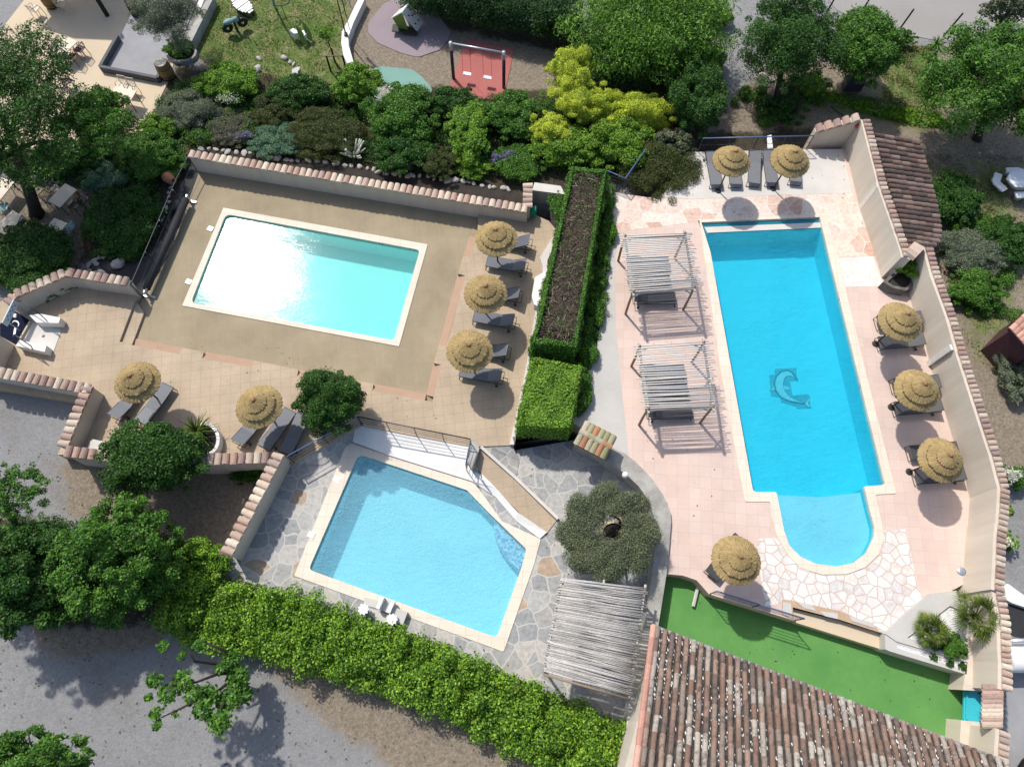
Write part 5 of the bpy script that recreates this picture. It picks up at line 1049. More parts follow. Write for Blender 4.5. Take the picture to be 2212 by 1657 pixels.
for k in range(n):                                                   # the cut twigs on top
    u, v = rnd.uniform(.1, .9), rnd.uniform(.02, .98); p = (T[0]*(1-u)+T[1]*u)*(1-v)+(T[3]*(1-u)+T[2]*u)*v; p = p+Vector((0, 0, rnd.uniform(-.3, .02))); an = rnd.uniform(0, 6.28); L = rnd.uniform(.12, .42)
    q = p+Vector((math.cos(an)*L, math.sin(an)*L, rnd.uniform(-.06, .1))); r_ = rnd.uniform(.006, .014); dv = (q-p).cross(Vector((0, 0, 1))).normalized()*r_
    mb.add([p-dv, p+dv, q+dv*.6, q-dv*.6], [(0, 1, 2, 3)])
tw = mb.build('dead_twigs', M['twig'], hg); tw['kind'] = 'stuff'
mb = MB(); I = [t*.82+Vector((0, 0, 0)) for t in T]; mb.prism([(p.x, p.y) for p in I], .2, Hh-.26); mb.build('branch_core', M['twig'], hg)
boxhedge('clipped_hedge', [e(1235, 655), e(1560, 715), e(1478, 1112), e(1145, 1095)], PZ, 1.95, 'leaf_bright', .085, 'low square bright green clipped hedge at the planter end', cover=2.6, rough=.14)
U = [g(1150, 440), g(1420, 420), g(1740, 470), g(2212, 640), h(450, 800), h(1000, 1025), h(1500, 1275), h(1840, 1420)]; Lw = [g(1010, 720), g(1300, 880), g(1700, 930), h(0, 1090), h(550, 1250), h(1080, 1530), h(1450, 1700), h(1700, 1760)]
cl = []; rnd = random.Random(12)
for k in range(34):
    for j in range(4):
        s = (k+rnd.uniform(.2, .8))/34; A, B = Vector(pl(U, s)), Vector(pl(Lw, s)); p = A.lerp(B, (j+.5)/4+rnd.uniform(-.06, .06)); z = .66+rnd.uniform(-.42, .34)-(.35 if j == 3 else 0)-(.12 if j == 0 else 0)
        C = W(p, z); cl.append((C.x, C.y, C.z, *(rnd.choice((.3, .42, .6))*rnd.uniform(.85, 1.15) for _ in range(2)), rnd.uniform(.36, .62)))
for k in range(26):
    s = (k+.5)/26
    for j in (.25, .5, .75): C = W(Vector(pl(U, s)).lerp(Vector(pl(Lw, s)), j), .1); cl.append((C.x, C.y, .05, .7, .7, .55))
hd = empty('garden_hedge', W(h(500, 1050), -.5), 0, 'long lumpy yellow-green hedge running below the five sided pool', 'hedge'); cl = [(x-hd.location.x, y-hd.location.y, z+.5, a_, b_, c_) for x, y, z, a_, b_, c_ in cl]
for part in range(2): cloud('foliage', cl[part::2], .125, M['leaf_lime'], hd, 2.0, aspect=.6, zmin=.02)
# ------------------------------------------------------------------ trees
SH = 'shrubs in the flower border'; PT = 'park trees by the road'
tree('shade_tree', o(5, 238), 165, 200, 4.6, 2.0, M['leaf_deep'], 'big dark shade tree over the cafe tables', a(240, 1390), k=90, cover=1.25, r0=.26, cr=.23, aspect=.4, size=.15)
tree('garden_tree', o(215, 262), 75, 82, 3.2, 1.0, M['leaf_mid'], 'small loose tree leaning over the tan cafe terrace', a(700, 1060), k=34, cover=1.1, r0=.1, cr=.27, aspect=.4)
tree('clipped_olive', o(360, 35), 70, 66, 2.4, 1.1, M['leaf_grey'], 'clipped round grey olive tree beside the barrel', o(390, 112), size=.085, k=46, cover=1.9, r0=.12, cr=.3, bark='barkgrey', aspect=.35)
tree('weeping_tree', o(1400, 52), 168, 132, 2.3, 2.2, M['leaf_willow'], 'huge weeping bright tree behind the golden shrubs', o(1400, 120), k=110, cover=1.7, r0=.3, droop=1.1, cr=.27, aspect=.28, size=.2)
tree('dense_tree', o(1505, 212), 58, 82, 1.5, 1.5, M['leaf_deep'], 'dark bushy tree along the dirt path by the weeping tree', o(1500, 270), k=34, r0=.14, aspect=.4)
tree('leaning_tree', o(1702, 98), 94, 106, 2.5, 2.1, M['leaf_deep'], 'dark windswept tree beside dirt path and road', o(1672, 250), k=60, cover=1.5, r0=.17, cr=.27, aspect=.4, group=None)
tree('bushy_tree', o(1855, 112), 78, 80, 1.9, 1.7, M['leaf_mid'], 'compact mid green tree with upright shoots near fence posts', o(1845, 190), k=44, r0=.15)
tree('round_tree', o(2140, 182), 140, 122, 2.8, 2.2, M['leaf_mid'], 'large glossy round tree at the picnic lawn', o(2110, 300), k=64, cover=1.6, r0=.2, cr=.27, size=.17, aspect=.4)
tree('thin_tree', o(2180, 22), 75, 40, 3.5, 1.1, M['leaf_olive'], 'thin open tree at the road corner showing its branches', o(2135, 95), k=26, cover=.8, r0=.12, cr=.24)
tree('round_leafy_tree', o(714, 868), 70, 62, 1.6, 1.15, M['leaf_deep'], 'round leafy tree standing at the railing corner on left deck', o(735, 920), zb=ZL, k=46, size=.1, r0=.1, cover=1.9, aspect=.45)
tree('laurel_tree', o(335, 995), 98, 76, 1.7, 1.35, M['leaf_deep'], 'round dark laurel tree spreading over the tile capped south wall', o(355, 1020), zb=-.3, k=60, size=.12, r0=.13, cover=1.8)
tree('lime_tree', o(262, 1212), 106, 118, 2.2, 2.0, M['leaf_mid'], 'mid green tree between dark tree and yellow-green hedge', o(280, 1230), zb=-.35, k=80, r0=.18, cr=.21, size=.135)
tree('dark_tree', o(40, 1255), 132, 108, 2.4, 1.8, M['leaf_deep'], 'large very dark tree above the gravel car park', o(70, 1240), zb=-.35, k=80, r0=.2, cr=.22, size=.135)
tree('airy_tree', o(15, 1075), 82, 70, 3.4, .9, M['leaf_mid'], 'airy light tree reaching in above the dark tree', o(40, 1150), zb=-.3, k=34, cover=.7, cr=.15, r0=.12, aspect=.4)
tree('leafy_tree', o(75, 1650), 125, 62, 3.4, 1.3, M['leaf_mid'], 'bright leafy tree top poking in at the lower gravel corner', o(150, 1700), zb=-.5, k=60, cover=.95, cr=.17, r0=.13, size=.16, aspect=.4)
# plane tree with long bare limbs
pr_ = empty('plane_tree', W(o(520, 1490), -.5), 0, 'broken plane tree with long bare limbs below the hedge', 'tree'); c0 = pr_.location.copy(); mb = MB(); rnd = random.Random(2)
def wv(p, z): return W(p, z)-c0
B0 = wv(g(1560, 1030), .8); mb.tube([Vector((0, 0, -.1)), B0], [.14, .11], 9)
br = [[(g(1560, 1030), .8), (g(1420, 985), 1.6), (g(1260, 965), 2.1), (g(1225, 900), 2.5)], [(g(1560, 1030), .8), (g(1400, 1050), 1.7), (g(1270, 1100), 2.2), (g(1100, 1120), 2.6)], [(g(1560, 1030), .8), (g(1420, 1150), 1.8), (g(1230, 1240), 2.4), (g(1040, 1330), 2.7)], [(g(1560, 1030), .8), (g(1480, 1180), 1.7), (g(1390, 1340), 2.3)], [(g(1560, 1030), .8), (g(1460, 900), 1.6), (g(1320, 840), 2.2)], [(g(1560, 1030), .8), (g(1560, 1180), 1.2)]]
for q in br: mb.tube([wv(p, z) for p, z in q], [.07-.016*k for k in range(len(q))], 7)
mb.build('trunk', M['bark'], pr_, True); cl = []
for p, z, r_ in ((g(1000, 1090), 2.6, .26), (g(1080, 1180), 2.6, .3), (g(1180, 1100), 2.3, .38), (g(1260, 1180), 2.3, .32), (g(1010, 1300), 2.7, .2), (g(1020, 1375), 2.6, .16), (g(960, 1200), 2.7, .14), (g(1140, 1310), 2.5, .12), (g(1320, 1280), 2.3, .34), (g(1420, 1360), 2.3, .38), (g(1350, 1180), 2.0, .36), (g(1480, 1220), 1.7, .42), (g(1540, 1080), 1.4, .42), (g(1500, 960), 1.4, .36), (g(1060, 870), 2.4, .2), (g(1290, 860), 2.2, .2), (g(1430, 1010), 1.8, .22), (g(1180, 930), 2.3, .14), (g(1580, 1180), 1.2, .3)):
    C = wv(p, z); cl.append((C.x, C.y, C.z, r_, r_, r_*.6))
cloud('crown', cl, .17, M['leaf_mid'], pr_, 1.35, aspect=.75)
# olive on the patio: a flat ring of clipped foliage open in the middle
ol = empty('olive_tree', W(h(1775, 170), ZB), 0, 'flat topped grey-green olive with an open centre on flagstone patio', 'tree'); c0 = ol.location.copy(); cl = []; rnd = random.Random(21); zc = ZB+2.0
cc = o(1313, 1150)
for k in range(130):
    t = k*2.39996; rr = .24+.72*math.sqrt(((k*7) % 130)/130); p = (cc[0]+100*rr*math.cos(t), cc[1]+96*rr*math.sin(t))
    if math.hypot(p[0]-h(1775, 95)[0], p[1]-h(1775, 95)[1]) < 33: continue
    C = W(p, zc+rnd.uniform(-.14, .12))-c0; cl.append((C.x, C.y, C.z, .40, .40, .30))
for q in (cl[::2], cl[1::2]): cloud('crown', q, 0.08, M['leaf_olive'], ol, 1.25, aspect=.34)
mb = MB(); tp = [(h(1770, 185), ZB), (h(1790, 130), ZB+.5), (h(1810, 100), ZB+.9)]; mb.tube([W(p, z)-c0 for p, z in tp], [.14, .11, .09], 9)
for q in ([(h(1810, 100), ZB+.9), (h(1850, 60), ZB+1.4), (h(1920, -30), ZB+1.9)], [(h(1810, 100), ZB+.9), (h(1800, 50), ZB+1.4), (h(1720, 0), ZB+1.9)], [(h(1790, 130), ZB+.6), (h(1870, 120), ZB+1.2), (h(1960, 140), ZB+1.8)], [(h(1785, 140), ZB+.5), (h(1700, 190), ZB+1.3), (h(1600, 230), ZB+1.8)], [(h(1790, 130), ZB+.6), (h(1760, 260), ZB+1.7)]): mb.tube([W(p, z)-c0 for p, z in q], [.065, .045, .02], 6)
mb.build('trunk', M['bark'], ol, True)
# conifer hedge at the top
cl = []; rnd = random.Random(31)
for k in range(26):
    for j in range(4):
        s = k/25; C = W((885+s*350, -60+s*65+j*22+rnd.uniform(-6, 6)), 1.4+rnd.uniform(-.3, .3)-(.5 if j == 3 else 0)); cl.append((C.x, C.y, C.z, .62, .62, .8))
for k in range(20): C = W((890+k*18, -10+k*4), .4); cl.append((C.x, C.y, .3, .8, .8, .6))
ch = empty('conifer_hedge', W(o(1060, 20), ZN), 0, 'dark overgrown conifer hedge behind the playground', 'hedge'); cl = [(x-ch.location.x, y-ch.location.y, z-ZN, a_, b_, c_) for x, y, z, a_, b_, c_ in cl]
for q in (cl[::2], cl[1::2]): cloud('foliage', q, .13, M['leaf_conifer'], ch, 1.7, aspect=.4, zmin=.05, droop=.5)
# ------------------------------------------------------------------ shrubs: centre, radii (photo px), height, leaf, label
SHR = [(o(490, 182), 66, 50, 1.3, 'leaf_bright', 'fresh lime green shrub between barrel and playground lawn'), (o(405, 238), 62, 50, .9, 'leaf_grey', 'wispy grey-green shrub in front of the barrel'), (o(505, 278), 52, 45, .6, 'leaf_dry', 'dry greyish shrub behind the tile capped wall corner'),
    (o(345, 278), 44, 32, .9, 'leaf_bright', 'light green shrub at the terrace end of the border'), (o(330, 338), 66, 56, 1.1, 'leaf_mid', 'broad fresh green shrub above the terracotta jar'), (o(268, 475), 76, 80, 1.0, 'leaf_deep', 'large dark mounded shrub beside the pool fence'),
    (o(645, 205), 66, 42, 1.3, 'leaf_deep', 'deep green shrub just below the stone figure'), (o(600, 240), 50, 45, 1.0, 'leaf_brown', 'brownish shrub beside deep green shrub'), (o(700, 290), 78, 58, 1.1, 'leaf_brown', 'wide olive brown shrub near the silver plant'),
    (o(605, 305), 62, 45, .8, 'leaf_blue', 'bluish juniper shrub behind the tile capped wall'), (o(775, 182), 48, 46, 1.6, 'leaf_bright', 'bright leafy shrub beside the teal rubber pad'), (o(865, 250), 72, 66, 1.7, 'leaf_mid', 'tall mid green shrub below the teal rubber pad'),
    (o(870, 330), 70, 48, 1.2, 'leaf_deep', 'dark shrub behind the purple irises'), (o(985, 228), 62, 34, 1.3, 'leaf_deep', 'dark rounded shrub below the red rubber pad'), (o(1105, 250), 62, 52, 1.4, 'leaf_mid', 'dark green rounded shrub right of the bright column'),
    (o(1012, 285), 44, 74, 1.6, 'leaf_bright', 'bright upright shrub standing in the border centre'), (o(1022, 362), 42, 28, .7, 'leaf_bright', 'small bright shrub close to the tile capped wall'), (o(950, 350), 40, 42, 1.0, 'leaf_brown', 'brown green shrub beside the small bright shrub'),
    (o(1235, 170), 50, 56, 2.6, 'leaf_yellow', 'tall golden shrub below the weeping tree'), (o(1262, 228), 66, 48, 2.3, 'leaf_yellow', 'broad golden shrub in the middle of the yellow group'), (o(1185, 285), 44, 40, 1.7, 'leaf_yellow', 'thin golden shrub near the dark border shrubs'),
    (o(1372, 252), 80, 44, 2.1, 'leaf_yellow', 'golden shrub reaching towards the dirt path'), (o(1345, 315), 70, 54, 1.9, 'leaf_lime', 'yellow-green shrub behind the angled dark railing'), (o(1232, 322), 78, 44, 1.3, 'leaf_bright', 'bright green shrub below the golden shrubs'),
    (o(1120, 352), 52, 44, .8, 'leaf_mid', 'loose green shrub near the pale stone slab'), (o(1432, 365), 78, 76, 1.6, 'leaf_brown', 'dark brownish shrub between angled railing and golden parasols'), (o(1455, 318), 48, 34, 1.7, 'leaf_olive', 'clipped olive brown shrub at the path edge'),
    (o(1518, 130), 40, 52, 1.2, 'leaf_mid', 'green shrub along the dirt path edge'), (o(1555, 35), 26, 30, .8, 'leaf_mid', 'small green clump at the top of the dirt path'), (o(1952, 85), 26, 18, .7, 'leaf_mid', 'small green bush beside the road edge'), (o(1762, 190), 30, 26, .7, 'leaf_bright', 'low shrub between the two park trees'),
    (o(1690, 235), 50, 40, 1.0, 'leaf_deep', 'low dark undergrowth shrub beneath the windswept tree'), (o(2062, 430), 56, 58, 1.2, 'leaf_deep', 'dark bush below the lean-to roof and picnic lawn'), (o(2100, 545), 78, 52, .9, 'leaf_grey', 'grey-green low shrub outside the niche wall'), (o(2108, 625), 56, 44, 1.0, 'leaf_mid', 'mid green bush outside the boundary wall'),
    (o(2175, 520), 60, 55, 1.0, 'leaf_deep', 'dark bush at the edge of the picnic lawn'), (o(2198, 800), 42, 62, 1.1, 'leaf_grey', 'grey bush below the small red roof'), (o(2190, 1032), 30, 26, .8, 'leaf_mid', 'flowering shrub outside the boundary wall'), (o(2178, 1170), 17, 22, .7, 'leaf_bright', 'small green shrub on the gravel outside the wall'), (o(2172, 1100), 14, 14, .5, 'leaf_bright', 'tiny green shrub at the outer wall foot'),
    (o(385, 106), 31, 22, .7, 'leaf_hedge', 'clipped round box bush inside the stone planter'), (o(55, 560), 92, 78, 1.3, 'leaf_deep', 'big dark shrub in front of the shaded tables'), (o(120, 610), 46, 40, .9, 'leaf_mid', 'green shrub behind the angled tile capped wall'), (o(150, 345), 84, 48, 1.0, 'leaf_deep', 'dark shrub bed below the cafe terrace edge'), (o(225, 385), 50, 34, .8, 'leaf_blue', 'bluish shrub under the small loose tree'),
    (o(418, 1218), 74, 44, 1.7, 'leaf_lime', 'yellow-green shrub at the foot of the tall stepping wall'), (o(540, 1030), 44, 16, .5, 'leaf_deep', 'low dark plant in the shade of the south wall'), (o(1965, 583), 26, 20, .8, 'leaf_bright', 'small glossy shrub in the stone corner niche'), (o(1325, 1580), 34, 22, .5, 'leaf_deep', 'dark low plant at the end of the reed pergola')]
for (p, rx, ry, hh, mt, lab) in SHR:
    zb = ZN
    if 'niche' in lab: zb = ZR+.4
    if p[1] > 900: zb = -.45
    if 'outside' in lab or 'below the small red' in lab: zb = ZN
    fine = mt in ('leaf_yellow', 'leaf_grey', 'leaf_blue', 'leaf_brown', 'leaf_dry', 'leaf_hedge')
    shrub('shrub', p, rx, ry, hh, M[mt], lab, 'shrub', zb, .085 if fine else .115, cover=1.7, aspect=.42 if fine else .55, cr=.26, k=int(14+rx*ry/110))
for (p, rx, ry, lab) in ((e(1690, 60), 14, 30, 'low green plants along the concrete path beside tall hedge'), (e(1640, 350), 18, 45, 'blue flowered ground plants below the tall hedge'), (e(1590, 620), 18, 36, 'low green plants between tall hedge and box hedge'), (e(1570, 880), 16, 44, 'low green plants beside the bright box hedge'), (b(1740, 1500), 12, 26, 'small leafy plant by the far end of concrete path'), (b(1395, 1330), 16, 30, 'bright leafy plant growing beside the green hose reel')):
    shrub('border_plant', p, rx, ry, .7, M['leaf_mid'], lab, 'plant', PZ, .1, 16)
def cover(name, polys, n, rr, hz, size, mat, z, seed):
    rnd = random.Random(seed); cl = []
    for ps in polys:
        Q = [W(p, z) for p in ps]; xs = [v.x for v in Q]; ys = [v.y for v in Q]; m_ = 0
        while m_ < n//len(polys):
            x, y = rnd.uniform(min(xs), max(xs)), rnd.uniform(min(ys), max(ys))
            if inside(Q, np.array([x]), np.array([y]))[0]: r_ = rnd.uniform(*rr); cl.append((x, y, z+.1, r_, r_*rnd.uniform(.8, 1.2), rnd.uniform(*hz))); m_ += 1
    ob = cloud(name, cl, size, M[mat], cover=1.3, zmin=z, aspect=.45); ob['kind'] = 'stuff'
BORD = [a(1050, 560), a(1700, 560), b(0, 560), b(900, 640), b(1350, 640), b(1500, 720), b(1700, 1060), b(1480, 1100), b(1280, 1160), b(850, 1150), b(300, 1080), a(2080, 1000), a(1560, 940), a(1250, 930), a(950, 900)]
cover('undergrowth', [BORD], 230, (.25, .5), (.2, .55), .1, 'leaf_mid', ZN, 1); cover('undergrowth', [BORD], 170, (.25, .5), (.2, .6), .1, 'leaf_deep', ZN, 2); cover('undergrowth', [BORD], 60, (.2, .45), (.2, .5), .09, 'leaf_brown', ZN, 3)
cover('undergrowth', [[o(-20, 330), o(220, 330), o(290, 300), o(360, 318), o(312, 560), o(210, 560), o(250, 400), o(-20, 380)]], 110, (.25, .55), (.25, .6), .1, 'leaf_deep', ZN, 4)
cover('undergrowth', [[o(-30, 1130), o(420, 1160), o(440, 1260), o(330, 1300), o(-30, 1330)]], 110, (.4, .7), (.4, .9), .13, 'leaf_deep', -.4, 5)
cover('undergrowth', [[o(1560, 210), o(1760, 160), o(1790, 230), o(1640, 270)], [o(2040, 480), o(2150, 480), o(2200, 690), o(2090, 690)]], 80, (.2, .45), (.15, .4), .09, 'leaf_mid', ZN, 6)
cover('undergrowth', [[b(1715, 1105), b(1745, 1350), b(1738, 1500), e(1705, 60), e(1700, 300), e(1650, 560), e(1600, 800), e(1540, 1030), e(1490, 1080), e(1565, 720), e(1525, 600), e(1650, 60)]], 120, (.18, .32), (.3, .75), .08, 'leaf_hedge', PZ, 7)
cover('undergrowth', [[o(1230, 60), o(1500, 60), o(1545, 280), o(1440, 270), o(1290, 200)]], 130, (.3, .6), (.2, .5), .1, 'leaf_deep', ZN, 8)
# flowers, spiky plants
def spiky(name, p, z, n, L, mat, label, up=.6, w=.07, cat='plant', trunk=0.0, droop=.35, group=None, seed=1):
    rnd = random.Random(seed); c0 = W(p, z); root = empty(name, c0, 0, label, cat, group); mb = MB()
    for k in range(n):
        an = rnd.uniform(0, 2*PI); el_ = rnd.uniform(.1, 1.35)*up+.15; l_ = L*rnd.uniform(.7, 1.1); d_ = Vector((math.cos(an)*math.cos(el_), math.sin(an)*math.cos(el_), math.sin(el_))); sd_ = Vector((-math.sin(an), math.cos(an), 0)); ps = []
        for t in (0, .33, .66, 1): q = d_*l_*t+Vector((0, 0, trunk-droop*l_*t*t)); ww = w*(1-abs(t-.35)*1.25)*.5; ps += [q-sd_*max(.004, ww), q+Vector((0, 0, .015)), q+sd_*max(.004, ww)]
        mb.add(ps, [(3*j+i_, 3*j+i_+1, 3*j+i_+4, 3*j+i_+3) for j in range(3) for i_ in (0, 1)])
    mb.build('leaves', M[mat], root)
    if trunk > 0: mb = MB(); mb.tube([(0, 0, -.1), (0, 0, trunk)], [.13, .1], 10); mb.build('trunk', M['bark'], root)
    return root
def fanpalm(p, z, n, L, fan, label, trunk, seed):
    rnd = random.Random(seed); c0 = W(p, z); root = empty('fan_palm', c0, 0, label, 'palm', 'spiky palms in the triangular planter'); mb = MB()
    for k in range(n):
        an = k*2.39996+rnd.uniform(-.3, .3); el_ = 1.3*(1-(k+.5)/n)-.05+rnd.uniform(-.1, .1); d_ = Vector((math.cos(an)*math.cos(el_), math.sin(an)*math.cos(el_), math.sin(el_))); l_ = L*rnd.uniform(.75, 1.05); tip = Vector((0, 0, trunk))+d_*l_; sd_ = Vector((-math.sin(an), math.cos(an), 0)); upv = sd_.cross(d_)*-1
        mb.tube([Vector((0, 0, trunk)), tip], [.012, .008], 4, False)
        for j in range(17):
            t = (j/16-.5)*math.radians(230); q = d_*math.cos(t)+sd_*math.sin(t)-upv*.12; f_ = fan*rnd.uniform(.8, 1.05)*(1-.2*abs(t)); e_ = tip+q*f_+Vector((0, 0, -.18*f_)); sv = (q.cross(upv)).normalized()*.018
            mb.add([tip-sv*.3, tip+q*f_*.5-sv+Vector((0, 0, .01)), e_, tip+q*f_*.5+sv+Vector((0, 0, .01))], [(0, 1, 2, 3)])
    mb.build('fronds', M['leaf_palm'], root); mb = MB(); mb.tube([(0, 0, -.1), (0, 0, trunk)], [.14, .11], 10); mb.build('trunk', M['bark'], root); return root
fanpalm(i4(1420, 480), ZR+.15, 38, .66, .5, 'larger fan palm against the boundary wall in triangular planter', .75, 3)
fanpalm(i4(930, 650), ZR+.15, 30, .46, .4, 'smaller fan palm above the white pebble trough', .3, 5)
shrub('border_plant', i4(1330, 860), 24, 26, .5, M['leaf_mid'], 'green low plants below the larger fan palm', 'plant', ZR+.15, .09, 16); shrub('border_plant', i4(1100, 800), 20, 16, .35, M['leaf_deep'], 'dark low plants between the two fan palms', 'plant', ZR+.15, .08, 12)
spiky('yucca', d(1290, 1150), ZL+.3, 90, 1.0, 'leaf_palm', 'spiky yucca in the curved white planter', .75, .055, seed=4, trunk=.25)
spiky('agave', a(985, 780), ZN, 20, .7, 'leaf_blue', 'small blue-grey agave at the cafe terrace edge', .9, .06, seed=6)
spiky('agave', a(1380, 800), ZN, 26, .75, 'leaf_blue', 'blue-grey strappy plant in the middle of the border', .9, .06, seed=8)
spiky('yucca', o(2022, 98), ZN, 40, .8, 'leaf_mid', 'spiky tufted plant beside the road edge', .8, .07, seed=9)
sv = empty('silver_plant', W(b(80, 1010), ZN), 0, 'pale silver plant with thick upright arms in the border', 'plant'); c0 = sv.location.copy(); mb = MB(); rnd = random.Random(14)
for k in range(30):
    an, L = rnd.uniform(0, 6.28), rnd.uniform(.3, .8); q = Vector((math.cos(an)*L, math.sin(an)*L*.8, rnd.uniform(.3, .9))); mb.tube([(0, 0, .1), q*.6, q+Vector((0, 0, .1))], [.05, .06, .035], 6)
mb.build('arms', M['silver'], sv, True)
for q, rx, ry, lab in ((b(290, 980), 12, 20, 'upright purple iris clump next to the silver plant'), (b(360, 1040), 20, 14, 'purple iris clump above the edging rocks'), (b(430, 1060), 10, 14, 'small purple iris clump among green leaves'), (b(1080, 1030), 26, 16, 'purple iris clump near the small bright shrub'), (b(990, 1030), 8, 14, 'thin purple iris clump in front of dark shrub'), (a(1580, 880), 22, 8, 'pale blue flower patch beside the bluish juniper')):
    tag(cloud('iris_clump', blobs(W(q, .4), (rx*mpp(q), ry*mpp(q), .25), 10, .35), .07, M['leaf_purple'], cover=.3), lab, 'flowers', 'purple flowers in the border'); shrub('iris_leaves', q, rx*1.3, ry*1.3, .5, M['leaf_mid'], lab.replace('clump', 'leaves').replace('patch', 'leaves'), 'plant', ZN, .1, 10)
for q, rx, ry, z, lab in ((b(275, 610), 22, 24, 1.2, 'white blossom cluster beside the teal rubber pad'), (f(2140, 1420), 22, 18, .8, 'white blossoms outside the boundary wall'), (a(1480, 640), 26, 18, 1.2, 'scattered white blossoms on the lime green shrub'), (i(2105, 190), 8, 10, .6, 'white blossoms on small shrub outside the wall')):
    tag(cloud('blossoms', blobs(W(q, z), (rx*mpp(q), ry*mpp(q), .2), 12, .34), .075, M['leaf_white'], cover=.35 if 'scatter' not in lab else .06), lab, 'flowers')
# grass tufts
def tufts(name, polys, n, size, mat, z=ZN):
    P = []
    for ps in polys:
        Q = [W(p, z) for p in ps]; xs = [q.x for q in Q]; ys = [q.y for q in Q]; m_ = n//len(polys); X = RS.uniform(min(xs), max(xs), m_*2); Y = RS.uniform(min(ys), max(ys), m_*2); nz = np.sin(X*1.9+np.sin(Y*1.3)*2)*np.sin(Y*2.1+np.sin(X*.9)*2)+RS.normal(0, .5, len(X)); k_ = inside(Q, X, Y) & (nz > -.1); P.append(np.stack([X[k_], Y[k_], np.full(k_.sum(), z+.04)], -1))
    P = np.concatenate(P); m_ = len(P); s = size*RS.uniform(.5, 1.4, m_); T = unit(m_); T[:, 2] = np.abs(T[:, 2])+.5; N_ = unit(m_); N_[:, 2] += .5; ob = leafmesh(name, P, N_, T, s, s*.3, M[mat]); ob['kind'] = 'stuff'; LEAVES[0] += m_; return ob
tufts('grass', [[o(440, -40), o(750, -40), o(735, 150), o(780, 190), o(560, 190), o(430, 130)], [c(820, 580), c(1300, 640), c(1650, 720), c(1740, 830), c(1550, 830), c(1180, 750)], [c(1250, 300), c(1640, 300), c(1640, 700), c(1300, 640)], [o(1970, 330), o(2215, 340), o(2215, 880), o(2080, 740), o(2010, 500)]], 26000, .11, 'leaf_grass')
tufts('tall_grass', [[c(820, 590), c(1180, 670), c(1640, 740), c(1730, 825), c(1560, 825), c(1180, 740)]], 6000, .3, 'leaf_bright')

def litter(name, polys, n, size, mat, zf, label=None):
    P = []
    for ps, z in polys:
        Q = [W(p, z) for p in ps]; xs = [v.x for v in Q]; ys = [v.y for v in Q]; X = RS.uniform(min(xs), max(xs), n*3); Y = RS.uniform(min(ys), max(ys), n*3); k_ = inside(Q, X, Y); X, Y = X[k_][:n], Y[k_][:n]; P.append(np.stack([X, Y, (zf(X, Y) if zf else np.full(len(X), z))+.015], -1))
    P = np.concatenate(P); m_ = len(P); s = size*RS.uniform(.5, 1.5, m_); N_ = unit(m_)*.25+np.array([0, 0, 1.]); ob = leafmesh(name, P, N_, unit(m_), s, s*.6, M[mat]); ob['kind'] = 'stuff'
litter('leaf_litter', [([o(130, 960), o(600, 1000), o(500, 1240), o(1300, 1600), o(1300, 1700), o(-20, 1657), o(-20, 960)], -.3)], 900, .09, 'leaf_dry', lot)
litter('leaf_litter', [([o(430, 690), o(1000, 860), o(1090, 950), o(800, 910), o(640, 980), o(250, 900)], ZL), ([c(100, 1000), c(1050, 1000), c(1200, 1500), c(0, 1430)], ZR+.005), ([e(1100, 1250), e(1700, 1350), h(2000, 100), h(1300, 800), h(1250, 350)], ZB)], 60, .07, 'leaf_dry', None)

litter('leaf_litter', [([h(2090, 350), i(100, 460), i(1300, 900), i(1800, 1080), i(1820, 1400), i(300, 900)], ZT), ([o(1330, 700), o(1500, 500), o(1600, 1060), o(1450, 1180)], ZR+.002)], 45, .06, 'leaf_brown', None)
# ------------------------------------------------------------------ playground
PS = lambda n, ps, mat, z=ZN+.03: slab(n, rounded(Wl(ps, z), .5, 4), z, M[mat], .2)
PS('lavender_safety_surface', [pg(-5, 300), pg(190, 60), pg(420, -60), pg(800, 60), pg(1075, 430), pg(940, 640), pg(640, 745), pg(420, 690), pg(120, 560), pg(-5, 430)], 'rubberpurple')
PS('teal_safety_surface', [pg(60, 890), pg(150, 862), pg(560, 900), pg(680, 990), pg(860, 1190), pg(500, 1400), pg(0, 1500)], 'rubberteal')
slab('red_safety_surface', Wl([pg(1290, 505), pg(1880, 640), pg(1830, 900), pg(1735, 1310), pg(1000, 1230), pg(1120, 960), pg(1200, 680)], ZN+.03), ZN+.03, M['rubberred'], .2)
z0 = ZN+.03; sw = empty('swing_set', W(pg(1420, 1080), z0), 0, 'two seat swing set on red rubber pad', 'swing'); c0 = sw.location.copy(); A, B = W(pg(1100, 1020), z0), W(pg(1750, 1138), z0); Hs = 2.25; upv = Vector((0, 0, 1))
for q in (A, B):
    mb = MB(); mb.tube([q-c0, q-c0+upv*(Hs*.82)], .085, 10); mb.build('post', M['maroon'], sw, True); mb = MB(); mb.tube([q-c0+upv*(Hs*.82), q-c0+upv*(Hs+.06)], .088, 10); mb.build('post_cap', M['steel'], sw, True)
mb = MB(); mb.tube([A-c0+upv*Hs, B-c0+upv*Hs], .045, 10); mb.build('crossbar', M['steel'], sw, True)
for s0, s1 in ((.2, .36), (.6, .76)):
    q0, q1 = A.lerp(B, s0)-c0, A.lerp(B, s1)-c0; mb = MB(); mb.tube([q0+upv*Hs, q0+upv*.5], .008, 5); mb.tube([q1+upv*Hs, q1+upv*.5], .008, 5); mb.build('chains', M['frame'], sw)
    mb = MB(); mb.beam(q0+upv*.48, q1+upv*.48, .2, .04); mb.build('seat', M['steel'], sw)
ph = empty('playhouse', W(pg(560, 390), z0), 0, 'pale tent shaped playhouse with green inner panels on lavender pad', 'playhouse'); c0 = ph.location.copy()
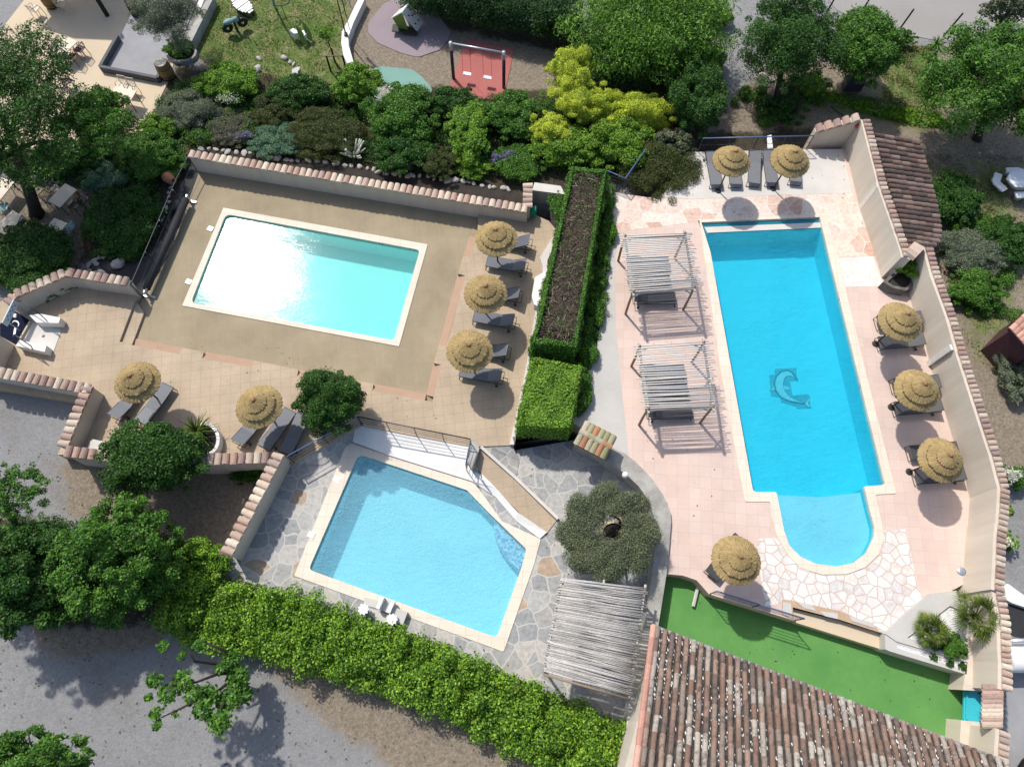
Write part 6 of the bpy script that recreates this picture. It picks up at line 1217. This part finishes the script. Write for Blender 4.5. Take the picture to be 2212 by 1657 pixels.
R0, R1 = W(pg(425, 165), z0+1.55)-c0, W(pg(515, 45), z0+1.55)-c0; L0, L1 = W(pg(285, 245), z0+.85)-c0, W(pg(400, 130), z0+.85)-c0; Q0, Q1 = W(pg(630, 415), z0+.12)-c0, W(pg(705, 300), z0+.12)-c0
def panel(name, q, mat, th=.04):
    n_ = (q[1]-q[0]).cross(q[3]-q[0]).normalized()*th; mb = MB(); mb.add([p for p in q]+[p-n_ for p in q], [(0, 1, 2, 3), (7, 6, 5, 4), (0, 4, 5, 1), (1, 5, 6, 2), (2, 6, 7, 3), (3, 7, 4, 0)]); return mb.build(name, M[mat], ph)
panel('roof_panel', [R0, Q0, Q1, R1], 'playwhite'); panel('roof_panel', [R1, L1, L0, R0], 'playwhite')
mb = MB(); nn = (Q0-R0).cross(R1-R0).normalized(); nn = nn if nn.z > 0 else -nn
for u, v in ((.2, .75), (.3, .3), (.42, .55), (.45, .8), (.72, .3), (.75, .75)): p = (R0*(1-u)+Q0*u)*(1-v)+(R1*(1-u)+Q1*u)*v; mb.tube([p-nn*.02, p+nn*.07], .035, 8)
mb.build('climbing_holds', M['maroon'], ph); F0 = Vector((L0.x, L0.y, .02)); G0 = Vector((Q0.x, Q0.y, .02))
panel('green_panel', [L0*.85+R0*.15, F0*.7+G0*.3, F0*.35+G0*.65, R0], 'playgreen'); panel('green_panel', [L1*.85+R1*.15, Vector((L1.x, L1.y, .02))*.7+Vector((Q1.x, Q1.y, .02))*.3, Vector((L1.x, L1.y, .02))*.35+Vector((Q1.x, Q1.y, .02))*.65, R1], 'playgreen')
mb = MB(); mb.beam(F0+Vector((0, 0, .25)), G0+Vector((0, 0, .1)), .5, .06); mb.build('floor', M['frame'], ph); 
# spring rider shaped like a leaf boat
sr = empty('leaf_seesaw', W(kg(1100, 620), ZN), 0, 'spring toy with two pointed green leaf panels and white seats', 'play toy'); c0 = sr.location.copy()
for (a0, a1, a2) in ((kg(1035, 420), kg(1210, 735), kg(1085, 600)), (kg(1135, 360), kg(1300, 670), kg(1160, 500))):
    A, B = W(a0, ZN+1.0)-c0, W(a1, ZN+.05)-c0; mb = MB(); n_ = 9; vs = []; sdv = Vector((0, 0, 1)).cross(B-A).normalized()*.025; dn = Vector((0, 0, -1))
    for k in range(n_):
        t = k/(n_-1); p = A.lerp(B, t); w_ = .55*math.sin(PI*min(1, t*1.0))**.8; p.z = max(p.z, .05); wd_ = sdv*(1+5*math.sin(PI*t)); vs += [p-wd_, p+wd_, p+dn*min(w_, p.z)*.5+wd_, p+dn*min(w_, p.z)*.5-wd_]
    mb.add(vs, [(4*k+j, 4*k+(j+1) % 4, 4*k+4+(j+1) % 4, 4*k+4+j) for k in range(n_-1) for j in range(4)]); mb.build('leaf_panel', M['playgreen'], sr)
for ps, zz in (([kg(925, 510), kg(985, 460), kg(1075, 515), kg(1075, 540), kg(1000, 548)], .55), ([kg(1125, 510), kg(1160, 492), kg(1210, 540), kg(1165, 585)], .5)):
    mb = MB(); mb.prism([p-c0 for p in Wl(ps, ZN+zz)], zz-.32, zz); mb.build('seat', M['playwhite'], sr)
# small motorbike rider
mo = empty('toy_motorbike', W(kg(95, 520), ZN), math.radians(32), 'pale green and black toy motorbike on the lawn', 'play toy')
for x in (-.42, .42): ob = MB().lathe([(.1, -.06), (.24, -.07), (.29, 0), (.24, .07), (.1, .06), (.1, -.06)], 18).build('wheel', M['blackrubber'], mo, True); ob.rotation_euler = (PI/2, 0, 0); ob.location = (x, 0, .42)
mb = MB(); mb.blob((-.25, 0, .75), (.32, .16, .13), 10, 6, .05); mb.blob((.12, 0, .72), (.2, .13, .15), 10, 6, .05); mb.build('body', M['chairblue'], mo, True); mb = MB(); mb.tube([(.42, 0, .42), (.25, 0, .95)], .04, 6); mb.tube([(.24, -.3, 1.0), (.26, 0, .95), (.24, .3, 1.0)], .025, 6); mb.build('handlebar', M['frame'], mo, True); mb = MB(); mb.tube([(0, 0, 0), (0, 0, .6)], .07, 8); mb.build('spring', M['frame'], mo)
# woven boat, swing frame, flag, lamp, tree guard, stone figures
bt = empty('wicker_boat', W(kg(170, 110), ZN), 0, 'weathered white slatted boat frame lying on the lawn', 'play toy'); c0 = bt.location.copy(); A, B = W(kg(20, -40), ZN+.5)-c0, W(kg(300, 190), ZN+.35)-c0; mb = MB(); sdv = Vector((0, 0, 1)).cross(B-A).normalized()
for k in range(9):
    p = A.lerp(B, k/8); w_ = .42*math.sin(PI*(.12+.76*k/8)); mb.beam(p-sdv*w_, p+sdv*w_, .12 if k % 3 else .22, .03)
mb.build('slats', M['playwhite'], bt); mb = MB()
for s in (-1, 1): mb.tube([A.lerp(B, k/8)+sdv*s*.42*math.sin(PI*(.12+.76*k/8))+Vector((0, 0, -.05)) for k in range(9)], .03, 6); mb.tube([A.lerp(B, k/8)+sdv*s*.3*math.sin(PI*(.12+.76*k/8))+Vector((0, 0, -.35)) for k in range(9)], .03, 6)
mb.build('hull', M['darkwood'], bt)
bh = empty('hoop_frame', W(kg(710, 145), ZN), 0, 'curved blue play post with dark hoop at lawn top', 'play toy'); c0 = bh.location.copy(); mb = MB(); mb.tube([(0, 0, 0), W(kg(680, 90), ZN+.9)-c0, W(kg(660, -20), ZN+1.8)-c0, W(kg(675, -90), ZN+2.2)-c0], .06, 8); mb.build('post', M['bluerail'], bh, True)
mb = MB(); q = W(kg(780, 10), ZN+.9)-c0; mb.tube([q+Vector((.5*math.cos(t*PI/10), .4*math.sin(t*PI/10), 0)) for t in range(21)], .03, 6); mb.tube([q+Vector((.1, -.38, 0)), (q.x+.15, q.y-.4, 0)], .02, 6); mb.build('hoop', M['frame'], bh, True)
tag(slab('white_wall', Wl([kg(2050, -30), kg(2155, -30), kg(1960, 380), kg(1880, 600), kg(1885, 740), kg(1965, 1010), kg(1870, 1055), kg(1800, 900), kg(1765, 700), kg(1775, 520), kg(1870, 350)], .35), .35, M['white'], .6, (), None), 'low curved whitewashed wall dividing lawn and lavender pad', 'wall')
lpst = empty('street_lamp', W(kg(1842, 575), .35), 0, 'black lamp post with white heads on the curved white wall', 'street lamp'); c0 = lpst.location.copy(); tp = W(kg(1735, 190), 2.4)-c0; tp = Vector((0, 0, 2.2)); mb = MB(); mb.tube([(0, 0, 0), tp], [.04, .03], 8); mb.lathe([(0, .14), (.1, .12), (.11, 0)], 14); mb.build('pole', M['frame'], lpst)
for s in (-1, 1): mb = MB(); mb.tube([tp, tp+Vector((s*.2, 0, .06))], .02, 6); mb.blob(tp+Vector((s*.26, 0, .08)), (.13, .11, .07), 10, 6, .02); mb.build('lamp_head', M['white_plastic'], lpst, True)
fl = empty('banner_flag', W(kg(1900, 480), .35), 0, 'mustard feather banner on thin dark pole above the lamp', 'flag'); c0 = fl.location.copy(); mb = MB(); mb.tube([(0, 0, 0), (0, 0, 2.6), (.1, .05, 3.3)], .018, 6); mb.build('pole', M['frame'], fl); mb = MB(); mb.add([(0, 0, 1.9), (.02, .02, 3.2), (-.35, .3, 3.3), (-.45, .3, 2.6), (-.2, .1, 2.0), (0, .02, 1.9), (.02, .04, 3.2), (-.35, .32, 3.3), (-.45, .32, 2.6), (-.2, .12, 2.0)], [(0, 1, 2, 3, 4), (9, 8, 7, 6, 5), (0, 5, 6, 1), (1, 6, 7, 2), (2, 7, 8, 3), (3, 8, 9, 4), (4, 9, 5, 0)]); mb.build('banner', M['yellow'], fl)
railing('steel_railing', Wl([kg(1840, 260), kg(1990, -20)], ZN), ZN, 1.0, 'green wire railing beside the curved white wall', 'hose', 'hose', 3, .8)
tg = empty('tree_guard', W(kg(1680, 1100), ZN), 0, 'triangular wooden guard rail around a young tree', 'tree guard'); c0 = tg.location.copy(); V3 = [W(p, ZN)-c0 for p in (kg(1595, 1155), kg(1850, 1150), kg(1665, 1010))]
for q in V3: mb = MB(); mb.tube([q, q+Vector((0, 0, 1.0))], .05, 8); mb.build('post', M['darkwood'], tg)
for k in range(3): mb = MB(); mb.tube([V3[k]+Vector((0, 0, .98)), V3[(k+1) % 3]+Vector((0, 0, .98))], .035, 8); mb.build('rail', M['post'], tg)
tree('young_tree', kg(1500, 545), 26, 22, 2.2, .35, M['leaf_bright'], 'young thin tree staked in the wooden guard', kg(1700, 1080), k=14, cover=.7, r0=.03, cr=.3, nl=3, size=.1)
for ps, zz, lab in (([kg(1040, 1090), kg(1095, 1085), kg(1090, 1130), kg(1060, 1160), kg(1065, 1250), kg(1035, 1310), kg(945, 1275), kg(970, 1210), kg(965, 1130)], .55, 'flat grey cut-out figure at the border shrubs'),):
    tag(slab('cutout_figure', Wl(ps, ZN+zz), ZN+zz, M['concrete'], .5, (), None), lab, 'figure')
for q, r_, lab in ((kg(850, 950), .2, 'grey rock on the lawn above the cut-out figure'), (kg(945, 1025), .16, 'small grey rock touching the cut-out figure'), (kg(1000, 1050), .14, 'smallest grey rock by the cut-out figure'), (kg(440, 960), .2, 'grey rock beside the bent white pole'), (kg(410, 1150), .28, 'mottled grey rock at the foot of bent white pole')): rock('lawn_rock', q, ZN, r_, lab)
bpn = MB(); bpn.tube([W(kg(430, 1100), ZN+.9), W(kg(540, 1195), ZN+.8), W(kg(590, 1300), ZN+.4), W(kg(630, 1400), ZN)], .03, 6); tag(bpn.build('bent_pole', M['post']), 'bent pale pole leaning over the border shrubs', 'pole')
# ------------------------------------------------------------------ cafe terrace, upper left
slab('cafe_terrace', Wl([aa(330, -20), aa(75, 310), aa(-200, 900), ac(0, 500), ac(700, 480), ac(1300, 290), ac(1640, 260), ac(1870, 90), aa(2080, 1480), aa(2090, 1230), aa(2200, 1020), aa(2300, 600), aa(2300, -100)], ZN+.03), ZN+.03, M['patio_tan'], .2)
slab('petanque_court', Wl([aa(1355, 890), aa(1540, 500), aa(1760, 40), aa(1800, -80), o(430, -10), o(395, 80), aa(2080, 940), aa(2040, 1030)], ZN+.05), ZN+.05, M['petanque'], .1)
mb = MB(); q = [W(p, ZN+.22) for p in (aa(1535, 490), aa(1310, 890), aa(2050, 1035), aa(2095, 950))]
for A, B in zip(q, q[1:]): mb.beam(A, B, .16, .34)
tag(mb.build('court_edging', M['slate']), 'dark slate edging around the grey petanque court', 'edging')
tag(slab('stone_garden_wall', Wl([ab(480, -40), ab(560, -40), ab(330, 420), ab(270, 540), ab(190, 500), ab(350, 210)], .4), .4, M['stone'], .6, (), None), 'old grey stone wall between the clipped olive and lawn', 'wall')
tag(slab('white_step', Wl([ab(370, 0), ab(440, -20), ab(360, 180), ab(320, 130)], .3), .3, M['white'], .4, (), None), 'white step beside the old grey stone wall', 'step')
br_ = empty('wooden_barrel', W(aa(2190, 1010), ZN), 0, 'wooden barrel with pale lid at the petanque court corner', 'barrel'); mb = MB(); mb.lathe([(.0, 0), (.3, 0), (.37, .3), (.39, .5), (.37, .75), (.31, 1.0)], 22); mb.build('staves', M['barrel'], br_, True); mb = MB(); mb.lathe([(.0, .99), (.295, .99), (.295, 1.02), (0, 1.02)], 22); mb.build('lid', M['tabletop'], br_); mb = MB()
for z in (.12, .3, .75, .9): mb.lathe([(.335+.06*math.sin(z*PI), z), (.345+.06*math.sin(z*PI), z), (.345+.06*math.sin(z*PI), z+.04), (.335+.06*math.sin(z*PI), z+.04)], 22)
mb.build('hoops', M['frame'], br_)
b2 = copy_tree(br_); b2.location = W(aa(690, 90), ZN); tag(b2, 'brown barrel at the top edge of the cafe terrace', 'barrel')
def make_table(w_, l_):
    r = empty('cafe_table'); mb = MB(); mb.box((0, 0, .73), (l_, w_, .04)); mb.build('table_top', M['tabletop'], r)
    for sx in (-1, 1):
        for sy in (-1, 1): mb = MB(); mb.tube([(sx*(l_/2-.07), sy*(w_/2-.07), 0), (sx*(l_/2-.07), sy*(w_/2-.07), .72)], .022, 6); mb.build('leg', M['frame'], r)
    return r
def make_chair(mat):
    r = empty('cafe_chair'); mb = MB(); mb.box((0, 0, .44), (.44, .44, .03)); mb.build('seat', M[mat], r)
    mb = MB(); mb.tube([(-.2, -.21, .44), (-.26, -.2, .82), (-.26, .2, .82), (-.2, .21, .44)], .02, 6)
    for k in range(4): mb.tube([(-.21, -.14+.09*k, .45), (-.255, -.14+.09*k, .81)], .012, 5)
    mb.build('backrest', M[mat], r)
    for s in (-1, 1): mb = MB(); mb.tube([(-.25, s*.22, .66), (.1, s*.23, .65), (.18, s*.22, .44)], .018, 6); mb.build('armrest', M[mat], r)
    for sx in (-1, 1):
        for sy in (-1, 1): mb = MB(); mb.tube([(sx*.19, sy*.2, .43), (sx*.23, sy*.23, 0)], .017, 6); mb.build('leg', M[mat], r)
    return r
TB, CH = {}, {}
def table(c1, ang, label, l_=1.15, w_=.72):
    q = copy_tree(TB[0]) if TB else make_table(w_, l_); TB.setdefault(0, q); w0 = W(c1, ZN+.75); q.location = (w0.x, w0.y, ZN+.03); q.rotation_euler = (0, 0, ang); tag(q, label, 'table', 'cafe tables with cream tops'); return q
def chair(c1, ang, mat, label):
    q = copy_tree(CH[mat]) if mat in CH else make_chair(mat); CH.setdefault(mat, q); w0 = W(c1, ZN+.45); q.location = (w0.x, w0.y, ZN+.03); q.rotation_euler = (0, 0, ang); tag(q, label, 'chair', 'cafe chairs around the tables'); return q
rd_ = math.radians
table(aa(835, 610), rd_(62), 'cream cafe table with four maroon chairs on sunny terrace'); table(aa(1590, 1225), rd_(-14), 'cream cafe table partly under the small loose tree'); table(ac(1450, -100), rd_(-14), 'cream cafe table mostly hidden by the small loose tree'); table(ac(812, 878), rd_(62), 'cream cafe table beside the big tree trunk with dark chairs')
table(ac(10, 800), rd_(70), 'cream cafe table cut by the edge behind the tree trunk'); table(ac(120, 1230), rd_(60), 'cream cafe table below the tree trunk near dark shrub'); table(ac(690, 1330), rd_(68), 'cream cafe table with one pale blue chair')
for q, an, mt, lab in ((aa(705, 600), -20, 'maroon', 'maroon chair on the shaded tree side of the sunny table'), (aa(740, 745), 40, 'maroon', 'maroon chair at the near end of the sunny table'), (aa(1030, 640), 160, 'maroon', 'maroon chair pulled furthest from the sunny table'), (aa(940, 740), 170, 'maroon', 'maroon chair tucked under the sunny table corner'), (aa(860, 1060), -60, 'maroon', 'maroon chair half under the big shade tree canopy'), (aa(830, 1170), 120, 'maroon', 'second maroon chair deep under the big shade tree'),
    (aa(1580, 1110), -100, 'tabletop', 'beige chair behind the table under the loose tree'), (aa(1690, 1140), -100, 'tabletop', 'beige chair at the corner of table under the loose tree'), (aa(450, 120), 70, 'tabletop', 'beige chair standing alone near the top terrace edge'), (aa(800, 60), 80, 'tabletop', 'beige chair by the brown barrel at top'),
    (ac(715, 800), -30, 'frame', 'black chair at the far side of the trunk table'), (ac(650, 935), -30, 'frame', 'black chair at the near side of the trunk table'), (ac(1080, 920), 150, 'frame', 'black chair turned away from the trunk table'), (ac(970, 1010), 160, 'frame', 'black chair tucked at the corner of trunk table'),
    (ac(900, 1290), 160, 'chairblue', 'pale blue chair at the table near the shrub border'), (ac(530, 1300), -20, 'frame', 'black chair opposite the pale blue chair'), (ac(800, 1420), 140, 'frame', 'black chair in the gloom below pale blue chair'), (ac(40, 1030), 100, 'chairblue', 'pale blue chair at the frame edge near trunk'), (ac(260, 1230), 170, 'frame', 'black chair between the shaded tables')):
    chair(q, rd_(an), mt, lab)
# awning of the cafe, just above the frame: its post and its shadow show
aw = empty('cafe_awning', W(aa(1395, 215), ZN), 0, 'cafe awning on a thick dark wooden post', 'awning'); c0 = aw.location.copy(); HA = 2.7
mb = MB(); mb.beam((0, 0, 0), (0, 0, HA), .17, .17, Vector((1, 0, 0))); mb.build('post', M['darkwood'], aw)
dsun = Vector((-SUN.x, -SUN.y, 0))/SUN.z*HA; sq = [W(p, ZN+.03) for p in (aa(540, 370), aa(960, 500), aa(1530, 525), aa(1760, 60))]; tq = [p-dsun-c0 for p in sq]; tq = [Vector((p.x, p.y, HA)) for p in tq]
far = [tq[3]+Vector((1, 4, 0)), tq[0]+Vector((1.5, 4.5, 0))]; ring_ = tq+far; mb = MB(); mb.prism(ring_, HA, HA+.08); mb.build('canopy', M['plaster'], aw)
for p in (tq[0], tq[2]): mb = MB(); mb.beam((p.x, p.y, 0), (p.x, p.y, HA), .14, .14, Vector((1, 0, 0))); 
tag(slab('parasol_base', Wl([aa(1590, 0), aa(1620, 60), aa(1690, 105), aa(1730, 60), aa(1740, -40)], .6), .6, M['darkwood'], .7, (), None), 'dark folded shape under the awning by the clipped olive', 'furniture')
# ------------------------------------------------------------------ road, path, fence posts, hose, picnic set, outside right
slab('road', Wl([c(900, -60), c(1000, 70), c(1330, 210), c(1520, 240), c(1750, 285), c(2300, 420), c(2300, -200), c(900, -260)], ZN+.03), ZN+.03, M['road'], .2)
for q, lab in ((c(930, 88), 'leaning dark fence post behind the windswept tree top'), (c(1140, 108), 'leaning dark fence post above the compact tree'), (c(1382, 222), 'leaning dark fence post left of the spiky tuft'), (c(1685, 240), 'leaning dark fence post at the spiky tuft'), (c(2020, 228), 'dark fence post near the thin open tree')):
    mb = MB(); mb.tube([(0, 0, -.1), (0, 0, 1.55)], .045, 8); ob = mb.build('fence_post', M['darkwood']); ob.location = W(q, ZN); ob.rotation_euler = (rd_(random.uniform(-3, 3)), rd_(5), 0); tag(ob, lab, 'fence post', 'dark fence posts along the road')
mb = MB(); mb.tube([W(q, ZN+.9) for q in (c(1750, 130), c(1960, 170), c(2200, 230))], .006, 4); tag(mb.build('fence_wire', M['frame']), 'thin sagging fence wire at the road edge', 'wire')
mb = MB(); mb.tube([W(q, ZN+.05) for q in (c(960, 690), c(1010, 730), c(1060, 760), c(1125, 775), c(1180, 765))], .03, 6); tag(mb.build('garden_hose', M['hose'], None, True), 'dark green garden hose on the grass behind corner wall', 'hose')
for q, lab in ((c(690, 800), 'dark wooden stake standing behind the picket railing'), (c(530, 760), 'short dark stake beneath the windswept tree')):
    mb = MB(); mb.beam((0, 0, -.1), (0, 0, 1.7 if 'standing' in lab else .7), .09, .09, Vector((1, 0, 0))); ob = mb.build('wooden_stake', M['darkwood']); ob.location = W(q, ZN); tag(ob, lab, 'stake')
bx = MB(); bx.box((0, 0, .3), (.9, .55, .5)); bx.box((0, 0, .58), (1.0, .62, .06)); ob = bx.build('utility_box', M['darkrail']); ob.location = W(c(1085, 575), ZN); tag(ob, 'dark blue utility box under the compact tree', 'box')
pc = empty('picnic_table', W(pt(1760, 1060), ZN), 0, 'white octagonal picnic table on the shaded lawn', 'table'); c0 = pc.location.copy(); mb = MB(); mb.prism([p-c0 for p in Wl([pt(1530, 1065), pt(1600, 940), pt(1760, 920), pt(1900, 930), pt(2010, 1000), pt(2030, 1110), pt(1960, 1200), pt(1830, 1215), pt(1685, 1215)], ZN+.75)], .68, .75); mb.build('table_top', M['white_plastic'], pc); mb = MB(); mb.lathe([(.45, 0), (.4, .3), (.2, .4), (.25, .68)], 18, W(pt(1720, 1150), ZN)-c0); mb.build('pedestal', M['white_plastic'], pc)
for ps, lab, ft in (([pt(1325, 950), pt(1457, 995), pt(1415, 1115), pt(1550, 1250), pt(1460, 1300), pt(1300, 1160), pt(1275, 1090)], 'curved white picnic bench on the near left of the octagonal table', (pt(1320, 1080), pt(1450, 1240))), ([pt(1520, 868), pt(1740, 866), pt(1900, 920), pt(2000, 1000), pt(1960, 1040), pt(1840, 940), pt(1600, 940), pt(1545, 970)], 'curved white picnic bench behind the octagonal table', (pt(1560, 960), pt(1900, 950))), ([pt(1675, 1305), pt(2050, 1300), pt(2060, 1400), pt(1720, 1412)], 'straight white picnic bench in front of octagonal table', (pt(1735, 1400), pt(2000, 1380)))):
    bn_ = empty('picnic_bench', W(ps[0], ZN), 0, lab, 'bench', 'white picnic benches'); c1 = bn_.location.copy(); mb = MB(); mb.prism([p-c1 for p in Wl(ps, ZN+.45)], .38, .45); mb.build('seat', M['white_plastic'], bn_)
    for q in ft: mb = MB(); w0 = W(q, ZN+.2)-c1; mb.blob((w0.x, w0.y, .18), (.17, .15, .22), 10, 6, .05); mb.build('foot', M['pebble'], bn_, True)
shd = empty('garden_shed', W(f(2300, 560), ZN), 0, 'small shed with pink tiled roof outside the boundary wall', 'shed'); c0 = shd.location.copy(); zt = ZN+2.3
A, B, Cc, D = W(f(2110, 470), zt)-c0, W(f(2310, 280), zt+.5)-c0, W(f(2480, 480), zt+.5)-c0, W(f(2260, 640), zt)-c0; mb = MB(); mb.add([A, B, Cc, D]+[p-Vector((0, 0, .12)) for p in (A, B, Cc, D)], [(0, 1, 2, 3), (7, 6, 5, 4), (0, 4, 5, 1), (1, 5, 6, 2), (2, 6, 7, 3), (3, 7, 4, 0)]); mb.build('roof_boards', M['maroon'], shd); mb = MB()
for k in range(7):
    s = (k+.5)/7; p, q = A.lerp(D, s), B.lerp(Cc, s); dd = (q-p).normalized()
    for j in range(5): halftile(mb, p.lerp(q, (j+.5)/5)+Vector((0, 0, .03)), dd*-1+Vector((0, 0, .03)), (D-A).normalized(), (q-p).length/5*1.1, .12, .135, .8)
mb.build('tiles', M['redtile'], shd); mb = MB(); mb.prism([(p.x*.92+.02, p.y*.92) for p in (A, B, Cc, D)], 0, 2.15); mb.build('wall', M['maroon'], shd)
tk = empty('white_tank', W(i4(2200, 1010), ZN), 0, 'white cylindrical tank lying outside the boundary wall', 'tank'); c0 = tk.location.copy(); mb = MB(); A, B = W(i4(1985, 1020), .6)-c0, W(i4(2500, 1020), .6)-c0; dd = (B-A).normalized(); mb.tube([A-dd*.06, A, A+dd*.04, B], [.3, .44, .46, .46], 22); mb.build('body', M['white_plastic'], tk, True); mb = MB(); mb.tube([A+Vector((0, .62, .2)), B+Vector((0, .62, .2))], .1, 10); mb.build('pipe', M['steel'], tk, True)
cr_ = empty('parked_car', W(gt(1200, 1600), ZN), 0, 'black parked car corner at the lower right edge', 'car'); c0 = cr_.location.copy(); q = W(gt(1330, 1730), ZN+.5)-c0; mb = MB(); mb.blob((q.x+.45, q.y-.5, .75), (1.35, 1.25, .55), 22, 10, 0); mb.build('body', M['blackrubber'], cr_, True); mb = MB(); mb.blob((q.x+.55, q.y-.55, 1.12), (.8, .75, .32), 18, 8, 0); mb.build('windscreen', M['steel'], cr_, True)
mb = MB(); mb.lathe([(.12, -.08), (.3, -.1), (.33, 0), (.3, .1), (.12, .08)], 18); ob = mb.build('wheel', M['blackrubber'], cr_, True); ob.location = (q.x-.3, q.y-.2, .33); ob.rotation_euler = (PI/2, 0, .4)
tag(slab('stone_step', Wl([i4(1890, 80), i4(2000, 40), i4(2400, 330), i4(2380, 400), i4(2050, 290), i4(1890, 200)], .1), .1, M['white'], .4, (), None), 'whitish stone step on the gravel outside the wall', 'step')
slab('dark_asphalt_patch', Wl([i4(1900, 215), i4(2060, 295), i4(2400, 420), i4(2400, 800), i4(2070, 720), i4(1960, 640)], ZN+.02), ZN+.02, M['membrane'], .1)
slab('gravel_drive', Wl([i4(2000, 1150), i4(2600, 1100), i4(2600, 2700), i4(1900, 2700)], ZN+.02), ZN+.02, M['petanque'], .1)
